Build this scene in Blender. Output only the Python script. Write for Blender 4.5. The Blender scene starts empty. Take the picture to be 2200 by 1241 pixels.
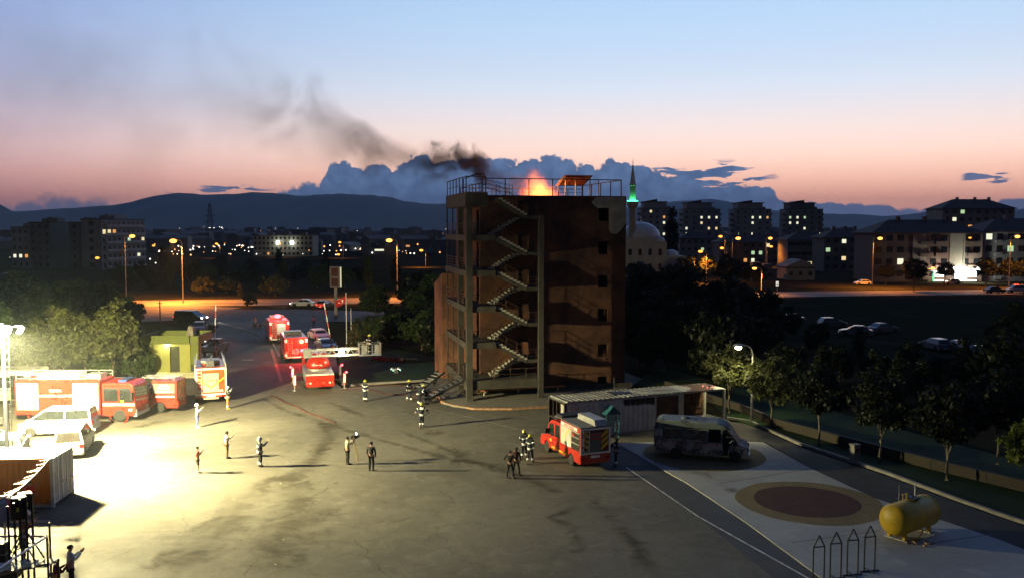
import bpy, bmesh, math, random
import numpy as np
from mathutils import Vector, Matrix, Euler
R = math.radians
random.seed(7)
scene = bpy.context.scene
col = scene.collection

# ------------------------------------------------------------------ camera
FPX, CAMH = 1900.0, 14.5                       # focal length in photo pixels (2200 wide), camera height in metres
PITCH = math.atan(130.5 / FPX)
cam_d = bpy.data.cameras.new('camera')
cam_d.sensor_width = 36.0
cam_d.lens = 36.0 * FPX / 2200.0
cam_d.clip_start = 0.5
cam_d.clip_end = 60000
cam = bpy.data.objects.new('camera', cam_d)
col.objects.link(cam)
cam.location = (0, 0, CAMH)
cam.rotation_euler = (math.pi / 2 - PITCH, 0, 0)
scene.camera = cam

# ------------------------------------------------------------------ render look
scene.render.engine = 'CYCLES'
scene.cycles.use_denoising = True
try:
    scene.cycles.denoiser = 'OPENIMAGEDENOISE'
except Exception:
    pass
scene.cycles.max_bounces = 5
scene.cycles.diffuse_bounces = 2
scene.cycles.glossy_bounces = 3
scene.cycles.transmission_bounces = 4
scene.cycles.transparent_max_bounces = 12
scene.cycles.volume_bounces = 0
scene.cycles.caustics_reflective = False
scene.cycles.caustics_refractive = False
scene.cycles.sample_clamp_indirect = 2.0
scene.view_settings.view_transform = 'Standard'
scene.view_settings.look = 'None'
scene.view_settings.exposure = 0.0
scene.view_settings.gamma = 1.0
scene.view_settings.use_curve_mapping = False


def s2l(c):
    return c / 12.92 if c <= 0.04045 else ((c + 0.055) / 1.055) ** 2.4


def rgb(r, g, b, k=1.0):
    return (s2l(r / 255) * k, s2l(g / 255) * k, s2l(b / 255) * k, 1.0)


def P(px, py, z=0.0):
    """point on the level z that the photograph shows at a pixel of its 2200 x 1241 frame"""
    dx, dy = (px - 1100) / FPX, -(py - 620.5) / FPX
    d = Vector((dx, math.cos(PITCH) + dy * math.sin(PITCH), -math.sin(PITCH) + dy * math.cos(PITCH)))
    t = (z - CAMH) / d.z
    return Vector((d.x * t, d.y * t, z))


def Q(px, py, Y):
    """point at distance Y that the photograph shows at a pixel"""
    dx, dy = (px - 1100) / FPX, -(py - 620.5) / FPX
    d = Vector((dx, math.cos(PITCH) + dy * math.sin(PITCH), -math.sin(PITCH) + dy * math.cos(PITCH)))
    t = Y / d.y
    return Vector((d.x * t, Y, CAMH + d.z * t))


# ------------------------------------------------------------------ world: dusk sky after sunset, glow ahead
class NT:
    def __init__(self, nt):
        self.nt = nt
        nt.nodes.clear()

    def n(self, kind, **kw):
        nd = self.nt.nodes.new(kind)
        ins = kw.pop('ins', {})
        for k, v in kw.items():
            setattr(nd, k, v)
        for k, v in ins.items():
            self.set(nd.inputs[k], v)
        return nd

    def set(self, sock, v):
        if isinstance(v, bpy.types.NodeSocket):
            self.nt.links.new(v, sock)
        else:
            sock.default_value = v

    def m(self, op, a, b=0.0, c=0.0, clamp=False):
        nd = self.nt.nodes.new('ShaderNodeMath')
        nd.operation = op
        nd.use_clamp = clamp
        self.set(nd.inputs[0], a)
        self.set(nd.inputs[1], b)
        self.set(nd.inputs[2], c)
        return nd.outputs[0]

    def mr(self, v, a, b, c=0.0, d=1.0, kind='SMOOTHSTEP'):
        nd = self.nt.nodes.new('ShaderNodeMapRange')
        nd.interpolation_type = kind
        for i, x in enumerate((v, a, b, c, d)):
            self.set(nd.inputs[i], x)
        return nd.outputs[0]

    def mix(self, f, a, b, kind='MIX'):
        nd = self.nt.nodes.new('ShaderNodeMix')
        nd.data_type = 'RGBA'
        nd.blend_type = kind
        self.set(nd.inputs[0], f)
        self.set(nd.inputs[6], a)
        self.set(nd.inputs[7], b)
        return nd.outputs[2]

    def ramp(self, f, stops):
        nd = self.nt.nodes.new('ShaderNodeValToRGB')
        e = nd.color_ramp.elements
        while len(e) < len(stops):
            e.new(0.5)
        for i, (p, c) in enumerate(stops):
            e[i].position = p
            e[i].color = c
        self.set(nd.inputs[0], f)
        return nd.outputs[0]

    def noise(self, vec, scale, detail=3.0, rough=0.5, dist=0.0):
        nd = self.n('ShaderNodeTexNoise', ins={'Scale': scale, 'Detail': detail, 'Roughness': rough, 'Distortion': dist})
        if vec is not None:
            self.set(nd.inputs['Vector'], vec)
        return nd

    def fcurve(self, v, pts):
        nd = self.nt.nodes.new('ShaderNodeFloatCurve')
        cv = nd.mapping.curves[0]
        pts = sorted(pts)
        cv.points[0].location = pts[0]
        cv.points[1].location = pts[-1]
        for p in pts[1:-1]:
            cv.points.new(*p)
        for p in cv.points:
            p.handle_type = 'AUTO_CLAMPED'
        nd.mapping.update()
        self.set(nd.inputs['Value'], v)
        return nd.outputs[0]


world = bpy.data.worlds.new('World')
scene.world = world
world.use_nodes = True
w = NT(world.node_tree)
tc = w.n('ShaderNodeTexCoord')
nv = w.n('ShaderNodeVectorMath', operation='NORMALIZE', ins={0: tc.outputs['Generated']})
sx = w.n('ShaderNodeSeparateXYZ', ins={0: nv.outputs[0]})
X, Y, Z = sx.outputs
el = w.m('MULTIPLY', w.m('ARCSINE', Z), 180 / math.pi)            # elevation, degrees
az = w.m('MULTIPLY', w.m('ARCTAN2', X, Y), 180 / math.pi)         # azimuth from straight ahead, degrees
t = w.m('SQRT', w.m('DIVIDE', w.m('MAXIMUM', el, 0.0), 90.0))
tp = lambda e: math.sqrt(e / 90.0)
grad = w.ramp(t, [(0.0, rgb(208, 146, 130)), (tp(1.9), rgb(236, 168, 144)), (tp(3.2), rgb(250, 194, 170)),
                  (tp(4.6), rgb(253, 215, 198)), (tp(6.4), rgb(239, 222, 218)), (tp(8.8), rgb(217, 226, 241)),
                  (tp(11.5), rgb(196, 219, 246)), (tp(14.8), rgb(176, 209, 244)), (tp(22), rgb(146, 184, 226)),
                  (tp(34), rgb(112, 150, 200)), (tp(52), rgb(84, 116, 168)), (1.0, rgb(70, 98, 150))])
SUNAZ = R(17)
c3 = w.m('ADD', w.m('MULTIPLY', X, math.sin(SUNAZ)), w.m('MULTIPLY', Y, math.cos(SUNAZ)))
fac = w.fcurve(w.m('MULTIPLY_ADD', c3, 0.5, 0.5),
               [(0.0, 0.065), (0.25, 0.085), (0.5, 0.15), (0.70, 0.42), (0.84, 0.74), (0.93, 0.9), (1.0, 1.0)])
tint = w.mix(w.mr(c3, 0.55, 0.95), rgb(226, 222, 250), (1, 1, 1, 1))
sky = w.mix(1.0, grad, tint, 'MULTIPLY')
# cumulus bank along the horizon: its top outline over azimuth, billowed by noise
def az_of(px):
    return math.degrees(math.atan((px - 1100) / FPX))
def el_of(px, py):
    return math.degrees(math.atan((490 - py) / FPX * math.cos(math.atan((px - 1100) / FPX))))
outline = [(-220, 430), (0, 428), (60, 412), (130, 405), (200, 410), (265, 424), (330, 470), (560, 470), (600, 404), (640, 389), (688, 386), (704, 352),
           (730, 342), (752, 346), (772, 358), (800, 346), (822, 342), (850, 358), (874, 338), (892, 328), (932, 332), (952, 342),
           (1000, 334), (1060, 338), (1120, 340), (1180, 332), (1240, 348), (1282, 353), (1318, 335), (1352, 346), (1400, 354), (1440, 376),
           (1520, 396), (1600, 390), (1650, 398), (1690, 424), (1800, 429), (1900, 433), (2000, 440), (2045, 432), (2120, 424), (2200, 416), (2420, 426)]
u = w.m('DIVIDE', w.m('ADD', az, 40.0), 80.0)
ae = w.n('ShaderNodeCombineXYZ', ins={0: az, 1: el})
def n2(vec, scale, detail, rough=0.55, dist=0.0):
    nd = w.noise(vec, scale, detail, rough, dist)
    nd.noise_dimensions = '2D'
    return nd.outputs['Fac']
def v2(scale):
    nd = w.n('ShaderNodeTexVoronoi', voronoi_dimensions='2D', ins={'Vector': ae.outputs[0], 'Scale': scale})
    return nd.outputs['Distance']
wob = n2(ae.outputs[0], 0.6, 2.0)
u2 = w.m('MULTIPLY_ADD', w.m('SUBTRACT', wob, 0.5), 0.008, u)
htop = w.m('MULTIPLY', w.fcurve(u2, [((az_of(a) + 40) / 80, max(0.0, el_of(a, b)) / 8.0) for a, b in outline]), 8.0)
puff = w.m('ADD', w.m('MULTIPLY', w.m('SUBTRACT', 0.24, w.m('POWER', v2(1.15), 2.0)), 0.85),
           w.m('MULTIPLY', w.m('SUBTRACT', 0.24, w.m('POWER', v2(3.0), 2.0)), 0.42))
ragged = w.mr(az, 8.0, 13.0, 1.0, 0.4)
heff = w.m('ADD', w.m('SUBTRACT', htop, 0.2), w.m('MULTIPLY', puff, w.m('MULTIPLY', ragged, w.mr(htop, 0.6, 2.0, 0.1, 0.8))))
cmask = w.mr(w.m('SUBTRACT', heff, el), -0.02, w.mr(az, -8.0, -24.0, 0.16, 0.9), 0.0, 1.0)
# thin streaks over the bank on the right
stm = w.n('ShaderNodeCombineXYZ', ins={0: w.m('MULTIPLY', az, 0.4), 1: w.m('MULTIPLY', el, 2.2)})
stn = n2(stm.outputs[0], 1.0, 4.0, 0.55, 0.3)
win = w.m('MULTIPLY', w.m('MULTIPLY', w.mr(az, 6.5, 9.0), w.mr(az, 17.5, 13.0)), w.m('MULTIPLY', w.mr(el, 2.0, 2.7), w.mr(el, 4.4, 3.4)))
winr = w.m('MULTIPLY', w.m('MULTIPLY', w.mr(az, 26.6, 27.6), w.mr(az, 29.6, 28.4)), w.m('MULTIPLY', w.mr(el, 2.2, 2.6), w.mr(el, 3.4, 3.0)))
winl = w.m('MULTIPLY', w.m('MULTIPLY', w.mr(az, -23, -20), w.mr(az, -14, -17)), w.m('MULTIPLY', w.mr(el, 1.9, 2.3), w.mr(el, 2.9, 2.5)))
wins = w.m('ADD', win, w.m('ADD', w.m('MULTIPLY', winr, 0.9), w.m('MULTIPLY', winl, 0.4)))
smask = w.mr(w.m('ADD', stn, w.m('MULTIPLY', wins, 0.2)), 0.62, 0.68)
smask = w.m('MULTIPLY', smask, w.m('MINIMUM', w.m('MULTIPLY', wins, 3.0), 1.0))
mask = w.m('MULTIPLY', w.m('MAXIMUM', cmask, smask), w.mr(el, -0.5, 0.3), clamp=True)
shade = w.m('ADD', w.m('MULTIPLY', n2(ae.outputs[0], 0.8, 4.0, 0.6), 0.75), w.m('MULTIPLY', puff, 0.5))
ccol = w.mix(w.mr(shade, 0.1, 0.8), rgb(74, 94, 130), rgb(96, 120, 156))
ccol = w.mix(w.mr(el, 3.6, 0.6, 0.0, 0.55), ccol, rgb(78, 94, 130))
ccol = w.mix(w.mr(az, 14.0, 26.0, 0.0, 0.6), ccol, rgb(106, 106, 136))
ccol = w.mix(w.mr(az, -12.0, -26.0, 0.0, 0.8), ccol, rgb(120, 112, 136))
sky = w.mix(mask, sky, ccol)
sky = w.mix(w.mr(el, -0.2, -1.5), sky, rgb(38, 42, 52))
bg = w.n('ShaderNodeBackground', ins={'Color': sky, 'Strength': w.m('MULTIPLY', fac, w.mr(el, 0.5, 11.0, 1.78, 1.22))})
wo = w.n('ShaderNodeOutputWorld', ins={'Surface': bg.outputs[0]})
world.cycles.sampling_method = 'MANUAL'
world.cycles.sample_map_resolution = 512

# ------------------------------------------------------------------ mesh helpers
class MB:
    def __init__(self):
        self.v, self.f = [], []

    def add(self, vs, fs):
        b = len(self.v)
        self.v += [tuple(x) for x in vs]
        self.f += [tuple(i + b for i in f) for f in fs]
        return self

    def box(self, x0, x1, y0, y1, z0, z1, M=None):
        vs = [Vector((x, y, z)) for z in (z0, z1) for y in (y0, y1) for x in (x0, x1)]
        if M is not None:
            vs = [M @ a for a in vs]
        return self.add(vs, [(0, 2, 3, 1), (4, 5, 7, 6), (0, 1, 5, 4), (2, 6, 7, 3), (0, 4, 6, 2), (1, 3, 7, 5)])

    def cbox(self, c, s, rz=0.0, M=None):
        m = Matrix.Translation(Vector(c)) @ (M if M is not None else Matrix.Rotation(rz, 4, 'Z'))
        return self.box(-s[0] / 2, s[0] / 2, -s[1] / 2, s[1] / 2, -s[2] / 2, s[2] / 2, m)

    def bar(self, a, b, wx, wz=None):
        """square bar from a to b"""
        a, b = Vector(a), Vector(b)
        wz = wz or wx
        d = b - a
        L = d.length
        q = d.to_track_quat('X', 'Z').to_matrix().to_4x4()
        return self.box(0, L, -wx / 2, wx / 2, -wz / 2, wz / 2, Matrix.Translation(a) @ q)

    def tube(self, a, b, r0, r1=None, n=8, cap=True):
        a, b = Vector(a), Vector(b)
        r1 = r0 if r1 is None else r1
        d = b - a
        q = d.to_track_quat('Z', 'Y').to_matrix()
        vs = []
        for c, r in ((a, r0), (b, r1)):
            for i in range(n):
                t_ = 2 * math.pi * i / n
                vs.append(c + q @ Vector((math.cos(t_) * r, math.sin(t_) * r, 0)))
        fs = [(i, (i + 1) % n, n + (i + 1) % n, n + i) for i in range(n)]
        if cap:
            fs += [tuple(range(n - 1, -1, -1)), tuple(range(n, 2 * n))]
        return self.add(vs, fs)

    def path(self, pts, r, n=6):
        pts = [Vector(p) for p in pts]
        vs, fs = [], []
        rs = r if isinstance(r, (list, tuple)) else [r] * len(pts)
        for k, p in enumerate(pts):
            d = (pts[min(k + 1, len(pts) - 1)] - pts[max(k - 1, 0)])
            q = d.to_track_quat('Z', 'Y').to_matrix()
            for i in range(n):
                t_ = 2 * math.pi * i / n
                vs.append(p + q @ Vector((math.cos(t_) * rs[k], math.sin(t_) * rs[k], 0)))
        for k in range(len(pts) - 1):
            for i in range(n):
                fs.append((k * n + i, k * n + (i + 1) % n, (k + 1) * n + (i + 1) % n, (k + 1) * n + i))
        fs += [tuple(range(n - 1, -1, -1)), tuple(range((len(pts) - 1) * n, len(pts) * n))]
        return self.add(vs, fs)

    def lathe(self, prof, n=16, M=None, ang=2 * math.pi):
        """profile of (r, z), turned round z"""
        vs, fs = [], []
        full = abs(ang - 2 * math.pi) < 1e-6
        m = n if full else n + 1
        for r, z in prof:
            for i in range(m):
                t_ = ang * i / n
                p = Vector((math.cos(t_) * r, math.sin(t_) * r, z))
                vs.append(M @ p if M is not None else p)
        for k in range(len(prof) - 1):
            for i in range(n):
                j = (i + 1) % m if full else i + 1
                fs.append((k * m + i, k * m + j, (k + 1) * m + j, (k + 1) * m + i))
        if full:
            if prof[0][0] > 1e-4:
                fs.append(tuple(range(m - 1, -1, -1)))
            if prof[-1][0] > 1e-4:
                b = (len(prof) - 1) * m
                fs.append(tuple(range(b, b + m)))
        return self.add(vs, fs)

    def sphere(self, c, r, n=10, k=6, M=None):
        c = Vector(c)
        r = (r, r, r) if not isinstance(r, (tuple, list)) else r
        prof = [(math.sin(math.pi * i / k), -math.cos(math.pi * i / k)) for i in range(k + 1)]
        T = Matrix.Translation(c) @ (M if M is not None else Matrix()) @ Matrix.Diagonal((r[0], r[1], r[2], 1))
        return self.lathe(prof, n, T)

    def prism(self, poly, y0, y1, axis='y', M=None, y0b=None):
        """2-D polygon in (x,z) (axis y) or (x,y) (axis z) extruded"""
        n = len(poly)
        if axis == 'y':
            vs = [Vector((a, y0, b)) for a, b in poly] + [Vector((a, y1, b)) for a, b in poly]
        elif axis == 'z':
            vs = [Vector((a, b, y0)) for a, b in poly] + [Vector((a, b, y1)) for a, b in poly]
        else:
            vs = [Vector((y0, a, b)) for a, b in poly] + [Vector((y1, a, b)) for a, b in poly]
        if M is not None:
            vs = [M @ a for a in vs]
        fs = [tuple(range(n)), tuple(range(2 * n - 1, n - 1, -1))]
        fs += [(i, n + i, n + (i + 1) % n, (i + 1) % n) for i in range(n)]
        return self.add(vs, fs)

    def quad(self, *p):
        return self.add(p, [tuple(range(len(p)))])

    def mesh(self, name, smooth=False, fix=True):
        me = bpy.data.meshes.new(name)
        me.from_pydata(self.v, [], self.f)
        if fix:
            bm = bmesh.new()
            bm.from_mesh(me)
            bmesh.ops.recalc_face_normals(bm, faces=bm.faces)
            bm.to_mesh(me)
            bm.free()
        if smooth:
            for p_ in me.polygons:
                p_.use_smooth = True
        return me

    def build(self, name, mat, parent=None, smooth=False, loc=None, rz=None, fix=True, bevel=0.0):
        me = self.mesh(name, smooth, fix)
        return link(name, me, mat, parent, loc, rz, bevel)


def link(name, me, mat=None, parent=None, loc=None, rz=None, bevel=0.0):
    o = bpy.data.objects.new(name, me)
    col.objects.link(o)
    if mat is not None and not me.materials:
        me.materials.append(mat)
    if parent is not None:
        o.parent = parent
    if loc is not None:
        o.location = loc
    if rz is not None:
        o.rotation_euler = (0, 0, rz)
    if bevel:
        b = o.modifiers.new('bevel', 'BEVEL')
        b.width = bevel
        b.segments = 2
        b.limit_method = 'ANGLE'
        b.angle_limit = R(35)
    return o


def tag(o, label, cat, group=None):
    o['label'] = label
    o['category'] = cat
    if group:
        o['group'] = group
    return o


def thing(name, label, cat, loc=(0, 0, 0), rz=0.0, group=None):
    o = bpy.data.objects.new(name, None)
    o.empty_display_size = 0.3
    col.objects.link(o)
    o.location = loc
    o.rotation_euler = (0, 0, rz)
    return tag(o, label, cat, group)


def struct(o, kind='structure'):
    o['kind'] = kind
    return o


_kids = {}
def copy_tree(o, parent=None):
    c = o.copy()
    col.objects.link(c)
    c.parent = parent
    for ch in list(o.children):
        copy_tree(ch, c)
    return c


# ------------------------------------------------------------------ materials
MT = {}
def mat(name, c, rough=0.7, var=0.12, scale=4.0, metal=0.0, bump=0.0, spec=0.5, c2=None, coat=0.0, detail=4.0, lo=0.35, hi=0.65):
    """principled surface whose colour wanders a little with noise"""
    if name in MT:
        return MT[name]
    m = bpy.data.materials.new(name)
    m.use_nodes = True
    q = NT(m.node_tree)
    tcn = q.n('ShaderNodeTexCoord')
    no = q.noise(tcn.outputs['Object'], scale, detail, 0.6)
    f_ = q.mr(no.outputs['Fac'], lo, hi)
    a = tuple(max(0, x * (1 - var)) for x in c[:3]) + (1,)
    b = tuple(min(1, x * (1 + var)) for x in c[:3]) + (1,) if c2 is None else tuple(c2[:3]) + (1,)
    colr = q.mix(f_, a, b)
    p = q.n('ShaderNodeBsdfPrincipled', ins={'Base Color': colr, 'Roughness': q.mr(no.outputs['Fac'], 0.3, 0.7, max(0.03, rough - 0.08), min(1, rough + 0.08)), 'Metallic': metal})
    p.inputs['Specular IOR Level'].default_value = spec
    if coat:
        p.inputs['Coat Weight'].default_value = coat
        p.inputs['Coat Roughness'].default_value = 0.08
    if bump:
        n2 = q.noise(tcn.outputs['Object'], scale * 6, 4.0, 0.6)
        bn = q.n('ShaderNodeBump', ins={'Strength': bump, 'Distance': 0.02, 'Height': n2.outputs['Fac']})
        q.set(p.inputs['Normal'], bn.outputs[0])
    q.n('ShaderNodeOutputMaterial', ins={'Surface': p.outputs[0]})
    MT[name] = m
    return m


def emit(name, c, strength, sample=False):
    if name in MT:
        return MT[name]
    m = bpy.data.materials.new(name)
    m.use_nodes = True
    q = NT(m.node_tree)
    e = q.n('ShaderNodeEmission', ins={'Color': tuple(c[:3]) + (1,), 'Strength': strength})
    q.n('ShaderNodeOutputMaterial', ins={'Surface': e.outputs[0]})
    if not sample:
        m.cycles.emission_sampling = 'NONE'
    MT[name] = m
    return m


def point(name, loc, c, power, radius=0.15, parent=None, spot=None, direction=None, blend=0.6):
    """the light of one lit lamp; it hangs on that lamp"""
    d = bpy.data.lights.new(name, 'SPOT' if spot else 'POINT')
    d.color = c[:3]
    d.energy = power
    d.shadow_soft_size = radius
    if spot:
        d.spot_size = spot
        d.spot_blend = blend
    o = bpy.data.objects.new(name, d)
    col.objects.link(o)
    o.location = loc
    if direction is not None:
        o.rotation_euler = Vector(direction).to_track_quat('-Z', 'Y').to_euler()
    if parent is not None:
        o.parent = parent
    return o
# ================================================================== the setting
def ground_mat(name, c1, c2, c3_, s1, s2, rough=0.85, bump=0.3, wet=None, spec=0.15):
    if name in MT:
        return MT[name]
    m = bpy.data.materials.new(name)
    m.use_nodes = True
    q = NT(m.node_tree)
    tcn = q.n('ShaderNodeTexCoord')
    ob = tcn.outputs['Object']
    a = q.noise(ob, s1, 6.0, 0.62, 0.4)
    b = q.noise(ob, s2, 5.0, 0.6)
    g = q.noise(ob, 9.0, 3.0, 0.7)
    cc = q.mix(q.mr(a.outputs['Fac'], 0.36, 0.66), c1, c2)
    cc = q.mix(q.m('MULTIPLY', q.mr(b.outputs['Fac'], 0.52, 0.68), 0.7), cc, c3_)
    cc = q.mix(q.mr(g.outputs['Fac'], 0.3, 0.7, 0.0, 0.3), cc, tuple(x * 0.6 for x in c1[:3]) + (1,))
    if wet:
        wv = q.n('ShaderNodeVectorMath', operation='ADD', ins={0: ob, 1: q.n('ShaderNodeVectorMath', operation='SCALE', ins={0: q.noise(ob, 0.7, 3.0).outputs['Color'], 'Scale': 1.6}).outputs[0]})
        ck = q.n('ShaderNodeTexVoronoi', feature='DISTANCE_TO_EDGE', voronoi_dimensions='2D', ins={'Vector': wv.outputs[0], 'Scale': 0.13})
        crack = q.m('MULTIPLY', q.mr(ck.outputs['Distance'], 0.0045, 0.0015), q.mr(b.outputs['Fac'], 0.42, 0.55))
        cc = q.mix(q.m('MULTIPLY', crack, 0.75), cc, (0.05, 0.045, 0.04, 1))
        spx = q.n('ShaderNodeSeparateXYZ', ins={0: ob})
        ring = q.m('SQRT', q.m('ADD', q.m('POWER', q.m('ADD', spx.outputs[0], 16.0), 2.0), q.m('POWER', q.m('SUBTRACT', spx.outputs[1], 28.0), 2.0)))
        ty_ = q.noise(q.n('ShaderNodeCombineXYZ', ins={0: q.m('MULTIPLY', ring, 1.6), 1: q.m('MULTIPLY', spx.outputs[0], 0.03)}).outputs[0], 1.0, 3.0, 0.6)
        cc = q.mix(q.m('MULTIPLY', q.mr(ty_.outputs['Fac'], 0.56, 0.7), 0.35), cc, (0.10, 0.094, 0.08, 1))
        mo = q.noise(ob, 0.9, 6.0, 0.7, 0.8)
        cc = q.mix(q.m('MULTIPLY', q.mr(mo.outputs['Fac'], 0.5, 0.72), 0.5), cc, (0.26, 0.245, 0.205, 1))
        cc = q.mix(q.m('MULTIPLY', q.mr(mo.outputs['Fac'], 0.48, 0.3), 0.45), cc, (0.085, 0.08, 0.064, 1))
        gr = q.noise(ob, 22.0, 2.0, 0.8)
        cc = q.mix(q.mr(gr.outputs['Fac'], 0.35, 0.65, 0.0, 0.35), cc, (0.07, 0.065, 0.055, 1))
        spk = q.noise(ob, 3.2, 3.0, 0.75)
        cc = q.mix(q.m('MULTIPLY', q.mr(spk.outputs['Fac'], 0.62, 0.7), 0.5), cc, (0.11, 0.10, 0.085, 1))
    p = q.n('ShaderNodeBsdfPrincipled', ins={'Base Color': cc, 'Roughness': q.mr(b.outputs['Fac'], 0.35, 0.7, rough - 0.12, min(1.0, rough + 0.08))})
    p.inputs['Specular IOR Level'].default_value = spec
    bn = q.n('ShaderNodeBump', ins={'Strength': bump, 'Distance': 0.02, 'Height': g.outputs['Fac']})
    q.set(p.inputs['Normal'], bn.outputs[0])
    q.n('ShaderNodeOutputMaterial', ins={'Surface': p.outputs[0]})
    MT[name] = m
    return m


def sheet(name, pts, z, mt, thick=0.0):
    """a flat area of the setting from ground points"""
    m = MB()
    poly = [(p[0], p[1]) for p in pts]
    if thick:
        m.prism(poly, z - thick, z, 'z')
    else:
        m.quad(*[(a, b, z) for a, b in poly])
    o = m.build(name, mt)
    if not thick and o.data.polygons[0].normal.z < 0:
        o.data.flip_normals()
    return struct(o)


earth = ground_mat('dry earth and scrub', (0.046, 0.040, 0.026, 1), (0.030, 0.033, 0.018, 1), (0.075, 0.062, 0.044, 1), 0.02, 0.11, 0.95, spec=0.0)
gm = MB().quad((-9500, -150, -0.16), (9500, -150, -0.16), (9500, 13500, -0.16), (-9500, 13500, -0.16))
struct(gm.build('ground', earth))

yard_m = ground_mat('worn yard concrete', (0.185, 0.172, 0.138, 1), (0.135, 0.126, 0.10, 1), (0.225, 0.21, 0.175, 1), 0.13, 0.42, 0.8, 0.25, wet=True)
asph = ground_mat('asphalt', (0.105, 0.103, 0.10, 1), (0.08, 0.079, 0.077, 1), (0.135, 0.13, 0.125, 1), 0.10, 0.5, 0.75, 0.3)
road_m = ground_mat('road asphalt', (0.20, 0.185, 0.165, 1), (0.15, 0.14, 0.125, 1), (0.24, 0.22, 0.19, 1), 0.05, 0.3, 0.8, 0.2)
pad_m = ground_mat('pale pad concrete', (0.43, 0.43, 0.40, 1), (0.33, 0.33, 0.305, 1), (0.50, 0.50, 0.47, 1), 0.2, 0.7, 0.7, 0.2)
apron_m = ground_mat('apron concrete', (0.25, 0.235, 0.20, 1), (0.20, 0.188, 0.16, 1), (0.29, 0.27, 0.23, 1), 0.3, 0.9, 0.8, 0.2)
lawn_m = ground_mat('lawn', (0.022, 0.046, 0.012, 1), (0.015, 0.032, 0.009, 1), (0.034, 0.054, 0.017, 1), 0.3, 1.5, 0.95, 1.0)
path_m = ground_mat('dark path', (0.085, 0.08, 0.07, 1), (0.065, 0.06, 0.055, 1), (0.11, 0.10, 0.09, 1), 0.2, 0.8, 0.8, 0.3)
kerb_m = mat('kerb stone', (0.27, 0.255, 0.225, 1), 0.8, 0.2, 1.2)
brickkerb_m = mat('brick kerb', (0.40, 0.22, 0.12, 1), 0.8, 0.25, 2.0)
paint_w = mat('road paint', (0.62, 0.60, 0.52, 1), 0.7, 0.35, 1.5)

# yard: from the camera's building to the gate and the lawn
yard = [P(-300, 1250), (-40, 20), (34, 20), (30, 36), P(2200, 1290), P(2105, 1241)]
yard_poly = [(-46, 18), (34, 18), P(2260, 1300), P(2100, 1200), P(1640, 948), P(1562, 900), P(1350, 836), P(1185, 860), P(950, 850), P(930, 822), P(735, 832),
             P(690, 800), P(600, 760), P(575, 735), P(440, 735), P(415, 800), P(300, 812), P(-200, 800), (-46, 66)]
sheet('yard', yard_poly, -0.02, yard_m)
# access lane of darker asphalt from the gate into the yard
lane = [P(690, 800), P(600, 785), P(500, 790), P(422, 800), P(440, 740), P(452, 722), P(470, 698), P(380, 684), P(300, 676), P(300, 660), P(480, 664), P(640, 664),
        P(800, 668), P(930, 672), P(760, 690), P(700, 690), P(705, 720), P(722, 770), P(728, 798)]
sheet('access_lane', lane, -0.016, asph)
# the main road beyond the trees, left and right
sheet('main_road', [(-400, 158), (-75, 162.5), (-30, 171), (20, 179), (70, 190), (140, 200), (400, 222), (400, 236), (140, 213.5), (66, 204), (15, 192), (-40, 184), (-80, 178), (-400, 175)], -0.10, road_m)
sheet('side_road', [P(300, 690), P(262, 700), P(305, 660), P(420, 656), P(520, 660), P(420, 676), P(380, 686)], -0.06, road_m)
# concrete strip with the sand circles, dark path and lawn on the right
pad = [P(1325, 952), P(1420, 948), P(1562, 946), P(1640, 950), P(1730, 1000), P(1880, 1070), P(2150, 1160), P(2260, 1205), P(2260, 1300), P(1790, 1260), P(1600, 1120), P(1480, 1040)]
sheet('concrete_pad', pad, 0.03, pad_m, 0.06)
sheet('side_path', [P(1560, 905), P(1605, 908), P(1720, 960), P(1900, 1020), P(2060, 1080), P(2260, 1150), P(2260, 1203), P(2150, 1158), P(1880, 1068), P(1730, 998), P(1645, 949), P(1562, 944)], 0.0, path_m)
sheet('service_strip', [P(1330, 1000), P(1405, 1000), P(1480, 1041), P(1600, 1121), P(1790, 1262), P(1690, 1262), P(1500, 1110)], -0.012, asph)
sheet('lawn_strip', [P(1560, 896), P(1500, 840), P(1345, 826), P(1420, 790), P(1700, 860), P(2260, 1010), P(2260, 1140), P(2060, 1070), P(1900, 1010), P(1720, 950)], 0.05, lawn_m)
sheet('gate_lawn', [P(738, 826), P(930, 815), P(950, 800), P(948, 770), P(800, 740), P(730, 756), P(728, 790)], 0.06, lawn_m)
sheet('tower_apron', [P(952, 866), P(975, 873), P(1020, 879), P(1100, 879), P(1186, 874), P(1210, 856), P(1345, 838), P(1380, 815), P(1340, 800), P(1000, 795), P(940, 815), P(932, 840)], 0.10, apron_m, 0.14)


def strip_mesh(pts, wd, z0, z1):
    m = MB()
    pts = [Vector((p[0], p[1], 0)) for p in pts]
    L, Rr = [], []
    for i, p in enumerate(pts):
        d = (pts[min(i + 1, len(pts) - 1)] - pts[max(0, i - 1)]).normalized()
        nrm = Vector((-d.y, d.x, 0)) * wd / 2
        L.append(p + nrm)
        Rr.append(p - nrm)
    for i in range(len(pts) - 1):
        a, b, c, d = L[i], L[i + 1], Rr[i + 1], Rr[i]
        if z1 > z0 + 0.005:
            m.add([(v.x, v.y, z) for z in (z0, z1) for v in (a, b, c, d)],
                  [(0, 1, 2, 3), (4, 7, 6, 5), (0, 4, 5, 1), (2, 6, 7, 3), (0, 3, 7, 4), (1, 5, 6, 2)])
        else:
            m.add([(v.x, v.y, z1) for v in (d, c, b, a)], [(0, 1, 2, 3)])
    return m


def resample(pts, step):
    pts = [Vector((p[0], p[1], 0)) for p in pts]
    out = [pts[0]]
    for a, b in zip(pts, pts[1:]):
        n = max(1, int((b - a).length / step))
        out += [a.lerp(b, (i + 1) / n) for i in range(n)]
    return out


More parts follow.
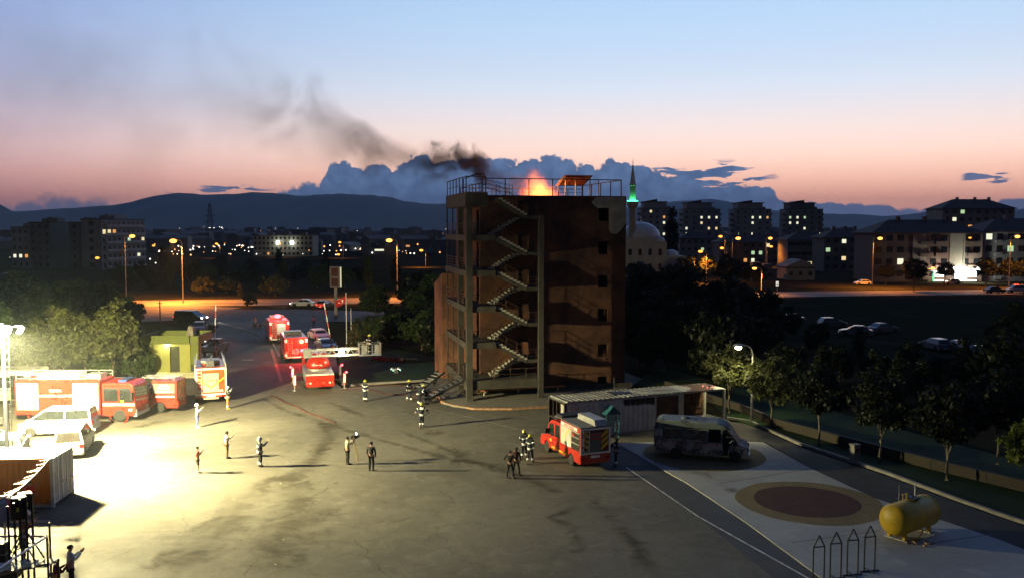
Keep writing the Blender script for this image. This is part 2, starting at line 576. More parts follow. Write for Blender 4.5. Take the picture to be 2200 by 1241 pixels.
def kerb(name, pts, mt, step=1.0, wd=0.22, z0=-0.05, z1=0.13):
    """a kerb whose stones are its pieces"""
    root = bpy.data.objects.new(name, None)
    col.objects.link(root)
    struct(root)
    pp = resample(pts, step)
    me = None
    for a, b in zip(pp, pp[1:]):
        d = b - a
        me_ = MB().box(-0.5, 0.5, -wd / 2, wd / 2, z0, z1).mesh('kerb_stone') if me is None else me
        if me is None:
            me = me_
        o = link('kerb_stone', me, mt, root)
        o.location = ((a.x + b.x) / 2, (a.y + b.y) / 2, random.uniform(-0.008, 0.008))
        o.rotation_euler = (0, 0, math.atan2(d.y, d.x) + random.uniform(-0.004, 0.004))
        o.scale = (d.length - 0.015, 1, 1)
    return root


kerb('lawn_kerb', [P(1562, 898), P(1610, 905), P(1720, 954), P(1900, 1014), P(2060, 1074), P(2250, 1140)], kerb_m, 1.0)
kerb('apron_kerb', [P(932, 842), P(950, 864), P(975, 872), P(1020, 878.5), P(1100, 879), P(1186, 874)], brickkerb_m, 0.5, 0.2)
kerb('gate_lawn_kerb', [P(728, 790), P(737, 829), P(800, 824), P(930, 816)], kerb_m, 1.0)
kerb('lane_kerb', [P(600, 765), P(585, 735), P(540, 712), P(470, 692)], kerb_m, 1.2, 0.2, -0.05, 0.09)

# sand circles on the pad: broad sand ring, darker burnt middle
sand_m = ground_mat('sand ring', (0.27, 0.21, 0.10, 1), (0.21, 0.165, 0.085, 1), (0.31, 0.25, 0.14, 1), 0.5, 1.6, 0.95, 0.6)
burnt_m = ground_mat('burnt brown sand', (0.115, 0.062, 0.048, 1), (0.09, 0.05, 0.042, 1), (0.14, 0.075, 0.055, 1), 0.5, 1.8, 0.95, 0.6)
def disc(name, c, r, z, mt, seed):
    rnd = random.Random(seed)
    m = MB()
    n = 72
    ph = [rnd.uniform(0, 6.28) for _ in range(4)]
    pts = []
    for i in range(n):
        a = 2 * math.pi * i / n
        rr = r * (1 + 0.008 * math.sin(3 * a + ph[0]) + 0.006 * math.sin(7 * a + ph[1]) + 0.004 * math.sin(13 * a + ph[2]))
        pts.append((c[0] + rr * math.cos(a), c[1] + rr * math.sin(a)))
    m.prism(pts, z - 0.03, z, 'z')
    return struct(m.build(name, mt))
C1, C2 = P(1512, 977), P(1738, 1078)
disc('sand_circle', C1, 3.85, 0.036, sand_m, 1)
disc('sand_circle', C2, 3.78, 0.036, sand_m, 2)
disc('burnt_circle', C2 + Vector((-0.1, 0.1, 0)), 2.72, 0.040, burnt_m, 3)

# painted lines and pad joints
def line(name, pts, wd, z, mt):
    o = strip_mesh(resample(pts, 2.0), wd, z, z).build(name, mt)
    if o.data.polygons[0].normal.z < 0:
        o.data.flip_normals()
    return struct(o)
line('yard_line', [P(1345, 1002), P(1500, 1108), P(1745, 1245)], 0.10, -0.008, paint_w)
line('yard_line', [P(900, 872), P(1010, 895), P(1150, 930)], 0.07, -0.010, mat('faded paint', (0.33, 0.31, 0.26, 1), 0.8, 0.3, 2))
orange_paint = mat('orange lane paint', (0.42, 0.22, 0.12, 1), 0.7, 0.35, 0.8)
line('lane_line', [P(583, 748), P(604, 818)], 0.34, -0.010, orange_paint)
line('lane_line', [P(520, 772), P(545, 772)], 0.3, -0.010, paint_w)
joint_m = mat('pad joint', (0.12, 0.12, 0.11, 1), 0.9, 0.2)
line('pad_joint', [P(1540, 1040), P(1650, 1022), P(1745, 1006)], 0.06, 0.034, joint_m)
line('pad_joint', [P(1700, 1166), P(1890, 1140)], 0.06, 0.034, joint_m)
line('pad_joint', [P(2010, 1166), P(2130, 1148)], 0.06, 0.034, joint_m)
# the four brown hatch marks and blue words by the orange container
hatch_m = mat('brown hatch paint', (0.26, 0.17, 0.09, 1), 0.8, 0.3, 3)
for a, b, c, d in (((130, 1126), (157, 1120), (147, 1118), (153, 1127)), ((113, 1138), (142, 1132), (0, 0), (0, 0)), ((97, 1151), (132, 1145), (0, 0), (0, 0)), ((82, 1167), (116, 1163), (0, 0), (0, 0)), ((87, 1182), (104, 1180), (0, 0), (0, 0)), ((56, 1199), (88, 1196), (0, 0), (0, 0))):
    line('hatch_mark', [P(*a), P(*b)], 0.32, -0.010, hatch_m)

# wet streaks and stains dried into the yard surface
def stain_mat():
    m = bpy.data.materials.new('damp stain')
    m.use_nodes = True
    q = NT(m.node_tree)
    tcn = q.n('ShaderNodeTexCoord')
    at = q.n('ShaderNodeAttribute', attribute_name='edge')
    no = q.noise(tcn.outputs['Object'], 0.55, 6.0, 0.62, 1.2)
    no2 = q.noise(tcn.outputs['Object'], 0.35, 4.0, 0.6, 0.8)
    al = q.mr(q.m('ADD', q.m('MULTIPLY', at.outputs['Fac'], 0.95), q.m('MULTIPLY', q.m('SUBTRACT', no.outputs['Fac'], 0.58), 2.3)), 0.0, 0.9)
    al = q.m('MULTIPLY', al, q.mr(no2.outputs['Fac'], 0.3, 0.65, 0.12, 0.55))
    p = q.n('ShaderNodeBsdfPrincipled', ins={'Base Color': (0.085, 0.075, 0.058, 1), 'Roughness': 0.9, 'Specular IOR Level': 0.1})
    tr = q.n('ShaderNodeBsdfTransparent')
    mx = q.n('ShaderNodeMixShader', ins={0: al, 1: tr.outputs[0], 2: p.outputs[0]})
    q.n('ShaderNodeOutputMaterial', ins={'Surface': mx.outputs[0]})
    return m
stain_m = stain_mat()
def stain(pts, wds, z=-0.006):
    pts = [P(*p) for p in pts]
    wds = [x * 1.25 for x in wds]
    P2, W2 = [], []
    for i in range(len(pts) - 1):
        n = max(2, int((pts[i + 1] - pts[i]).length / 0.8))
        for k in range(n):
            P2.append(pts[i].lerp(pts[i + 1], k / n))
            W2.append(wds[i] + (wds[i + 1] - wds[i]) * k / n)
    P2.append(pts[-1]); W2.append(wds[-1])
    m = MB()
    vs, ed, fs = [], [], []
    K = 7
    for i, p in enumerate(P2):
        d = (P2[min(i + 1, len(P2) - 1)] - P2[max(0, i - 1)]).normalized()
        nr = Vector((-d.y, d.x, 0))
        e_end = min(1.0, i / 2.0, (len(P2) - 1 - i) / 2.0)
        for k in range(K):
            s = k / (K - 1) * 2 - 1
            q_ = p + nr * s * W2[i]
            vs.append((q_.x, q_.y, z))
            ed.append(min(1 - abs(s), e_end))
    for i in range(len(P2) - 1):
        for k in range(K - 1):
            fs.append((i * K + k, (i + 1) * K + k, (i + 1) * K + k + 1, i * K + k + 1))
    m.add(vs, fs)
    o = m.build('damp_stain', stain_m)
    at = o.data.attributes.new('edge', 'FLOAT', 'POINT')
    at.data.foreach_set('value', ed)
    return struct(o)
stain([(560, 852), (610, 880), (690, 905), (750, 925), (860, 955), (960, 982), (1060, 1000), (1150, 1035), (1230, 1070)], [0.25, 0.35, 0.75, 0.5, 0.45, 0.6, 0.7, 0.7, 0.4])
stain([(690, 905), (705, 930), (700, 948), (680, 975), (665, 1000), (640, 1015), (610, 1030), (580, 1060)], [0.3, 0.9, 1.0, 0.8, 0.9, 1.0, 1.2, 1.0], -0.0055)
stain([(615, 1015), (640, 1050), (640, 1100), (600, 1160), (560, 1241)], [0.8, 1.6, 2.2, 2.6, 2.4], -0.005)
stain([(600, 1020), (520, 1070), (490, 1120), (430, 1180), (300, 1235)], [0.6, 1.6, 1.8, 2.0, 2.0], -0.0045)
stain([(740, 945), (700, 952), (670, 985)], [0.8, 1.0, 0.5], -0.004)
stain([(700, 860), (760, 885), (800, 897)], [0.2, 0.7, 0.4], -0.0048)
stain([(840, 918), (900, 940), (960, 965), (1000, 990), (1100, 1010)], [0.25, 0.45, 0.6, 1.2, 0.5], -0.0042)
stain([(905, 938), (940, 928), (965, 920)], [0.4, 0.8, 0.3], -0.0038)
stain([(965, 950), (985, 968), (1010, 985), (1000, 1000)], [0.6, 1.0, 1.4, 0.6], -0.0036)
stain([(1180, 1195), (1250, 1180), (1230, 1130), (1180, 1110), (1260, 1080)], [0.3, 0.55, 0.5, 0.4, 0.4], -0.0045)
stain([(1260, 1060), (1300, 1100), (1360, 1160), (1400, 1241)], [0.6, 0.8, 0.6, 0.6], -0.0035)
stain([(850, 878), (880, 886), (900, 892)], [0.2, 0.45, 0.25], -0.0033)
stain([(240, 925), (300, 915), (340, 905), (380, 900)], [0.6, 0.9, 0.7, 0.3], -0.0040)
stain([(1400, 955), (1480, 1010), (1560, 1030)], [0.8, 0.9, 0.6], 0.0345)
stain([(1540, 1046), (1570, 1052), (1590, 1062)], [0.4, 0.5, 0.3], 0.0346)
# ================================================================== far mountains, plain, town
def ridge(name, prof, D, base, depth, seed, mt):
    """mountain range whose crest passes through the outline seen from the yard, with spurs running down to the plain"""
    rnd = random.Random(seed)
    crest = []
    for (a, b), (c, d) in zip(prof, prof[1:]):
        n = max(1, int(abs(c - a) / 12))
        for i in range(n):
            f_ = i / n
            crest.append((a + (c - a) * f_, b + (d - b) * (f_ * f_ * (3 - 2 * f_)) + rnd.uniform(-0.7, 0.7)))
    crest.append(prof[-1])
    rows = 14
    vs, fs = [], []
    ph = [rnd.uniform(0, 6) for _ in range(6)]
    n = len(crest)
    for r in range(rows + 1):
        f_ = r / rows
        for i, (px, py) in enumerate(crest):
            q_ = Q(px, py, D)
            x = q_.x * (1 - 0.02 * (1 - f_))
            y = D - depth * (1 - f_) ** 0.8
            k = f_ ** 1.3
            spur = (math.sin(x * 0.004 + ph[0] + f_ * 3) * 0.5 + math.sin(x * 0.011 + ph[1] - f_ * 2) * 0.3 + math.sin(x * 0.023 + ph[2] + f_ * 5) * 0.2)
            z = q_.z * k * (1 + 0.28 * spur * (1 - f_) * 1.6)
            vs.append((x, y, max(z, 0) - 0.5 if f_ < 1 else q_.z))
    for r in range(rows):
        for i in range(n - 1):
            fs.append((r * n + i, r * n + i + 1, (r + 1) * n + i + 1, (r + 1) * n + i))
    # back slope closes it
    b = len(vs)
    for px, py in crest:
        q_ = Q(px, py, D)
        vs.append((q_.x * 1.05, D + depth * 0.4, -0.5))
    for i in range(n - 1):
        fs.append((rows * n + i, rows * n + i + 1, b + i + 1, b + i))
    return struct(MB().add(vs, fs).build(name, mt, smooth=True))
mount_m = mat('bare mountainside', (0.075, 0.066, 0.05, 1), 0.95, 0.3, 0.004)
ridge('mountains', [(-260, 452), (-80, 428), (0, 440), (25, 453), (50, 457), (100, 451), (150, 447), (270, 440), (330, 428), (380, 414), (440, 418), (500, 417), (555, 413), (600, 416),
      (640, 421), (700, 418), (730, 416), (790, 419), (830, 423), (880, 434), (920, 438), (955, 437), (1000, 443), (1100, 452), (1300, 466), (1500, 478)], 7500, 0, 2600, 3, mount_m)
ridge('mountains', [(1000, 470), (1200, 452), (1345, 446), (1420, 436), (1470, 431), (1530, 428), (1560, 433), (1600, 442), (1650, 452), (1760, 460), (1900, 470), (2000, 478)], 11500, 0, 2400, 5, mount_m)
ridge('mountains', [(1400, 480), (1600, 470), (1700, 462), (1760, 459), (1830, 460), (1900, 464), (1960, 460), (2010, 452), (2060, 449), (2140, 452), (2260, 446), (2480, 440)], 9200, 0, 2600, 6, mount_m)

# the air between: closed box of thin haze round camera, ground and mountains
hm = bpy.data.materials.new('thin haze')
hm.use_nodes = True
q = NT(hm.node_tree)
pv = q.n('ShaderNodeVolumePrincipled', ins={'Color': (0.50, 0.74, 1.0, 1), 'Density': 0.000075, 'Anisotropy': 0.0})
q.n('ShaderNodeOutputMaterial', ins={'Volume': pv.outputs[0]})
struct(MB().box(-9600, 9600, -160, 13600, -1.3, 450).build('haze', hm), 'stuff')

# low roofs and walls of the town out on the plain, too many to tell apart
rnd = random.Random(11)
tm = MB()
for i in range(620):
    y = rnd.uniform(520, 2600)
    x = rnd.uniform(-0.62, 0.62) * y
    wd, dp, h = rnd.uniform(8, 26), rnd.uniform(8, 18), rnd.choice((4, 6, 7, 9, 9, 12, 14)) * (0.8 + y / 5000)
    m_ = Matrix.Translation((x, y, -0.16)) @ Matrix.Rotation(rnd.uniform(0, 1.5), 4, 'Z')
    tm.box(-wd / 2, wd / 2, -dp / 2, dp / 2, 0, h, m_)
    if h < 10:
        tm.add([m_ @ Vector(v) for v in ((-wd / 2, -dp / 2, h), (wd / 2, -dp / 2, h), (wd / 2, dp / 2, h), (-wd / 2, dp / 2, h), (-wd / 2, 0, h + 2.2), (wd / 2, 0, h + 2.2))],
               [(0, 1, 5, 4), (2, 3, 4, 5), (1, 2, 5), (3, 0, 4)])
struct(tm.build('distant_town', mat('far town walls', (0.22, 0.19, 0.165, 1), 0.9, 0.4, 0.02), fix=False), 'stuff')
# its lamps and lit windows: small glowing bulbs in clusters
def bulbs(name, mt, spots):
    m = MB()
    for x, y, z, r in spots:
        m.add([(x - r, y, z), (x + r, y, z), (x, y - r, z), (x, y + r, z), (x, y, z - r), (x, y, z + r)],
              [(0, 2, 5), (2, 1, 5), (1, 3, 5), (3, 0, 5), (2, 0, 4), (1, 2, 4), (3, 1, 4), (0, 3, 4)])
    return struct(m.build(name, mt, fix=False), 'stuff')
lw, lo_, lg = [], [], []
def spray(dst, n, x0, x1, y0, y1, D0, D1, s0=0.35, s1=0.9):
    for _ in range(n):
        D = rnd.uniform(D0, D1)
        q_ = Q(rnd.uniform(x0, x1), rnd.uniform(y0, y1), D)
        z = max(q_.z, 1.2)
        dst.append((q_.x, D, z, rnd.uniform(s0, s1) * D / 1500))
spray(lw, 95, 330, 960, 528, 556, 420, 700, 0.6, 1.6)
spray(lo_, 46, 280, 960, 522, 560, 420, 700, 0.7, 1.8)
spray(lw, 22, 425, 480, 486, 502, 2200, 2600, 0.7, 1.1)
spray(lw, 60, 280, 960, 490, 520, 1400, 2600, 0.25, 0.6)
spray(lo_, 50, 280, 960, 490, 525, 1000, 2600, 0.25, 0.6)
spray(lw, 30, 380, 430, 490, 502, 2000, 2600, 0.3, 0.6)
spray(lw, 18, 20, 310, 545, 575, 330, 480, 0.4, 0.9)
spray(lo_, 14, 0, 330, 500, 560, 500, 1200, 0.3, 0.7)
spray(lo_, 40, 1380, 2200, 505, 560, 420, 900, 0.5, 1.1)
spray(lw, 26, 1380, 2200, 500, 570, 380, 900, 0.4, 0.9)
spray(lw, 14, 280, 340, 556, 572, 330, 420, 0.8, 1.8)
spray(lg, 5, 505, 525, 515, 532, 700, 900, 0.5, 0.9)
bulbs('town_lights', emit('cold town light', (1.0, 0.93, 0.8), 3.2), lw)
bulbs('town_lights', emit('sodium town light', (1.0, 0.42, 0.12), 2.6), lo_)
bulbs('town_lights', emit('green town light', (0.3, 1.0, 0.7), 2.0), lg)
# ================================================================== trees and shrubs
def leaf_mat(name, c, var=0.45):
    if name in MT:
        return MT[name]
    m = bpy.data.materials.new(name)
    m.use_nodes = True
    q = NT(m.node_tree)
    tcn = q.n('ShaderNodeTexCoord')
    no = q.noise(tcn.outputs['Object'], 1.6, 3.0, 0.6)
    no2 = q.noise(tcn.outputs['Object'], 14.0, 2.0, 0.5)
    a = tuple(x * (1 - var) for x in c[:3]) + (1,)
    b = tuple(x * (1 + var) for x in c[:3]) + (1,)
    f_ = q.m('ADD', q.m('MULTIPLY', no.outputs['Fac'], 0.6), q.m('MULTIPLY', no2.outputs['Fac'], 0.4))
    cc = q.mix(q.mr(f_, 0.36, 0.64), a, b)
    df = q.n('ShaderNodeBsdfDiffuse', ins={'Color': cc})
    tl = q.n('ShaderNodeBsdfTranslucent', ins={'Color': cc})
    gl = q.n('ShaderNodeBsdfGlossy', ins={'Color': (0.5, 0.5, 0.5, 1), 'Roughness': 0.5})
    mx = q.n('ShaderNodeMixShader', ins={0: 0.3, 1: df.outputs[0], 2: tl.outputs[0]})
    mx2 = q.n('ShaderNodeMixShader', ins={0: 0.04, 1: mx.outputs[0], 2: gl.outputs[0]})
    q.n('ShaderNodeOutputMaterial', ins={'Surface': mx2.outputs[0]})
    MT[name] = m
    return m


def crown_mesh(name, seed, rx, rz, clumps, per, leaf, shape='round', zc=0.0, clump_r=0.34):
    """leaves in clumps through an uneven crown volume; unit metres, centre at zc"""
    rg = np.random.default_rng(seed)
    cs = []
    while len(cs) < clumps:
        p = rg.uniform(-1, 1, 3)
        r = np.linalg.norm(p)
        if r > 1 or r < 0.25:
            continue
        if shape == 'round':
            if p[2] < -0.75:
                continue
            k = 1.0 + 0.16 * math.sin(3 * math.atan2(p[1], p[0]) + seed) + 0.12 * math.sin(5 * p[2] + seed * 2)
            q_ = p / max(r, 1e-3) * (r ** 0.55) * k
            c = np.array([q_[0] * rx, q_[1] * rx, q_[2] * rz])
        elif shape == 'column':
            t_ = (p[2] + 1) / 2
            wd = (math.sin(math.pi * min(1, t_ * 0.8 + 0.16))) ** 0.7
            c = np.array([p[0] * rx * wd, p[1] * rx * wd, p[2] * rz])
        elif shape == 'cone':
            t_ = (p[2] + 1) / 2
            wd = (1 - t_) ** 0.75 * 1.1 + 0.04
            a = math.atan2(p[1], p[0])
            rr = math.hypot(p[0], p[1]) ** 0.5 * (1 + 0.15 * math.sin(9 * t_ * 3 + seed))
            c = np.array([math.cos(a) * rr * rx * wd, math.sin(a) * rr * rx * wd, p[2] * rz])
        else:  # flat-topped spreading
            q_ = p / max(r, 1e-3) * r ** 0.5
            c = np.array([q_[0] * rx, q_[1] * rx, abs(q_[2]) * rz * 1.2 - 0.3 * rz])
        cs.append((c, rg.uniform(0.65, 1.3)))
    vs, fs = [], []
    n = 0
    for c, s in cs:
        cr = clump_r * s * (rx + rz) / 2
        m = int(per * s)
        d = rg.normal(size=(m, 3))
        d /= np.linalg.norm(d, axis=1)[:, None]
        pos = c + d * (rg.random(m) ** 0.5)[:, None] * cr * np.array([1, 1, 0.75])
        nrm = d + rg.normal(size=(m, 3)) * 0.7 + np.array([0, 0, 0.4])
        nrm /= np.linalg.norm(nrm, axis=1)[:, None]
        t1 = np.cross(nrm, rg.normal(size=(m, 3)))
        t1 /= np.linalg.norm(t1, axis=1)[:, None] + 1e-9
        t2 = np.cross(nrm, t1)
        L = leaf * rg.uniform(0.7, 1.4, m)[:, None]
        a, b = t1 * L, t2 * L * 0.55
        quad = np.stack([pos - a, pos + b * 1.0, pos + a, pos - b], 1).reshape(-1, 3)
        vs.append(quad)
        fs.append(np.arange(4 * m).reshape(-1, 4) + n)
        n += 4 * m
    V = np.concatenate(vs)
    V[:, 2] += zc
    F = np.concatenate(fs)
    me = bpy.data.meshes.new(name)
    me.vertices.add(len(V))
    me.vertices.foreach_set('co', V.astype(np.float32).ravel())
    me.loops.add(F.size)
    me.loops.foreach_set('vertex_index', F.astype(np.int32).ravel())
    me.polygons.add(len(F))
    me.polygons.foreach_set('loop_start', np.arange(0, F.size, 4, dtype=np.int32))
    me.polygons.foreach_set('loop_total', np.full(len(F), 4, dtype=np.int32))
    me.update()
    return me


def trunk_mesh(name, seed, h, r, limbs, spread, top):
    rnd = random.Random(seed)
    m = MB()
    pts, rs = [], []
    x = y = 0.0
    for i in range(6):
        f_ = i / 5
        pts.append((x, y, h * f_))
        rs.append(r * (1.25 if i == 0 else 1 - 0.4 * f_))
        x += rnd.uniform(-0.05, 0.05) * h * 0.4
        y += rnd.uniform(-0.05, 0.05) * h * 0.4
    m.path(pts, rs, 8)
    e = Vector(pts[-1])
    for k in range(limbs):
        a = 2 * math.pi * k / limbs + rnd.uniform(-0.4, 0.4)
        s = rnd.uniform(0.5, 1.0)
        st = Vector(pts[rnd.choice((3, 4, 5))])
        en = Vector((math.cos(a) * spread * s, math.sin(a) * spread * s, h + (top - h) * rnd.uniform(0.4, 0.95)))
        mid = st.lerp(en, 0.5) + Vector((0, 0, 0.12 * (top - h)))
        m.path([st, mid, en], [r * 0.5, r * 0.33, r * 0.1], 6)
        for j in range(2):
            e2 = en + Vector((rnd.uniform(-1, 1), rnd.uniform(-1, 1), rnd.uniform(0, 1))) * spread * 0.35
            m.path([mid.lerp(en, 0.3 + 0.4 * j), e2], [r * 0.22, r * 0.06], 5)
    return m.mesh(name, smooth=True)


bark = mat('bark', (0.11, 0.085, 0.06, 1), 0.95, 0.35, 3.0, bump=0.5)
pale_bark = mat('limed trunk', (0.17, 0.15, 0.115, 1), 0.95, 0.3, 3.0)
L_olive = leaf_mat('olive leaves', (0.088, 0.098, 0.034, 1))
L_green = leaf_mat('green leaves', (0.045, 0.075, 0.020, 1))
L_unlit = leaf_mat('unlit leaves', (0.016, 0.023, 0.009, 1))  # leaf colour darkened for crowns out of the lamplight
L_pine = leaf_mat('pine needles', (0.055, 0.070, 0.024, 1))
# prototypes: unit trees of about 6 m
TP = {}
def proto(kind):
    if kind in TP:
        return TP[kind]
    if kind == 'yard_tree':
        r = [(trunk_mesh('trunk', s, 2.0, 0.13, 6, 1.5, 5.0), crown_mesh('crown', s, 1.75, 2.0, 70, 95, 0.15, 'round', 3.9)) for s in (1, 2, 3)]
    elif kind == 'lawn_tree':
        r = [(trunk_mesh('trunk', s, 2.0, 0.08, 5, 1.2, 4.2), crown_mesh('crown', s, 1.6, 1.45, 58, 80, 0.13, 'round', 3.4)) for s in (11, 12, 13, 14)]
    elif kind == 'bushy':
        r = [(trunk_mesh('trunk', s, 1.2, 0.16, 6, 1.9, 4.6), crown_mesh('crown', s, 2.4, 2.3, 64, 60, 0.24, 'round', 3.0)) for s in (21, 22, 23)]
    elif kind == 'poplar':
        r = [(trunk_mesh('trunk', s, 1.5, 0.14, 5, 0.5, 7.0), crown_mesh('crown', s, 1.05, 3.9, 60, 55, 0.22, 'column', 4.6)) for s in (31, 32)]
    elif kind == 'pine':
        r = [(trunk_mesh('trunk', s, 0.8, 0.11, 5, 0.6, 3.6), crown_mesh('crown', s, 1.2, 2.2, 60, 60, 0.14, 'cone', 2.6, 0.22)) for s in (41, 42)]
    elif kind == 'dome':
        r = [(trunk_mesh('trunk', s, 0.7, 0.12, 6, 1.6, 2.4), crown_mesh('crown', s, 2.2, 1.6, 60, 70, 0.16, 'round', 1.9, 0.26)) for s in (51, 52)]
    TP[kind] = r
    return r


def plant(kind, name, label, loc, s=1.0, sz=None, leaves=None, trunk=None, cat='tree', group=None, rz=None, i=0):
    pr = proto(kind)
    tm_, cm_ = pr[i % len(pr)]
    t_ = thing(name, label, cat, loc, random.uniform(0, 6.28) if rz is None else rz, group)
    t_.scale = (s, s, sz or s)
    a = link('trunk', tm_, None, t_)
    b = link('crown', cm_, None, t_)
    for o, mt in ((a, trunk or bark), (b, leaves or L_green)):
        if not o.data.materials:
            o.data.materials.append(mt)
        o.material_slots[0].link = 'OBJECT'
        o.material_slots[0].material = mt
    return t_


# lit trees behind the parked vehicles
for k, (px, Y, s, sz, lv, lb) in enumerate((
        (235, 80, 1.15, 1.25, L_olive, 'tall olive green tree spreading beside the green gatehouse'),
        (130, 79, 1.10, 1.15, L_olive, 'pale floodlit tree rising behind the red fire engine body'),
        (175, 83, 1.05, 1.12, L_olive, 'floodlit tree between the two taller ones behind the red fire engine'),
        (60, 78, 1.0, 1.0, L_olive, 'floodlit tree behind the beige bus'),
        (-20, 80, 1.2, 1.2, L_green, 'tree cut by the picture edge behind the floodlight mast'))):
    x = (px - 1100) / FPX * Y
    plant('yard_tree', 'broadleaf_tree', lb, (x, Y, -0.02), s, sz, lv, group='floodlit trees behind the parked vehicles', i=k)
plant('bushy', 'leafy_shrub', 'low green shrub against the gatehouse side wall', ((285 - 1100) / FPX * 84, 84, -0.05), 0.62, 0.62, L_green, cat='shrub')
plant('bushy', 'leafy_shrub', 'low green shrub under the trees behind the small rescue pickup', ((215 - 1100) / FPX * 82, 82, -0.05), 0.5, 0.5, L_green, cat='shrub', i=1)

# trees along the lawn at the right, lower trunks limed
rt = [(1572, 60.5, 68.5, 1.05, L_olive, 'small lawn tree under the lit lamp post, its crown yellow green'),
      (1664, 0, 64.0, 0.98, L_olive, 'lawn tree just past the lit lamp post, trunk limed white'),
      (1770, 0, 58.0, 1.08, L_unlit, 'dark lawn tree two past the lamp post'),
      (1902, 0, 54.0, 1.1, L_unlit, 'dark lawn tree behind the stone bin'),
      (2050, 0, 50.0, 1.12, L_unlit, 'dark lawn tree above the yellow tank'),
      (2160, 0, 53.5, 1.15, L_unlit, 'dark tree against the low boundary wall beyond the yellow tank')]
for k, (px, _, Y, s, lv, lb) in enumerate(rt):
    plant('lawn_tree', 'lawn_tree', lb, ((px - 1100) / FPX * Y, Y, 0.04), s, s, lv, pale_bark, group='trees along the right hand lawn', i=k)
lr = plant('lawn_tree', 'lawn_tree', 'bright yellow green branch tips of the tree at the far end of the lawn', (27.6, 45.6, 0.0), 0.95, 0.95, leaf_mat('bright leaves', (0.16, 0.20, 0.03, 1)), pale_bark, i=2)
# dark mass beyond the boundary wall: trees one can tell apart
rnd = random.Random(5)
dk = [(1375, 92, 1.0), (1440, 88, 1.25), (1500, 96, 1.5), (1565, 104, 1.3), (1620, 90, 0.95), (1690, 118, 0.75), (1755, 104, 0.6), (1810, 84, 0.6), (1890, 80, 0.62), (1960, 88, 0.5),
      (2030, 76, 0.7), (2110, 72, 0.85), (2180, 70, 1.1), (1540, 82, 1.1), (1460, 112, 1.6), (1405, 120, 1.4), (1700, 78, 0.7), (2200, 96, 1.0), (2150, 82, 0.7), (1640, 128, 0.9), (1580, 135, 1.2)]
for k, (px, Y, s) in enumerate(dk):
    plant('bushy', 'dark_tree', 'dark unlit leafy tree in the black grove beyond the boundary wall', ((px - 1100) / FPX * Y, Y, -0.15), s * rnd.uniform(0.9, 1.1), s * rnd.uniform(0.95, 1.2), L_unlit,
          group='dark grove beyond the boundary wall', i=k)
for k, (px, Y, s) in enumerate([(1660, 95, 0.7), (1775, 74, 0.6), (1850, 92, 0.5), (1940, 70, 0.6), (2080, 78, 0.6), (1990, 66, 0.6)]):
    plant('poplar', 'dark_poplar', 'slim dark poplar standing among the black grove', ((px - 1100) / FPX * Y, Y, -0.15), s, s, L_unlit, group='poplars in the dark grove', i=k)
# thicket left of the tower
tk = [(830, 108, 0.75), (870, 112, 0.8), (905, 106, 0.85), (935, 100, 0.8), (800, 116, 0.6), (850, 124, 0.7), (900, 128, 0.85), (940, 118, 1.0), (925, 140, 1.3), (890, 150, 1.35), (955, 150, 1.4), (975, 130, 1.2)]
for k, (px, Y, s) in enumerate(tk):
    plant('bushy', 'dark_tree', 'dark green tree in the thicket between the lawn and the tower side', ((px - 1100) / FPX * Y, Y, -0.15), s, s * 0.95, L_unlit if k % 2 else L_green,
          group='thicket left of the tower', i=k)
plant('pine', 'young_pine', 'young cone shaped pine beside the flag poles', ((765 - 1100) / FPX * 98, 98, -0.02), 1.0, 0.92, L_pine)
plant('bushy', 'roadside_tree', 'round crowned tree by the road near the tall lamp post', ((806 - 1100) / FPX * 148, 148, -0.1), 0.95, 0.9, L_green)
plant('dome', 'round_shrub', 'small dark umbrella shaped shrub on the pale verge', ((836 - 1100) / FPX * 150, 150, -0.1), 0.5, 0.5, L_unlit, cat='shrub')
# hedge row and trees between yard and road on the left
lf = [(20, 96, 1.0, L_green), (70, 104, 1.1, L_green), (120, 112, 1.15, L_unlit), (25, 118, 1.2, L_unlit), (180, 122, 1.2, L_unlit), (230, 128, 1.1, L_unlit), (90, 132, 1.3, L_unlit), (150, 145, 1.4, L_unlit),
      (40, 150, 1.5, L_unlit), (215, 155, 1.1, L_unlit), (-20, 108, 1.2, L_green), (-30, 135, 1.4, L_unlit)]
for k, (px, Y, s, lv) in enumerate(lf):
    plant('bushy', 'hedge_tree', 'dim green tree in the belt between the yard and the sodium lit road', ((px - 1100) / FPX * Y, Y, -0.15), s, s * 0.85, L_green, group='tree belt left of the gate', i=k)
plant('dome', 'round_tree', 'round crowned tree edged orange beside the lit side road', ((262 - 1100) / FPX * 126, 126, -0.1), 1.35, 1.35, L_green)
plant('dome', 'round_tree', 'round crowned tree edged orange left of the one by the side road', ((196 - 1100) / FPX * 132, 132, -0.1), 1.15, 1.2, L_green, i=1)
for k, px in enumerate((300, 322, 344, 366, 388)):
    Y = 106 - k * 2.2
    plant('dome', 'hedge_shrub', 'low dark hedge shrub in the row behind the gatehouse', ((px - 1100) / FPX * Y, Y, -0.1), 0.55, 0.62, L_unlit, cat='shrub', group='hedge behind the gatehouse', i=k)
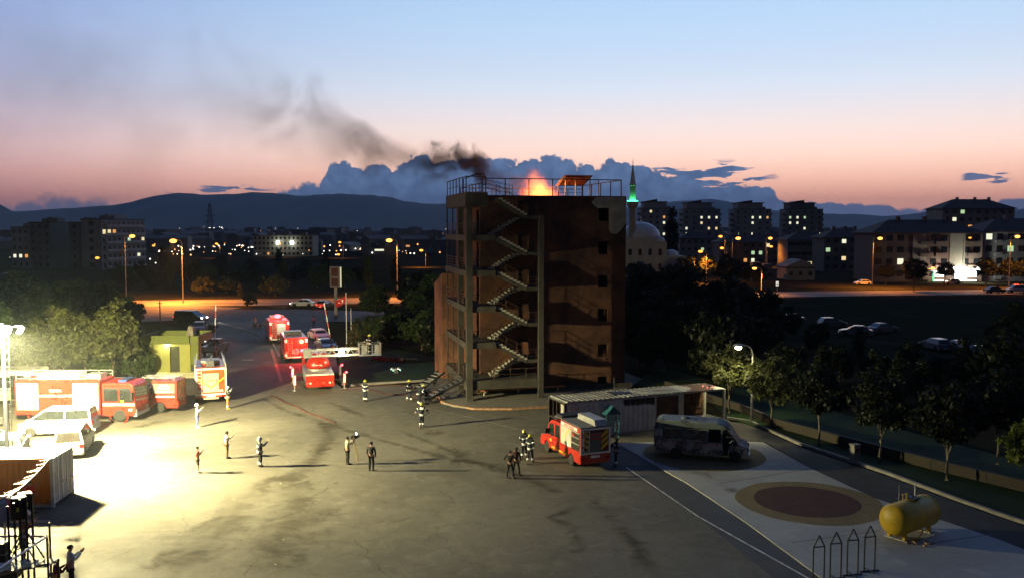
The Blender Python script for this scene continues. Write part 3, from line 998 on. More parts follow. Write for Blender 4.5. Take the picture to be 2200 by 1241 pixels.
# trimmed shrubs and trees across the road
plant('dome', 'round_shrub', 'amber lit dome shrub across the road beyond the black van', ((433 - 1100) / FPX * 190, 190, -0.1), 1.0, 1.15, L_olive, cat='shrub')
plant('dome', 'round_shrub', 'green dome shrub next to the amber one across the road', ((488 - 1100) / FPX * 194, 194, -0.1), 1.05, 1.1, L_green, cat='shrub', i=1)
plant('pine', 'small_cypress', 'tiny yellow green conical shrub between the dome shrubs', ((514 - 1100) / FPX * 188, 188, -0.1), 0.55, 0.6, L_olive, cat='shrub')
plant('dome', 'round_shrub', 'wide olive dome shrub behind the white moving car', ((590 - 1100) / FPX * 190, 190, -0.1), 1.3, 1.35, L_olive, cat='shrub')
plant('dome', 'round_shrub', 'dark little tree on the road island', ((535 - 1100) / FPX * 165, 165, -0.1), 0.55, 0.75, L_unlit, cat='shrub', i=1)
bk = [(330, 215), (365, 232), (405, 224), (450, 214), (480, 236), (520, 222), (560, 210), (610, 218), (640, 240), (680, 214), (700, 232), (740, 212), (770, 240), (790, 205), (300, 240), (270, 214), (850, 214), (420, 262), (540, 258), (600, 270), (470, 285), (660, 282), (350, 290)]
for k, (px, Y) in enumerate(bk):
    kd = ('bushy', 'poplar', 'bushy')[k % 3]
    plant(kd, 'park_tree', 'dark park tree beyond the road in front of the city lights', ((px - 1100) / FPX * Y, Y, -0.15), rnd.uniform(0.8, 1.15), rnd.uniform(0.75, 1.05), L_green if k % 2 else L_unlit, group='park trees beyond the road', i=k)
# trees near mosque and shops
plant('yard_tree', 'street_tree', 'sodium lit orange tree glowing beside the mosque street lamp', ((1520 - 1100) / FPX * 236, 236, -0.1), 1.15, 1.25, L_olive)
for k, (px, Y, s) in enumerate(((1470, 232, 1.2), (1445, 225, 1.0), (1560, 240, 1.3), (1600, 238, 1.0), (1370, 215, 1.2), (1395, 222, 0.9), (1630, 232, 0.9))):
    plant('bushy', 'street_tree', 'dark street tree between the mosque and the low houses', ((px - 1100) / FPX * Y, Y, -0.1), s, s, L_unlit, group='street trees near the mosque', i=k)
for k, (px, Y, s, lb) in enumerate(((1905, 226, 0.95, 'dark street tree at the corner of the long apartment house'), (1965, 205, 1.35, 'round dark street tree standing before the left shop sign'), (2032, 226, 1.05, 'dark street tree between the two lit shop fronts'),
                               (2120, 222, 1.25, 'dark street tree right of the lit shop front'), (2170, 220, 1.2, 'dark street tree below the right hand apartment windows'), (2205, 218, 1.2, 'dark street tree at the end of the shop row'))):
    plant('lawn_tree', 'street_tree', lb, ((px - 1100) / FPX * Y, Y, -0.1), s * 1.25, s * 1.1, L_unlit, i=k)
plant('poplar', 'tall_poplar', 'tall dark poplar against the leftmost apartment tower', ((1443 - 1100) / FPX * 330, 330, -0.15), 1.9, 2.6, L_unlit)
# ================================================================== lamps
steel = mat('galvanised steel', (0.42, 0.42, 0.40, 1), 0.5, 0.15, 3.0, 0.6)
dark_steel = mat('dark painted steel', (0.035, 0.034, 0.034, 1), 0.5, 0.2, 3.0, 0.3)
rust_steel = mat('brown railing steel', (0.10, 0.055, 0.035, 1), 0.6, 0.3, 3.0, 0.2)
white_p = mat('white paint', (0.78, 0.78, 0.76, 1), 0.4, 0.05, 2.0, coat=0.3)
black_p = mat('black plastic', (0.018, 0.018, 0.019, 1), 0.45, 0.2, 5.0)
rubber = mat('tyre rubber', (0.022, 0.022, 0.022, 1), 0.85, 0.2, 6.0)
alloy = mat('wheel rim', (0.50, 0.50, 0.49, 1), 0.4, 0.15, 5.0, 0.6)
chrome = mat('bright metal', (0.72, 0.71, 0.68, 1), 0.28, 0.1, 3.0, 0.8)
glass_m = mat('dark vehicle glass', (0.020, 0.024, 0.026, 1), 0.08, 0.2, 1.0, spec=0.8)
SODIUM = (1.0, 0.30, 0.035)
E_SOD = emit('sodium lens', (1.0, 0.33, 0.045), 3.4)
E_SODW = emit('bright sodium lens', (1.0, 0.36, 0.06), 5.0)
E_LAMP = emit('yellow white lens', (1.0, 0.93, 0.52), 24.0)
E_FLOOD = emit('metal halide lens', (0.90, 1.0, 0.86), 160.0)
E_WHITE = emit('white lens', (1.0, 0.97, 0.90), 22.0)


def street_lamp(label, base, h, side=-1, lens=0.3, power=0, E=None, arm=1.4, group='sodium street lamps', color=SODIUM, name='street_lamp'):
    t_ = thing(name, label, 'street lamp', base, 0.0, group)
    MB().tube((0, 0, -0.1), (0, 0, h - 0.6), 0.12, 0.07, 8).build('pole', steel, t_)
    MB().path([(0, 0, h - 0.62), (side * arm * 0.15, 0, h - 0.2), (side * arm * 0.5, 0, h), (side * arm, 0, h + 0.05)], 0.05, 6).build('arm', steel, t_)
    MB().lathe([(0.02, 0.12), (0.22, 0.1), (0.30, 0.0), (0.28, -0.03)], 10, Matrix.Translation((side * (arm + 0.25), 0, h)) @ Matrix.Diagonal((1.5, 0.8, 1, 1))).build('lamp_head', steel, t_)
    MB().sphere((side * (arm + 0.25), 0, h - 0.1 - lens * 0.3), (lens * 1.7, lens * 1.1, lens * 0.95), 12, 8).build('lens', E or E_SOD, t_)  # lens enlarged past the head to stand in for lamp glare
    if power:
        point('lamp_light', (side * (arm + 0.25), 0, h - 0.25 - lens), color, power * 2.2, 0.25, t_, spot=R(150), blend=0.7, direction=(0, 0, -1))
    return t_


def lamp_at(label, hx, hy, Y, side=-1, lens=0.3, power=0, E=None, arm=1.4, **kw):
    q_ = Q(hx, hy, Y)
    street_lamp(label, (q_.x - side * (arm + 0.25), Y, -0.15), q_.z + 0.2, side, lens, power, E, arm, **kw)
lamp_at('tall sodium lamp with bright star of light beside the lit side road', 372, 516, 172, -1, 0.42, 52000, E_SODW)
lamp_at('tall sodium lamp rising between road trees right of the tall sign board', 836, 515, 184, -1, 0.38, 15000, E_SODW)
lamp_at('tall sodium lamp in front of the end of the grey slab block', 284, 506, 190, 1, 0.36, 2200, E_SODW, group=None)
for a, b, Y, lb in ((57, 556, 330, 'small sodium lamp below the dark left apartment block'), (93, 552, 320, 'small sodium lamp below the gap beside the dark apartment block'),
                    (209, 553, 300, 'small sodium lamp in front of the pale end wall'), (330, 527, 420, 'sodium lamp at the edge of the city lights'),
                    (465, 523, 430, 'sodium lamp beneath the lattice pylon'), (601, 523, 440, 'sodium lamp before the long low block with two floodlights'),
                    (730, 520, 430, 'sodium lamp right of the long low block'), (727, 546, 400, 'low amber lamp under the one right of the long low block')):
    lamp_at(lb, a, b, Y, -1, 0.42, 2600 if a in (601, 730, 465) else 0)
lamp_at('sodium lamp lighting a hedge close to the tower edge', 905, 537, 330, -1, 0.42, 5200)
lamp_at('sodium lamp on a tall curved pole in the housing street', 1586, 511, 250, 1, 0.42, 2500, E_SODW)
lamp_at('sodium lamp at the foot of the second apartment tower', 1548, 507, 330, -1, 0.45, 3200)
lamp_at('sodium lamp before the third apartment tower', 1655, 511, 330, 1, 0.45, 3200, E_SODW)
lamp_at('lower sodium lamp before the third apartment tower', 1657, 529, 330, 1, 0.34, 2000)
lamp_at('lower sodium lamp beside the tall curved pole', 1551, 532, 300, -1, 0.40, 3000)
lamp_at('sodium lamp above the orange glowing street tree', 1505, 539, 233, -1, 0.36, 9000)
lamp_at('sodium lamp on a short pole by the road before the low shed', 1621, 575, 196, -1, 0.30, 7000, E_SODW)
lamp_at('sodium lamp on a curved pole at the corner of the long apartment house', 1891, 511, 214, 1, 0.36, 16000, E_SODW)
lamp_at('small sodium lamp on the joint of the two apartment houses', 2084, 510, 232, 1, 0.22, 900)
lamp_at('sodium lamp on a curved pole before the right hand apartment house', 2186, 507, 212, 1, 0.36, 16000, E_SODW)
lamp_at('white lamp on the dark slope below the distant ridge', 1860, 497, 420, 1, 0.5, 0, E_WHITE)

# lamp post on the lawn
B = P(1615, 907)
t_ = street_lamp('lit lamp post with single yellow white head on the lawn by the burnt container', (B.x, B.y, 0.04), 5.75, -1, 0.15, 520, E_LAMP, 0.85, None, (1.0, 0.9, 0.5))
t_['category'] = 'lamp post'

# ------------------------------------------------------------------ flood light mast
FL = P(17, 1012)
mast = thing('floodlight_mast', 'tall white floodlight mast with blazing lamps behind the orange container', 'floodlight', (FL.x, FL.y, -0.02))
MB().tube((0, 0, 0), (0, 0, 8.9), 0.13, 0.09, 10).build('pole', white_p, mast)
rg_ = MB().bar((0.12, 0, 0), (0.34, 0, 0), 0.025).mesh('rung')
ld = MB().bar((0.34, 0, 0.4), (0.34, 0, 8.4), 0.03).build('ladder_rail', steel, mast)
for z in np.arange(0.5, 8.4, 0.45):
    link('rung', rg_, steel, ld, (0, 0, z))
MB().bar((-1.1, 0, 8.75), (1.25, 0, 8.75), 0.09).bar((0, -0.7, 8.6), (0, 0.7, 8.6), 0.09).build('crossarm', steel, mast)
heads = [(-0.95, -0.1, 8.55, (-0.3, -1, -0.8)), (-0.25, -0.25, 8.5, (0.3, -1, -0.7)), (0.15, 0.35, 8.5, (0.2, 1, -0.6)), (0.45, -0.25, 8.5, (1, -0.5, -0.6)), (1.15, -0.05, 8.5, (1, 0.2, -0.5))]
for hx, hy, hz, d in heads:
    M_ = Matrix.Translation((hx, hy, hz)) @ Vector(d).to_track_quat('Y', 'Z').to_matrix().to_4x4()
    h_ = MB().box(-0.24, 0.24, -0.16, 0.0, -0.2, 0.2, M_).build('flood_head', white_p, mast)
    MB().box(-0.21, 0.21, 0.003, 0.02, -0.17, 0.17, M_).build('flood_lens', E_FLOOD, h_)
for az_, pit, cone, pw in ((18, -40, 108, 200000), (-54, -44, 108, 165000), (92, -32, 112, 158000)):
    point('flood_light', (0.3 * math.cos(R(az_)), 0.3 * math.sin(R(az_)), 8.4), (1.0, 0.86, 0.42), pw, 0.3, mast, spot=R(cone), blend=0.8,
          direction=(math.cos(R(az_)) * math.cos(R(pit)), math.sin(R(az_)) * math.cos(R(pit)), math.sin(R(pit))))
point('spill_light', (0.1, -0.5, 8.3), (0.92, 1.0, 0.72), 9000, 0.3, mast)
MB().path([(0.27, -0.14 - 0.02 * (i % 2), 2.0 + i * 0.22) for i in range(26)], 0.025, 6).build('cable', black_p, mast)

# ================================================================== background buildings
win_dark = mat('dark window', (0.016, 0.018, 0.022, 1), 0.15, 0.3, 1.0)
E_WIN = [emit('lit window warm', (1.0, 0.80, 0.42), 0.95), emit('lit window pale', (0.98, 0.98, 0.70), 1.0), emit('lit window amber', (1.0, 0.46, 0.14), 0.8), emit('lit window green', (0.66, 0.95, 0.55), 0.7)]
roof_m = mat('dark roof tile', (0.075, 0.052, 0.045, 1), 0.9, 0.3, 0.5)
WM = {}
def window_mesh(wd, h):
    k = (round(wd, 2), round(h, 2))
    if k not in WM:
        WM[k] = MB().box(-wd / 2, wd / 2, -0.04, 0.05, -h / 2, h / 2).mesh('window')
    return WM[k]


def put_window(parent, x, y, z, rz, wd, h, mt):
    o = link('window', window_mesh(wd, h), None, parent, (x, y, z), rz)
    if not o.data.materials:
        o.data.materials.append(win_dark)
    o.material_slots[0].link = 'OBJECT'
    o.material_slots[0].material = mt
    return o


def block(name, label, x0, x1, Y, dep, h, floors, bays, wall, rz=0.0, roof='flat', lit=(), wsize=(1.3, 1.4), balcony=None, group=None, sidebays=0, cat='building', base=0.0, ground=None):
    """apartment block; front faces the camera side, origin at its front left foot"""
    wd = x1 - x0
    t_ = thing(name, label, cat, (x0, Y, -0.16), rz, group)
    MB().box(0, wd, 0, dep, 0, h).build('wall', wall, t_)
    if roof == 'hip':
        e = 0.8
        rh = min(wd, dep) * 0.24
        ins = min(wd, dep) * 0.45
        m = MB().add([(-e, -e, h), (wd + e, -e, h), (wd + e, dep + e, h), (-e, dep + e, h), (ins, dep / 2, h + rh), (wd - ins, dep / 2, h + rh),
                      (-e, -e, h - 0.25), (wd + e, -e, h - 0.25), (wd + e, dep + e, h - 0.25), (-e, dep + e, h - 0.25)],
                     [(0, 1, 5, 4), (2, 3, 4, 5), (1, 2, 5), (3, 0, 4), (6, 7, 1, 0), (7, 8, 2, 1), (8, 9, 3, 2), (9, 6, 0, 3), (9, 8, 7, 6)])
        rf = m.build('roof', roof_m, t_)
        for cx in (0.3, 0.55, 0.75):
            MB().box(wd * cx, wd * cx + 0.7, dep * 0.42, dep * 0.52, h + rh * 0.5, h + rh + 0.9).build('chimney', wall, rf)
    else:
        rf = MB().box(-0.15, wd + 0.15, -0.15, dep + 0.15, h + 0.002, h + 0.35).build('roof', roof_m, t_)
        for k in range(3):
            cx = wd * (0.2 + 0.28 * k)
            MB().box(cx, cx + min(3, wd * 0.2), dep * 0.3, dep * 0.6, h + 0.352, h + 1.6 + 0.5 * (k % 2)).build('roof_hut', wall, rf)
    fh = (h - base) / floors
    lit = {(a, b): c for a, b, c in lit}
    for f_ in range(floors):
        zc = base + fh * (f_ + 0.55)
        if balcony:
            for bx0, bx1 in balcony:
                MB().box(wd * bx0, wd * bx1, -1.0, -0.004, base + fh * f_ - 0.12 if f_ else base + 0.05, base + fh * f_ + 0.85).build('balcony', wall, t_)
        for b in range(bays):
            put_window(t_, wd * (b + 0.5) / bays, -0.012, zc, 0, wsize[0], wsize[1], E_WIN[lit[(f_, b)]] if (f_, b) in lit else win_dark)
        for b in range(sidebays):
            put_window(t_, wd + 0.012, dep * (b + 0.5) / sidebays, zc, math.pi / 2, wsize[0], wsize[1], E_WIN[lit[(f_, 100 + b)]] if (f_, 100 + b) in lit else win_dark)
    return t_


grey_wall = mat('grey render', (0.29, 0.285, 0.285, 1), 0.9, 0.12, 0.2)
dark_wall = mat('dark grey render', (0.14, 0.135, 0.135, 1), 0.9, 0.15, 0.2)
cream_wall = mat('cream render', (0.30, 0.26, 0.21, 1), 0.9, 0.12, 0.2)
pink_wall = mat('terracotta render', (0.17, 0.115, 0.095, 1), 0.9, 0.15, 0.2)
stone_wall = mat('pale stone', (0.40, 0.375, 0.33, 1), 0.85, 0.12, 0.5)
xq = lambda px, Y: (px - 1100) / FPX * Y
# left
bA = block('slab_block', 'long grey apartment slab with pale blank end wall and rows of balconies', xq(176, 313), xq(224, 313), 313, 27, 17.6, 6, 1, mat('pale end wall', (0.24, 0.235, 0.24, 1), 0.9, 0.12, 0.2), R(-9), sidebays=9, wsize=(1.7, 1.5),
      lit=[(4, 100, 0), (4, 101, 0), (4, 102, 2), (3, 105, 3), (3, 108, 0), (1, 107, 1)])
for f_ in range(6):
    MB().box(7.9, 8.95, 2, 26, 0.3 + 2.93 * f_ + (0 if f_ else 0.2), 1.2 + 2.93 * f_).build('balcony', mat('pale balcony', (0.36, 0.34, 0.31, 1), 0.9, 0.15, 0.3), bA)
block('slab_block', 'narrow dark slab adjoining the pale end wall', xq(150, 317), xq(175, 317), 317, 20, 16.5, 6, 1, dark_wall, R(-9), wsize=(1.0, 1.2))
block('apartment_block', 'broad dark apartment block left of the slab with the pale end wall', xq(66, 318), xq(112, 318), 318, 16, 16.5, 6, 3, dark_wall, R(-6), wsize=(1.2, 1.2))
block('apartment_block', 'dim stepped apartment block with a row of small lights low down', xq(26, 322), xq(66, 322), 322, 16, 14.8, 5, 3, grey_wall, R(-6), lit=[(1, 0, 1), (1, 1, 1), (1, 2, 2)], wsize=(1.1, 1.2))
bB = block('apartment_block', 'pale greenish block glimpsed between the dark block and the slab', xq(112, 340), xq(150, 340), 340, 14, 13.0, 5, 3, cream_wall, R(-6), lit=[(3, 2, 2)], wsize=(1.2, 1.2))
point('entrance_light', (4.5, -2.5, 2.6), (0.85, 1.0, 0.6), 500, 0.2, bB)
MB().box(3.9, 5.1, -0.3, -0.1, 2.6, 2.9).build('entrance_lamp', E_WHITE, bB)
# middle distance
bC = block('long_block', 'long low public block with two white floodlights on its front', xq(545, 459), xq(672, 459), 459, 14, 10.6, 4, 14, cream_wall, 0, wsize=(1.0, 1.3), lit=[(2, 9, 1), (0, 3, 2)])
for px in (595, 625):
    q_ = Q(px, 521, 456)
    lo2 = MB().box(-0.8, 0.8, -0.12, 0.12, -0.8, 0.8).build('wall_flood', emit('wall flood', (0.95, 1.0, 0.95), 10.0), bC, loc=(q_.x - bC.location.x, -1.2, q_.z))
    point('flood_light', (q_.x - bC.location.x, -3.0, q_.z), (0.85, 1.0, 0.8), 300, 0.4, bC)
block('long_hall', 'low dark hall with a long flat roof near the tower edge', xq(868, 520), xq(985, 520), 520, 20, 7.5, 1, 7, dark_wall, 0, wsize=(2.2, 1.0), lit=[(0, 0, 2)])
block('long_hall', 'low hall with one long glowing white window strip', xq(780, 480), xq(850, 480), 480, 14, 5.0, 1, 1, dark_wall, 0, wsize=(5.0, 1.0), lit=[(0, 0, 1)])
# pylon
py_ = Q(450, 437, 620)
pyl = thing('lattice_pylon', 'tall dark lattice pylon against the mountainside', 'pylon', (py_.x, 620, -0.16))
m = MB()
H_ = py_.z
lv = [0, 5, 10, 15, 19, 23, 27, H_]
for a, b in zip(lv, lv[1:]):
    wa, wb = 2.6 * (1 - a / H_ * 0.8), 2.6 * (1 - b / H_ * 0.8)
    for sx_, sy_, sx2, sy2 in ((1, 1, -1, 1), (-1, 1, -1, -1), (-1, -1, 1, -1), (1, -1, 1, 1)):
        m.bar((sx_ * wa, sy_ * wa, a), (sx_ * wb, sy_ * wb, b), 0.22)
        m.bar((sx_ * wa, sy_ * wa, a), (sx2 * wb, sy2 * wb, b), 0.12)
        m.bar((sx_ * wb, sy_ * wb, b), (sx2 * wb, sy2 * wb, b), 0.12)
m.build('lattice', dark_steel, pyl)
ar = MB()
for z, wd in ((19, 4.5), (23, 4.0), (27, 3.2)):
    ar.bar((-wd, 0, z), (wd, 0, z + 0.1), 0.2)
    ar.bar((-wd, 0, z), (0, 0, z + 1.6), 0.12)
    ar.bar((wd, 0, z), (0, 0, z + 1.6), 0.12)
ar.build('cross_arm', dark_steel, pyl)

# four apartment towers
tw = [(1376, 1447, 500, 'leftmost apartment tower, partly behind the minaret and poplar', [(7, 1, 0), (6, 3, 2), (5, 3, 1), (5, 4, 1), (3, 3, 1), (3, 4, 1), (2, 4, 3), (0, 4, 2), (3, 0, 0)]),
      (1466, 1546, 520, 'apartment tower with two pairs of lit upper windows, second from the minaret', [(6, 2, 1), (6, 3, 1), (6, 4, 1), (4, 0, 1), (4, 3, 0), (4, 4, 0), (3, 0, 3), (5, 2, 0)]),
      (1576, 1655, 520, 'apartment tower with one amber glowing top balcony, third from the minaret', [(6, 2, 1), (6, 3, 1), (6, 4, 2), (5, 2, 1), (3, 2, 1), (3, 0, 3), (3, 4, 1), (1, 3, 1), (1, 4, 1)]),
      (1688, 1766, 520, 'apartment tower with a dark upper part, fourth from the minaret', [(6, 0, 3), (6, 1, 1), (5, 0, 1), (5, 1, 1), (4, 2, 1), (3, 4, 1), (3, 1, 2), (6, 2, 3)])]
for k, (a, b, Y, lb, lit) in enumerate(tw):
    wd = xq(b, Y) - xq(a, Y)
    t_ = block('apartment_tower', lb, xq(a, Y), xq(b, Y), Y, 14, 25.5, 8, 5, grey_wall if k != 3 else mat('dim tower render', (0.22, 0.20, 0.19, 1), 0.9, 0.15, 0.2), 0, 'flat', lit, (1.15, 1.35), group='four apartment towers')
    MB().box(wd * 0.10, wd * 0.78, 1, 13, 25.86, 29.2).build('penthouse', grey_wall if k != 3 else dark_wall, t_)
    MB().box(wd * 0.06, wd * 0.82, 0.6, 13.4, 29.2, 29.6).build('roof_slab', roof_m, t_)
    MB().add([(wd * 0.10, 1.2, 29.6), (wd * 0.5, 1.2, 31.0), (wd * 0.10, 12, 29.6), (wd * 0.5, 12, 31.0), (wd * 0.5, 1.2, 29.6), (wd * 0.5, 12, 29.6)], [(0, 4, 1), (2, 3, 5), (0, 1, 3, 2), (1, 4, 5, 3)]).build('sloped_roof', roof_m, t_)
    for f_ in range(1, 8):
        MB().box(-1.3, -0.004, 2.0, 8.0, f_ * 3.19 - 0.1, f_ * 3.19 + 0.9).build('balcony', dark_wall, t_)
        MB().box(wd + 0.004, wd + 1.3, 2.0, 8.0, f_ * 3.19 - 0.1, f_ * 3.19 + 0.9).build('balcony', dark_wall, t_)
# lower houses in front of them
block('house_row', 'dim red brown low houses with lit windows under the second and third towers', xq(1545, 360), xq(1690, 360), 360, 12, 9.0, 3, 9, pink_wall, 0, 'hip', [(1, 4, 3), (1, 5, 3), (0, 3, 2), (0, 4, 1), (1, 8, 1), (2, 6, 0)], (1.3, 1.4))
block('house_row', 'dark apartment row with three lit windows under the fourth tower', xq(1692, 320), xq(1790, 320), 320, 12, 10.5, 3, 7, dark_wall, 0, 'hip', [(0, 0, 1), (0, 1, 1), (0, 3, 0)], (2.2, 1.3))
block('house_row', 'dark four storey house beside the long apartment house', xq(1770, 300), xq(1872, 300), 300, 12, 11.5, 4, 6, dark_wall, 0, 'hip', [(3, 2, 1), (1, 4, 1), (1, 5, 1), (1, 2, 0), (2, 0, 3)], (1.4, 1.3))
block('apartment_house', 'pale house front standing half hidden behind the mosque trees', xq(1460, 400), xq(1530, 400), 400, 12, 10, 3, 5, cream_wall, 0, 'hip', [(1, 3, 3)], (1.2, 1.2))
hg = block('gable_house', 'small pale house with low gable front and two dark windows', xq(1690, 250), xq(1752, 250), 250, 9, 3.4, 1, 3, cream_wall, 0, 'flat', [], (1.0, 1.1))
hg.children[0].name = 'wall'
MB().add([(-0.4, -0.3, 3.755), (8.6, -0.3, 3.755), (4.1, -0.3, 5.9), (-0.4, 9.3, 3.755), (8.6, 9.3, 3.755), (4.1, 9.3, 5.9)], [(0, 1, 2), (5, 4, 3), (0, 2, 5, 3), (1, 4, 5, 2), (0, 3, 4, 1)]).build('gable_roof', cream_wall, hg)
block('low_shed', 'long low shed with pale sheet roof behind the short sodium lamp', xq(1582, 246), xq(1672, 246), 246, 8, 3.0, 1, 3, dark_wall, R(4), 'flat', [], (1.4, 1.2))
# apartment houses with shops on the right
R1 = block('apartment_house', 'long four storey apartment house with hipped roof and shops at its foot', xq(1876, 242), xq(2106, 242), 242, 15, 13.4, 4, 10, pink_wall, R(-2), 'hip', [(1, 2, 1)], (1.6, 1.6), balcony=((0.42, 0.52), (0.56, 0.66), (0.86, 0.94)), base=0.6)
MB().box(10.5, 14.2, -0.25, -0.004, 3.6, 13.2).build('pilaster', cream_wall, R1)
MB().box(20.5, 24.5, -0.25, -0.004, 3.6, 13.2).build('pilaster', cream_wall, R1)
E_SHOP = emit('lit shop interior', (0.95, 1.0, 0.90), 5.0)
for x0, x1, z1 in ((16.4, 19.0, 3.0), (22.0, 27.8, 3.0)):
    MB().box(x0, x1, -0.30, -0.26, 0.3, z1).build('shop_window', E_SHOP, R1)
MB().box(21.6, 26.0, -0.5, -0.31, 3.15, 4.1).build('shop_sign', emit('white sign', (0.95, 1.0, 0.95), 9.0), R1)
MB().box(26.6, 28.6, -0.5, -0.31, 3.3, 4.0).build('shop_sign', emit('white sign', (0.95, 1.0, 0.95), 9.0), R1)
sg = MB().box(14.4, 19.4, -0.5, -0.31, 3.3, 4.2).build('shop_sign', mat('red sign board', (0.45, 0.03, 0.02, 1), 0.5, 0.1), R1)
lt = MB()
for i, wd in enumerate((0.28, 0.12, 0.3, 0.28, 0.14, 0.3, 0.28, 0.3, 0.12, 0.28)):
    x = 14.6 + i * 0.44
    lt.box(x, x + wd, -0.56, -0.52, 3.5, 4.0)
lt.build('sign_lettering', emit('yellow letters', (1.0, 0.72, 0.08), 5.0), sg)
MB().box(18.7, 19.5, -0.62, -0.52, 3.4, 4.2).build('sign_panel', E_WHITE, sg)
MB().box(15.2, 15.5, -2.6, -2.3, 0.3, 2.4).build('green_totem', emit('green totem', (0.15, 1.0, 0.35), 2.0), R1)
point('shop_light', (25, -3.2, 3.6), (0.9, 1.0, 0.85), 2200, 0.6, R1)
point('shop_light', (17.5, -3.0, 3.4), (1.0, 0.95, 0.8), 900, 0.5, R1)
block('apartment_house', 'next apartment house along the shop row, cut by the picture edge', xq(2112, 244), xq(2340, 244), 244, 15, 13.8, 4, 10, grey_wall, R(-2), 'hip', [(3, 0, 1), (2, 2, 3), (1, 6, 1)], (1.6, 1.6), balcony=((0.1, 0.16),), base=0.6)
block('apartment_house', 'tall seven storey apartment house with hipped roof rising behind the shop row', xq(2022, 400), xq(2172, 400), 400, 18, 23.5, 7, 9, cream_wall, R(-3), 'hip', [(5, 1, 1), (4, 3, 2), (4, 4, 1), (3, 0, 0), (3, 2, 1), (3, 5, 2), (6, 2, 3), (2, 1, 0), (2, 3, 2), (2, 6, 1)], (1.7, 1.6))

# ------------------------------------------------------------------ mosque and minaret
MY = 272
ms = thing('mosque', 'pale stone mosque with large grey dome and a smaller side dome', 'mosque', (xq(1376, MY), MY, -0.16))
lead = mat('lead dome', (0.46, 0.50, 0.57, 1), 0.5, 0.12, 0.4, 0.0)
MB().box(-8.5, 7.0, -6, 9, 0, 10.6).build('wall', stone_wall, ms)
MB().lathe([(6.2, 10.6), (6.2, 11.6), (5.9, 11.7)], 24).build('drum', stone_wall, ms)
dm = MB().lathe([(6.0 * math.cos(a), 11.65 + 4.9 * math.sin(a)) for a in np.linspace(0, math.pi / 2, 10)], 28).build('dome', lead, ms, smooth=True)
MB().lathe([(0.16, 16.5), (0.22, 16.8), (0.05, 17.2), (0.1, 17.5), (0.02, 18.2)], 8).build('finial', chrome, dm)
MB().box(7.004, 13.0, -5, 7, 0, 6.2).build('side_wing', stone_wall, ms)
MB().lathe([(2.2 * math.cos(a), 6.2 + 1.9 * math.sin(a)) for a in np.linspace(0, math.pi / 2, 8)], 20, Matrix.Translation((9.4, 0, 0))).build('side_dome', lead, ms, smooth=True)
MB().lathe([(1.6 * math.cos(a), 10.62 + 1.4 * math.sin(a)) for a in np.linspace(0, math.pi / 2, 8)], 16, Matrix.Translation((5.2, -4.0, 0))).build('corner_dome', lead, ms, smooth=True)
for x in (-7, -4, -1, 2, 5):
    for z in (3.0, 7.4):
        arch = [(x + 0.5 * math.cos(a), z + 0.6 + 0.5 * math.sin(a)) for a in np.linspace(0, math.pi, 9)] + [(x - 0.5, z - 0.9), (x + 0.5, z - 0.9)]
        MB().prism(arch, -6.05, -5.97).build('arched_window', win_dark, ms)
for x in (8.3, 10.0, 11.7):
    arch = [(x + 0.4 * math.cos(a), 3.4 + 0.4 * math.sin(a)) for a in np.linspace(0, math.pi, 9)] + [(x - 0.4, 2.2), (x + 0.4, 2.2)]
    MB().prism(arch, -5.05, -4.97).build('arched_window', win_dark, ms)
for z in (5.3, 10.3):
    MB().box(-8.6, 7.002, -6.1, -6.003, z, z + 0.25).build('cornice', stone_wall, ms)
mn = thing('minaret', 'slender stone minaret with pointed spire lit green at its balcony', 'minaret', (xq(1358, 268), 268, -0.16))
min_m = mat('minaret stone', (0.28, 0.25, 0.21, 1), 0.9, 0.15, 0.5)
MB().lathe([(1.5, 0), (1.5, 8), (1.05, 10), (0.98, 21.2)], 14).build('shaft', min_m, mn)
bl = MB().lathe([(1.0, 20.4), (1.5, 21.3), (1.75, 21.6), (1.75, 22.6), (1.66, 22.6), (1.66, 21.7), (0.9, 21.7)], 16).build('balcony', min_m, mn)
MB().lathe([(0.92, 21.7), (0.88, 27.2), (1.02, 27.4), (1.02, 27.6)], 14).build('upper_shaft', min_m, mn)
sp = MB().lathe([(1.0, 27.6), (0.7, 29.5), (0.35, 32.0), (0.06, 34.0)], 14).build('spire', lead, mn)
MB().lathe([(0.10, 34.0), (0.16, 34.3), (0.05, 34.6), (0.10, 34.8), (0.02, 35.6)], 8).build('finial', chrome, sp)
GREEN = (0.05, 1.0, 0.30)
for a in range(4):
    an = a * math.pi / 2 + 0.5 - math.pi / 2
    g_ = MB().sphere((1.78 * math.cos(an), 1.78 * math.sin(an), 22.75), 0.2, 8, 5).build('green_lamp', emit('green lamp', GREEN, 6.0), bl)
for a in range(3):
    an = -math.pi / 2 + (a - 1) * 1.1
    point('green_light', (1.45 * math.cos(an), 1.45 * math.sin(an), 22.4), GREEN, 900, 0.1, mn)
# ================================================================== training tower
TA = R(13.6)
T0 = P(1010, 862)
tower = thing('training_tower', 'tall brick fire training tower with open concrete stairs and roof railings', 'tower', (T0.x, T0.y, 0.0), TA)


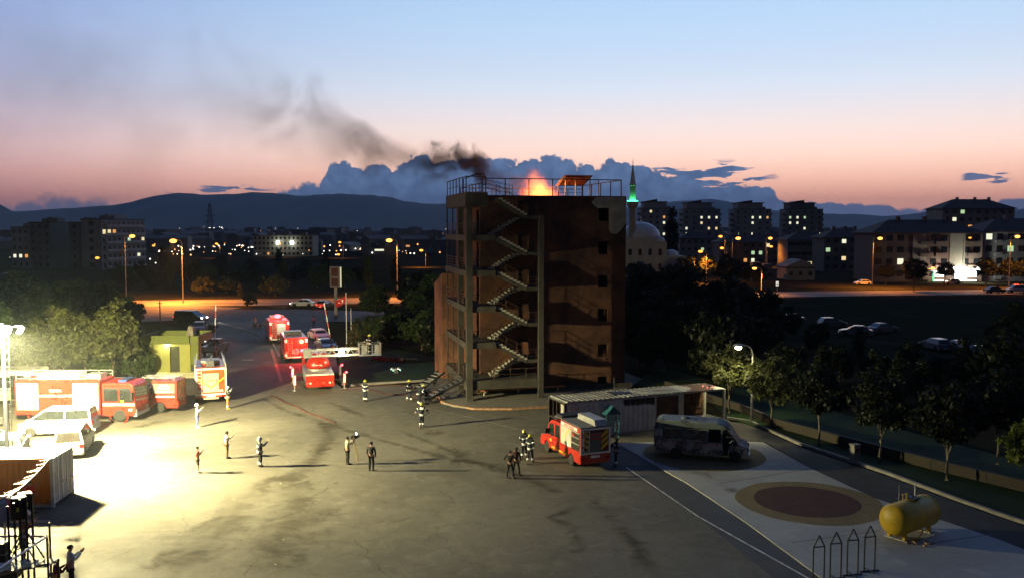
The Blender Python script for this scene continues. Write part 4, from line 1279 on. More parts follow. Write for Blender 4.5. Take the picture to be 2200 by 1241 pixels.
def brick_mat(nm='sooty brick', k=1.0, smax=0.75):
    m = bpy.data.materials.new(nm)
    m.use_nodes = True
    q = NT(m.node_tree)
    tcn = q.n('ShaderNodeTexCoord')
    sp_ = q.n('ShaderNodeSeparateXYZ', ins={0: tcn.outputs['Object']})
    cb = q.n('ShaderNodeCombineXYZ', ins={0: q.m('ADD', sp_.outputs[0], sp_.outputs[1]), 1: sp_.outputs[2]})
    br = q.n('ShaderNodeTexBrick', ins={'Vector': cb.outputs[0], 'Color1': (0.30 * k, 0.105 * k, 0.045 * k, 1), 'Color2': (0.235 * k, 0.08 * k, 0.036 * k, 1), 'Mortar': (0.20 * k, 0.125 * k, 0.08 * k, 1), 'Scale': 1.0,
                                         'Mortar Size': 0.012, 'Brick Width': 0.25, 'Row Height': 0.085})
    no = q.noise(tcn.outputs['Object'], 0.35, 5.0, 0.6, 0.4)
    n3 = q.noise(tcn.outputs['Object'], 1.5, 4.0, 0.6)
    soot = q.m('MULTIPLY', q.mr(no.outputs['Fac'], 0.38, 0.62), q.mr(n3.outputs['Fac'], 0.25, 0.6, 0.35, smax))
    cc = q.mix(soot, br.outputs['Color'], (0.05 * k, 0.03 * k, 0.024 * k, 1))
    p = q.n('ShaderNodeBsdfPrincipled', ins={'Base Color': cc, 'Roughness': 0.9})
    bn = q.n('ShaderNodeBump', ins={'Strength': 0.4, 'Distance': 0.01, 'Height': br.outputs['Fac']})
    bn.invert = True
    q.set(p.inputs['Normal'], bn.outputs[0])
    q.n('ShaderNodeOutputMaterial', ins={'Surface': p.outputs[0]})
    return m
brick_m = brick_mat()
conc = mat('dark concrete', (0.062, 0.058, 0.048, 1), 0.9, 0.28, 0.8, bump=0.3)  # frame and flights toned darker than the floodlit steps
step_c = mat('lit step concrete', (0.45, 0.43, 0.36, 1), 0.85, 0.2, 1.5)  # floodlight on the treads put into this paler step colour
LV = [1.75, 4.95, 8.0, 11.0, 13.95, 17.2]
U0, U1, V0, V1 = 1.56, 15.0, 3.25, 15.0
# main block wall with real window and door openings: front face built as strips
def wall_with_holes(u0, u1, z0, z1, holes, v_out, v_in, name, parent, mt, axis='u'):
    """wall slab between v_out and v_in, holes are (a0,a1,z0,z1)"""
    us = sorted({u0, u1, *[h[0] for h in holes], *[h[1] for h in holes]})
    zs = sorted({z0, z1, *[h[2] for h in holes], *[h[3] for h in holes]})
    m = MB()
    for a, b in zip(us, us[1:]):
        run = None
        for c, d in zip(zs, zs[1:]):
            hole = any(h[0] - 1e-6 <= a and b <= h[1] + 1e-6 and h[2] - 1e-6 <= c and d <= h[3] + 1e-6 for h in holes)
            if hole:
                if run:
                    _wb(m, a, b, run[0], run[1], v_out, v_in, axis)
                run = None
            else:
                run = (run[0], d) if run else (c, d)
        if run:
            _wb(m, a, b, run[0], run[1], v_out, v_in, axis)
    return m.build(name, mt, parent)


def _wb(m, a, b, z0, z1, v0, v1, axis):
    if axis == 'u':
        m.box(a, b, v0, v1, z0, z1)
    else:
        m.box(v0, v1, a, b, z0, z1)


fh = [(12.4, 13.35, z + 1.15, z + 2.3) for z in LV[:5]] + [(12.4, 13.35, 0.35, 1.1)]
dh = [(5.0, 5.95, LV[i] + 1.62, LV[i] + 3.0) for i in range(5)]
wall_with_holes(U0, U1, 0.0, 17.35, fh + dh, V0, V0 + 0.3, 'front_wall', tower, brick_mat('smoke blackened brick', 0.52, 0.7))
lh = [(V0 + 0.55, V0 + 1.5, z + 0.02, z + 2.15) for z in LV[:5]] + [(9.0, 9.9, z + 0.02, z + 2.15) for z in LV[:5]]
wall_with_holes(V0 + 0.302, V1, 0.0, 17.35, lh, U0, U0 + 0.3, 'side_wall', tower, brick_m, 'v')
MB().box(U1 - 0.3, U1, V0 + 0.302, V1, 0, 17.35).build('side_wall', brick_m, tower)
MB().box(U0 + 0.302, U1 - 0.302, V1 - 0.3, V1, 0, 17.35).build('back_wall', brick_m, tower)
MB().box(U0 + 0.302, U1 - 0.302, V0 + 0.302, V1 - 0.302, 17.0, 17.2).build('roof_slab', conc, tower)
for z in LV[:5]:
    MB().box(U0 + 0.302, U1 - 0.302, V0 + 0.302, V1 - 0.302, z - 0.2, z - 0.01).build('floor_slab', conc, tower)
MB().box(U0 + 0.1, U1 + 0.5, V0 - 0.55, V0 - 0.003, 0.05, 0.5).build('plinth', conc, tower)
# ground course under the brick
# low wing at the back left with sloping top
MB().prism([(11.2, 0), (16.0, 0), (16.0, 9.0), (11.2, 10.2)], -0.55, U0 - 0.004, 'x').build('side_wing', brick_m, tower)
# concrete landings wrap the corner at each floor
lobj = []
for i, z in enumerate(LV):
    th = 0.75 if i in (0,) else (1.0 if i == 5 else 0.5)
    if i == 5:
        s_ = MB().prism([(-0.35, 0.0), (1.55, 0.0), (1.55, 9.8), (-0.35, 9.8)], 16.3, 17.45, 'z').build('landing', conc, tower)
    else:
        s_ = MB().prism([(-0.35, -0.1), (2.2, -0.1), (2.2, 3.2), (1.55, 3.2), (1.55, 10.3), (-0.35, 10.3)], z - th, z, 'z').build('landing', conc, tower)
    lobj.append(s_)
MB().box(2.202, 6.3, -0.1, 3.2, LV[0] - 0.75, LV[0] - 0.002).build('deck', conc, tower)
# columns
MB().box(-0.32, 0.18, -0.3, 0.2, 0.0, 16.3).build('column', conc, tower)
MB().box(-0.36, 0.12, 3.4, 3.86, 0.0, 16.3).build('column', conc, tower)
MB().box(5.9, 6.32, -0.28, 0.14, 0.0, 15.6).build('column', conc, tower)
MB().tube((-0.2, 10.1, 0), (-0.2, 10.1, 16.3), 0.07, n=8).build('post', dark_steel, tower)
MB().tube((-0.2, 7.0, 0), (-0.2, 7.0, 16.3), 0.06, n=8).build('post', dark_steel, tower)
# dog-leg stairs between landings
STEP = {}
for i in range(5):
    z0, z1 = LV[i], LV[i + 1]
    zm = (z0 + z1) / 2
    ml = MB().box(4.95, 6.6, 0.15, 3.2, zm - 0.28, zm).build('mid_landing', conc, tower)
    n = 9
    # back flight, up to the right
    fa = MB().prism([(2.2, z0 - 0.001), (2.35, z0 - 0.25), (4.95, zm - 0.27), (4.95, zm - 0.12)], 1.75, 3.15).build('stair_flight', conc, tower)
    fb = MB().prism([(4.95, zm - 0.02), (4.95, zm - 0.30), (2.2, z1 - 0.42), (2.2, z1 - 0.14)], 0.1, 1.5).build('stair_flight', conc, tower)
    for par, v0, v1, ua, ub, za, zb in ((fa, 1.75, 3.15, 2.2, 4.95, z0, zm), (fb, 0.1, 1.5, 4.95, 2.2, zm, z1)):
        rise = (zb - za) / n
        run = (ub - ua) / n
        key = round(rise, 3)
        if key not in STEP:
            STEP[key] = MB().box(-abs(run) / 2 - 0.02, abs(run) / 2 + 0.02, 0.0, 1.4, -rise * 0.9, 0.0).mesh('step')
        for k in range(n - 1):
            link('step', STEP[key], step_c, par, (ua + run * (k + 0.5), v0, za + rise * (k + 1)))
    # rails of the flights
    rl = MB()
    for (ua, za, ub, zb, v) in ((2.2, z0, 4.95, zm, 1.72), (4.95, zm, 2.2, z1, 0.06)):
        for dz in (0.5, 0.95):
            rl.tube((ua, v, za + dz), (ub, v, zb + dz), 0.022, n=6)
        for f_ in (0, 0.33, 0.66, 1):
            rl.tube((ua + (ub - ua) * f_, v, za + (zb - za) * f_), (ua + (ub - ua) * f_, v, za + (zb - za) * f_ + 0.95), 0.02, n=6)
    rl.build('stair_railing', rust_steel, tower)


def railing(parent, pts, h, name, mt, levels=3, step=1.2, top=0.03, braces=False):
    root = MB()
    for a, b in zip(pts, pts[1:]):
        a, b = Vector(a), Vector(b)
        for k in range(levels):
            dz = h * (k + 1) / levels
            root.bar(a + Vector((0, 0, dz)), b + Vector((0, 0, dz)), top * (1.5 if k == levels - 1 else 0.8))
    o = root.build(name, mt, parent)
    pm = None
    for a, b in zip(pts, pts[1:]):
        a, b = Vector(a), Vector(b)
        n = max(1, int(round((b - a).length / step)))
        for k in range(n + 1):
            p_ = a.lerp(b, k / n)
            if pm is None:
                pm = MB().box(-top * 0.7, top * 0.7, -top * 0.7, top * 0.7, 0, h).mesh('post')
            link('post', pm, mt, o, p_)
    return o


for i, z in enumerate(LV[:5]):
    railing(tower, [(2.0, -0.02, z), (-0.25, -0.02, z), (-0.25, 10.1, z)], 0.95, 'landing_railing', rust_steel, 4, 1.7)
    if i == 0:
        railing(tower, [(6.2, 0.0, z), (2.1, 0.0, z)], 0.9, 'landing_railing', rust_steel, 2, 1.3)
for i in range(5):
    zm = (LV[i] + LV[i + 1]) / 2
    railing(tower, [(5.0, 0.2, zm), (6.55, 0.2, zm)], 0.9, 'landing_railing', rust_steel, 3, 0.8)
# roof railings
rr = railing(tower, [(14.6, V0 + 0.25, 17.35), (1.7, V0 + 0.25, 17.35)], 1.45, 'roof_railing', dark_steel, 1, 2.15, 0.055)
railing(tower, [(14.6, V0 + 0.27, 17.35), (14.6, 14.6, 17.35)], 1.45, 'roof_railing', dark_steel, 1, 2.8, 0.055)
railing(tower, [(14.6, 14.6, 17.35), (1.9, 14.6, 17.35), (1.9, 3.8, 17.35)], 1.1, 'roof_railing', dark_steel, 3, 1.6, 0.05)
railing(tower, [(1.4, 0.1, 17.45), (-0.25, 0.1, 17.45), (-0.25, 9.6, 17.45)], 1.3, 'roof_railing', dark_steel, 2, 1.6, 0.05)
hoop = MB()
for v in (0.4, 1.6):
    hoop.path([(-0.2, v, 17.45), (-0.2, v, 18.6), (0.6, v, 18.95), (1.3, v, 19.0), (1.45, v, 18.6), (1.45, v, 17.45)], 0.045, 6)
hoop.build('hoop_rail', dark_steel, tower)
dr = MB()
for v in (3.9, 5.0):
    for dz in (0.35, 0.7, 1.05):
        dr.bar((2.2, v, 17.45 + dz + 0.25), (4.6, v, 17.2 + dz), 0.035)
    for x in (2.2, 3.4, 4.6):
        dr.bar((x, v, 17.2), (x, v, 18.5 - (x - 2.2) * 0.1), 0.04)
dr.build('ramp_railing', dark_steel, tower)
# canopy on the roof with sheet top
cn = MB().bar((9.7, 4.6, 19.08), (12.0, 4.6, 19.08), 0.06).bar((9.7, 4.6, 19.08), (9.7, 6.9, 18.42), 0.06).bar((12.0, 4.6, 19.08), (12.0, 6.9, 18.42), 0.06).bar((9.7, 6.9, 18.42), (12.0, 6.9, 18.42), 0.06).build('canopy_frame', dark_steel, tower)
for x in (9.7, 12.0):
    for v in (4.6, 6.9):
        MB().bar((x, v, 17.2), (x, v, 19.08 - (v - 4.6) * 0.287), 0.08).build('canopy_post', dark_steel, cn)
sh = MB()
nn = 26
for k in range(nn):
    xa, xb = 9.5 + 2.7 * k / nn, 9.5 + 2.7 * (k + 1) / nn
    za, zb = (0.03 if k % 2 else 0), (0 if k % 2 else 0.03)
    sh.quad((xa, 4.3, 19.22 + za), (xb, 4.3, 19.22 + zb), (xb, 7.1, 18.42 + zb), (xa, 7.1, 18.42 + za))
so = sh.build('sheet_roof', mat('fire lit sheet', (0.42, 0.12, 0.05, 1), 0.6, 0.2, 2.0), cn, fix=False)  # glow of the roof fire painted into the sheet colour
sm = so.modifiers.new('thick', 'SOLIDIFY')
sm.thickness = 0.015
# pale plaster patch round the top window
pp = [(12.15, 17.25), (14.97, 17.28), (14.97, 14.9), (14.5, 14.3), (14.1, 13.95), (13.6, 14.0), (13.38, 14.4), (13.38, 16.3), (12.9, 16.32), (12.3, 16.25), (12.0, 16.5), (11.7, 16.75), (11.95, 17.1)]
MB().prism(pp, V0 - 0.02, V0 - 0.003).build('plaster_patch', mat('pale plaster', (0.40, 0.38, 0.29, 1), 0.9, 0.2, 1.2), tower)
# steel entry stairs at the foot
es = thing('entry_stairs', 'dark steel stair with handrails leaning up to the tower deck', 'stairs', (T0.x, T0.y, 0.0), TA)
m = MB()
for v in (0.6, 1.7):
    m.bar((-3.6, v, 0.12), (-0.4, v, 1.7), 0.07, 0.2)
m.build('stringer', dark_steel, es)
tr = MB().box(-0.16, 0.16, 0.66, 1.64, -0.02, 0.02).mesh('tread')
for k in range(8):
    f_ = (k + 0.5) / 8
    link('tread', tr, steel, es, (-3.6 + 3.2 * f_, 0, 0.2 + 1.58 * f_))
for v in (0.6, 1.7):
    m = MB()
    for dz in (0.5, 0.95):
        m.tube((-3.6, v, 0.15 + dz), (-0.4, v, 1.73 + dz), 0.025, n=6)
    for k in range(4):
        f_ = k / 3
        m.tube((-3.6 + 3.2 * f_, v, 0.12 + 1.58 * f_), (-3.6 + 3.2 * f_, v, 0.12 + 1.58 * f_ + 0.98), 0.022, n=6)
    m.build('handrail', dark_steel, es)
# a folded second stair frame lying behind it
fs_ = thing('stair_frame', 'tilted spare steel stair frame beside the entry stair', 'stairs', (T0.x - 3.6, T0.y + 4.2, 0.1), TA + 0.5)
for v in (0, 1.0):
    MB().bar((-1.4, v, 0.1), (1.5, v, 1.55), 0.06, 0.16).build('stringer', dark_steel, fs_)
for k in range(7):
    link('tread', MB().box(-0.14, 0.14, 0.03, 0.97, -0.02, 0.02).mesh('tread') if k == 0 else bpy.data.objects['tread'].data, dark_steel, fs_, (-1.2 + 0.4 * k, 0 if k == 0 else -0.62, 0.22 + 0.2 * k))
# beam and litter by the deck: long orange pole lying on the apron
ly = thing('orange_beam', 'long orange painted beam lying on the apron under the tower deck', 'beam', (T0.x, T0.y, 0.1), TA)
MB().bar((1.0, 2.0, 0.42), (9.0, 2.35, 0.45), 0.25, 0.12).build('beam', mat('orange painted timber', (0.5, 0.2, 0.08, 1), 0.7, 0.2, 2), ly)
for u_ in (1.6, 4.6, 8.2):
    MB().bar((u_, 2.1, 0.0), (u_ + 0.1, 2.05, 0.36), 0.08).bar((u_ + 0.3, 2.4, 0.0), (u_ + 0.1, 2.15, 0.36), 0.08).build('trestle', steel, ly)

# ------------------------------------------------------------------ fire and smoke on the roof
def vol_mat(name, build, step=0.25):
    m = bpy.data.materials.new(name)
    m.use_nodes = True
    q = NT(m.node_tree)
    v = build(q)
    q.n('ShaderNodeOutputMaterial', ins={'Volume': v})
    try:
        m.cycles.volume_step_rate = step
    except Exception:
        pass
    return m


FB = tower.matrix_basis @ Vector((8.3, 8.0, 17.2))
def fire(q):
    tcn = q.n('ShaderNodeTexCoord')
    ob = q.n('ShaderNodeSeparateXYZ', ins={0: tcn.outputs['Object']})
    st = q.n('ShaderNodeMapping', ins={0: tcn.outputs['Object'], 'Scale': (1.0, 1.0, 0.5)})
    no = q.noise(st.outputs[0], 1.5, 4.0, 0.6, 0.8)
    h = q.m('DIVIDE', ob.outputs[2], 3.2)
    lean = q.m('ADD', ob.outputs[0], q.m('MULTIPLY', ob.outputs[2], 0.28))
    r_ = q.m('SQRT', q.m('ADD', q.m('MULTIPLY', lean, lean), q.m('MULTIPLY', ob.outputs[1], ob.outputs[1])))
    core = q.m('SUBTRACT', 1.0, q.m('DIVIDE', r_, 2.35))
    d = q.m('ADD', q.m('SUBTRACT', core, q.m('MULTIPLY', h, 0.78)), q.m('MULTIPLY', q.m('SUBTRACT', no.outputs['Fac'], 0.5), 1.5))
    inten = q.mr(d, 0.0, 0.75)
    inten = q.m('MULTIPLY', inten, q.mr(h, 1.0, 0.75))
    cc = q.ramp(inten, [(0.0, (0.55, 0.05, 0.01, 1)), (0.5, (1.0, 0.17, 0.03, 1)), (1.0, (1.0, 0.45, 0.08, 1))])
    return q.n('ShaderNodeVolumePrincipled', ins={'Color': (0.2, 0.12, 0.1, 1), 'Density': q.m('MULTIPLY', inten, 0.5), 'Emission Color': cc,
                                                  'Emission Strength': q.m('MULTIPLY', inten, q.mr(h, 0.9, 0.0, 0.55, 1.9))}).outputs[0]
fl = thing('fire', 'orange flames blazing on the tower roof behind the railing', 'fire', FB)
fm = MB().lathe([(2.5, 0.27), (2.6, 0.6), (2.4, 1.6), (2.0, 2.6), (1.4, 3.3)], 20, Matrix.Shear('XY', 4, (-0.25, 0)))
fm.build('flame', vol_mat('flame', fire, 0.5), fl)
point('fire_light', (0, 0, 1.0), (1.0, 0.33, 0.07), 4200, 0.8, fl)
MB().box(-1.6, 1.6, -1.0, 1.0, 0.002, 0.25).build('fuel_tray', dark_steel, fl)

# smoke plume drifting left from the fire: axis height and radius along the drift
SY = FB.y
ax = [(1150, 398, 0.7, 0.0), (1120, 392, 0.9, 0.5), (1075, 380, 1.15, 1.3), (1030, 362, 1.5, 2.2), (990, 345, 1.8, 1.7), (930, 350, 1.9, 1.05), (850, 336, 2.2, 0.5), (780, 312, 2.7, 0.30), (720, 284, 3.3, 0.22),
      (650, 250, 4.2, 0.14), (560, 222, 5.6, 0.075), (440, 205, 7.5, 0.034), (300, 200, 9.5, 0.02), (150, 200, 11.5, 0.015), (0, 200, 13.0, 0.013), (-200, 195, 15.0, 0.011)]
axw = [(Q(a, b, SY), r, d) for a, b, r, d in ax]
XA, XB = axw[-1][0].x, axw[0][0].x
def smoke(q, w0, w1, w2, w3, near):
    geo = q.n('ShaderNodeNewGeometry')
    sp_ = q.n('ShaderNodeSeparateXYZ', ins={0: geo.outputs['Position']})
    un = q.mr(sp_.outputs[0], XA, XB, 0.0, 1.0, 'LINEAR')
    nrm = lambda p: (p.x - XA) / (XB - XA)
    zc = q.m('MULTIPLY', q.fcurve(un, [(nrm(p), (p.z - 15) / 30) for p, r, d in axw]), 30.0)
    zc = q.m('ADD', zc, 15.0)
    rad = q.m('MULTIPLY', q.fcurve(un, [(nrm(p), r / 16) for p, r, d in axw]), 16.0)
    den = q.fcurve(un, [(nrm(p), d / 2.2) for p, r, d in axw])
    dz = q.m('SUBTRACT', sp_.outputs[2], zc)
    dy = q.m('SUBTRACT', sp_.outputs[1], SY)
    rr_ = q.m('DIVIDE', q.m('SQRT', q.m('ADD', q.m('MULTIPLY', dz, dz), q.m('MULTIPLY', dy, dy))), rad)
    # noise grows coarser as the plume widens
    if near:
        f_ = q.m('MULTIPLY', q.noise(geo.outputs['Position'], 0.5, 3.5, 0.58, 0.8).outputs['Fac'], 1.2)
    else:
        f_ = q.m('MULTIPLY', q.noise(geo.outputs['Position'], 0.16, 4.0, 0.6, 0.7).outputs['Fac'], 1.2)
    v = q.m('ADD', q.m('SUBTRACT', 0.9, rr_), q.m('MULTIPLY', q.m('SUBTRACT', f_, 0.59), 3.6))
    v = q.mr(v, 0.0, 1.3)
    v = q.m('MULTIPLY', v, q.mr(rr_, 1.6, 1.0))
    win_ = q.m('MULTIPLY', q.mr(un, w0, w1, 0.0, 1.0, 'LINEAR'), q.mr(un, w2, w3, 1.0, 0.0, 'LINEAR'))
    return q.n('ShaderNodeVolumePrincipled', ins={'Color': (0.16, 0.115, 0.095, 1), 'Density': q.m('MULTIPLY', q.m('MULTIPLY', v, win_), q.m('MULTIPLY', den, 0.95 * 2.2))}).outputs[0]
sk = thing('smoke_plume', 'dark smoke plume drifting left from the roof fire and thinning out', 'smoke', FB)
NR = [(p.x - XA) / (XB - XA) for p, r, d in axw]
def plume_part(i0, i1, mt, ks):
    m = MB()
    seg = axw[i0:i1 + 1]
    vs, fs, n = [], [], 12
    for p, r, d in seg:
        for k in range(n):
            a = 2 * math.pi * k / n
            vs.append((p.x - FB.x, SY + math.cos(a) * r * ks - FB.y, p.z + math.sin(a) * r * ks - FB.z))
    for j in range(len(seg) - 1):
        for k in range(n):
            fs.append((j * n + k, j * n + (k + 1) % n, (j + 1) * n + (k + 1) % n, (j + 1) * n + k))
    fs += [tuple(range(n)), tuple(range((len(seg) - 1) * n, len(seg) * n))]
    m.add(vs, fs).build('smoke_body', mt, sk)
plume_part(0, 6, vol_mat('dense smoke', lambda q: smoke(q, NR[6], NR[5], 1.5, 2.0, True), 0.6), 1.62)
plume_part(5, 10, vol_mat('drifting smoke', lambda q: smoke(q, NR[10], NR[9], NR[6], NR[5], False), 0.8), 1.74)
plume_part(9, 15, vol_mat('thin smoke', lambda q: smoke(q, -2.0, -1.5, NR[10], NR[9], False), 0.9), 1.66)
# ================================================================== vehicles
def paint(name, c, rough=0.32):
    return mat(name, c, rough, 0.06, 1.5, coat=0.5)
red_p = paint('fire red paint', (0.48, 0.028, 0.014, 1))
orange_red = paint('orange red paint', (0.56, 0.085, 0.022, 1))
beige_p = paint('beige paint', (0.55, 0.50, 0.38, 1))
silver_p = paint('silver paint', (0.42, 0.43, 0.44, 1))
black_car = paint('black car paint', (0.015, 0.015, 0.017, 1))
grey_car = paint('grey car paint', (0.11, 0.115, 0.12, 1))
white_car = paint('white car paint', (0.80, 0.80, 0.77, 1))
alu = mat('aluminium sheet', (0.48, 0.48, 0.47, 1), 0.45, 0.12, 2.0, 0.5)
tape = mat('white reflective tape', (0.93, 0.93, 0.90, 1), 0.35, 0.02, 3.0)
ytape = mat('yellow reflective tape', (0.85, 0.58, 0.03, 1), 0.4, 0.03, 3.0)
E_TAIL = emit('red tail lamp', (1.0, 0.04, 0.02), 6.0)
E_HEAD = emit('head lamp', (1.0, 0.96, 0.86), 14.0)
E_BEACON = emit('red beacon', (1.0, 0.05, 0.06), 16.0)
red_lens = mat('red lens', (0.35, 0.01, 0.01, 1), 0.2, 0.1)
clear_lens = mat('clear lens', (0.55, 0.55, 0.55, 1), 0.1, 0.1)
TXT = {}
def text_mesh(s, size, align='CENTER'):
    k = (s, size)
    if k in TXT:
        return TXT[k]
    cu = bpy.data.curves.new('lettering', 'FONT')
    cu.body = s
    cu.size = size
    cu.align_x = align
    cu.align_y = 'CENTER'
    cu.extrude = 0.004
    cu.offset = size * 0.012
    o = bpy.data.objects.new('lettering', cu)
    col.objects.link(o)
    dg = bpy.context.evaluated_depsgraph_get()
    me = bpy.data.meshes.new_from_object(o.evaluated_get(dg))
    bpy.data.objects.remove(o)
    TXT[k] = me
    return me


def lettering(parent, s, size, loc, normal, mt):
    """flat words facing along normal ('-x','+x','-y','+y')"""
    o = link('lettering', text_mesh(s, size).copy(), mt, parent, loc)
    rz = {'-y': 0, '+x': math.pi / 2, '+y': math.pi, '-x': -math.pi / 2}[normal]
    o.rotation_euler = (math.pi / 2, 0, rz)
    return o


WH = {}
def wheel(parent, x, y, r=0.33, wd=0.22, rim_mt=None, name='wheel'):
    k = (round(r, 2), round(wd, 2))
    if k not in WH:
        rot = Matrix.Rotation(math.pi / 2, 4, 'X')
        ty = MB().lathe([(r * 0.62, -wd / 2), (r * 0.9, -wd / 2), (r, -wd * 0.36), (r, wd * 0.36), (r * 0.9, wd / 2), (r * 0.62, wd / 2)], 20, rot).mesh('tyre', True)
        rm = MB().lathe([(r * 0.62, -wd * 0.42), (r * 0.55, -wd * 0.3), (r * 0.2, -wd * 0.34), (0.001, -wd * 0.38)], 16, rot)
        rm.lathe([(r * 0.62, wd * 0.42), (r * 0.55, wd * 0.3), (r * 0.2, wd * 0.34), (0.001, wd * 0.38)], 16, rot)
        rm.lathe([(r * 0.63, -wd * 0.42), (r * 0.63, wd * 0.42)], 16, rot)
        WH[k] = (ty, rm.mesh('rim'))
    ty, rm = WH[k]
    w_ = link(name, ty, rubber, parent, (x, y, r))
    o = link('rim', rm, None, w_)
    if not rm.materials:
        rm.materials.append(alloy)
    if rim_mt:
        o.material_slots[0].link = 'OBJECT'
        o.material_slots[0].material = rim_mt
    return w_


def arch_profile(pts_top, L0, L1, z0, wheels, r):
    """side outline: top points from rear to front, then along the sill with wheel arches"""
    out = list(pts_top)
    out.append((L1, z0))
    for xw in sorted(wheels, reverse=True):
        ra = r * 1.16
        zc = r
        a0 = math.asin(min(1, max(-1, (z0 - zc) / ra)))
        for k in range(9):
            a = a0 + (math.pi - 2 * a0) * k / 8
            out.append((xw + ra * math.cos(a), zc + ra * math.sin(a)))
    out.append((L0, z0))
    return out


def car(name, label, loc, heading, kind='sedan', mt=white_car, lights=None, group=None, cat='car', detail=True):
    """lights: None, 'head', 'tail' or 'both' switched on"""
    t_ = thing(name, label, cat, loc, heading, group)
    D = dict(
        sedan=dict(L=4.4, W=1.74, H=1.43, belt=0.92, r=0.31, wb=2.6, tail=0.93, xr=-1.75, xrt=-1.05, xft=0.25, xf=1.1, hood=0.80),
        hatch=dict(L=4.0, W=1.70, H=1.47, belt=0.93, r=0.30, wb=2.5, tail=0.95, xr=-1.92, xrt=-1.55, xft=0.2, xf=1.05, hood=0.82),
        suv=dict(L=4.6, W=1.86, H=1.72, belt=1.08, r=0.36, wb=2.7, tail=1.08, xr=-2.2, xrt=-1.95, xft=0.35, xf=1.15, hood=0.98),
        mpv=dict(L=4.9, W=1.90, H=1.90, belt=1.12, r=0.33, wb=3.1, tail=1.12, xr=-2.40, xrt=-2.25, xft=0.75, xf=1.75, hood=1.02),
        caddy=dict(L=4.4, W=1.80, H=1.82, belt=1.06, r=0.31, wb=2.7, tail=1.06, xr=-2.15, xrt=-2.05, xft=0.55, xf=1.35, hood=0.95))[kind]
    L, W, H, belt, r = D['L'], D['W'], D['H'], D['belt'], D['r']
    hw = W / 2
    wx = (-D['wb'] / 2 - 0.05, D['wb'] / 2 + 0.05)
    low = arch_profile([(-L / 2, 0.30), (-L / 2 - 0.02, 0.62), (-L / 2 + 0.06, D['tail'] - 0.04), (D['xr'], belt), (D['xf'], belt), (L / 2 - 0.35, D['hood']), (L / 2 - 0.06, D['hood'] - 0.16), (L / 2, 0.50)], -L / 2, L / 2 - 0.02, 0.24, wx, r)
    body = MB().prism(low, -hw, hw).build('body', mt, t_, bevel=0.05)
    tw_ = hw - 0.20
    g = [(D['xr'], belt + 0.003, hw - 0.03), (D['xrt'], H - 0.03, tw_), (D['xrt'] + 0.15, H, tw_ - 0.06), (D['xft'] - 0.2, H, tw_ - 0.06), (D['xft'], H - 0.04, tw_), (D['xf'], belt + 0.003, hw - 0.03)]
    m = MB()
    n = len(g)
    m.add([(x, -y, z) for x, z, y in g] + [(x, y, z) for x, z, y in g], [tuple(range(n)), tuple(range(2 * n - 1, n - 1, -1))] + [(i, n + i, n + (i + 1) % n, (i + 1) % n) for i in range(n)])
    cab = m.build('cabin', mt, t_)
    yw = lambda z: (hw - 0.03) + (tw_ - (hw - 0.03)) * (z - belt) / (H - 0.03 - belt) + 0.008
    za, zb = belt + 0.06, H - 0.12
    fx = lambda z: D['xf'] + (D['xft'] - D['xf']) * (z - belt) / (H - 0.04 - belt)
    rx = lambda z: D['xr'] + (D['xrt'] - D['xr']) * (z - belt) / (H - 0.03 - belt)
    mid = (D['xrt'] + D['xft']) / 2 - (0.0 if kind in ('sedan', 'hatch') else 0.1)
    cuts = [(rx, mid - 0.04), (mid + 0.04, fx)]
    if kind in ('mpv', 'suv', 'caddy'):
        c1 = mid - 0.55 if kind != 'mpv' else mid + 0.2
        cuts = [(rx, c1 - 0.04), (c1 + 0.04, fx)] if kind != 'suv' else [(rx, c1 - 0.4), (c1 - 0.32, mid + 0.3), (mid + 0.38, fx)]
    for s in (-1, 1):
        for a, b in cuts:
            A = lambda z: (a(z) + 0.12) if callable(a) else a
            Bf = lambda z: (b(z) - 0.12) if callable(b) else b
            MB().quad((A(za), s * yw(za), za), (Bf(za), s * yw(za), za), (Bf(zb), s * yw(zb), zb), (A(zb), s * yw(zb), zb)).build('side_window', glass_m, cab, fix=False)
        MB().box(D['xf'] - 0.35, D['xf'] - 0.2, s * (hw + 0.02), s * (hw + 0.2), belt + 0.02, belt + 0.16).build('mirror', mt if detail else black_p, t_)
        MB().box(L / 2 - 0.20, L / 2 - 0.012, s * (hw - 0.42), s * (hw - 0.08), D['hood'] - 0.27, D['hood'] - 0.1).build('headlight', E_HEAD if lights in ('head', 'both') else clear_lens, t_)
        MB().box(-L / 2 - 0.03, -L / 2 + 0.12, s * (hw - 0.28), s * (hw - 0.03), D['tail'] - 0.32, D['tail'] - 0.12).build('tail_light', E_TAIL if lights in ('tail', 'both') else red_lens, t_)
        for x in wx:
            wheel(t_, x, s * (hw - 0.13), r, 0.2)
    o = 0.012
    MB().quad((fx(za) + o, -yw(za) + 0.12, za), (fx(za) + o, yw(za) - 0.12, za), (fx(zb) + o, yw(zb) - 0.1, zb), (fx(zb) + o, -yw(zb) + 0.1, zb)).build('windscreen', glass_m, cab, fix=False)
    MB().quad((rx(za) - o, -yw(za) + 0.14, za), (rx(za) - o, yw(za) - 0.14, za), (rx(zb) - o, yw(zb) - 0.12, zb), (rx(zb) - o, -yw(zb) + 0.12, zb)).build('rear_window', glass_m, cab, fix=False)
    MB().box(-L / 2 - 0.05, -L / 2 + 0.05, -hw + 0.1, hw - 0.1, 0.32, 0.5).build('rear_bumper', mt, t_)
    MB().box(L / 2 - 0.05, L / 2 + 0.03, -hw + 0.1, hw - 0.1, 0.28, 0.46).build('front_bumper', mt, t_)
    MB().box(-L / 2 - 0.054, -L / 2 - 0.051, -0.26, 0.26, 0.36, 0.47).build('number_plate', tape, t_)
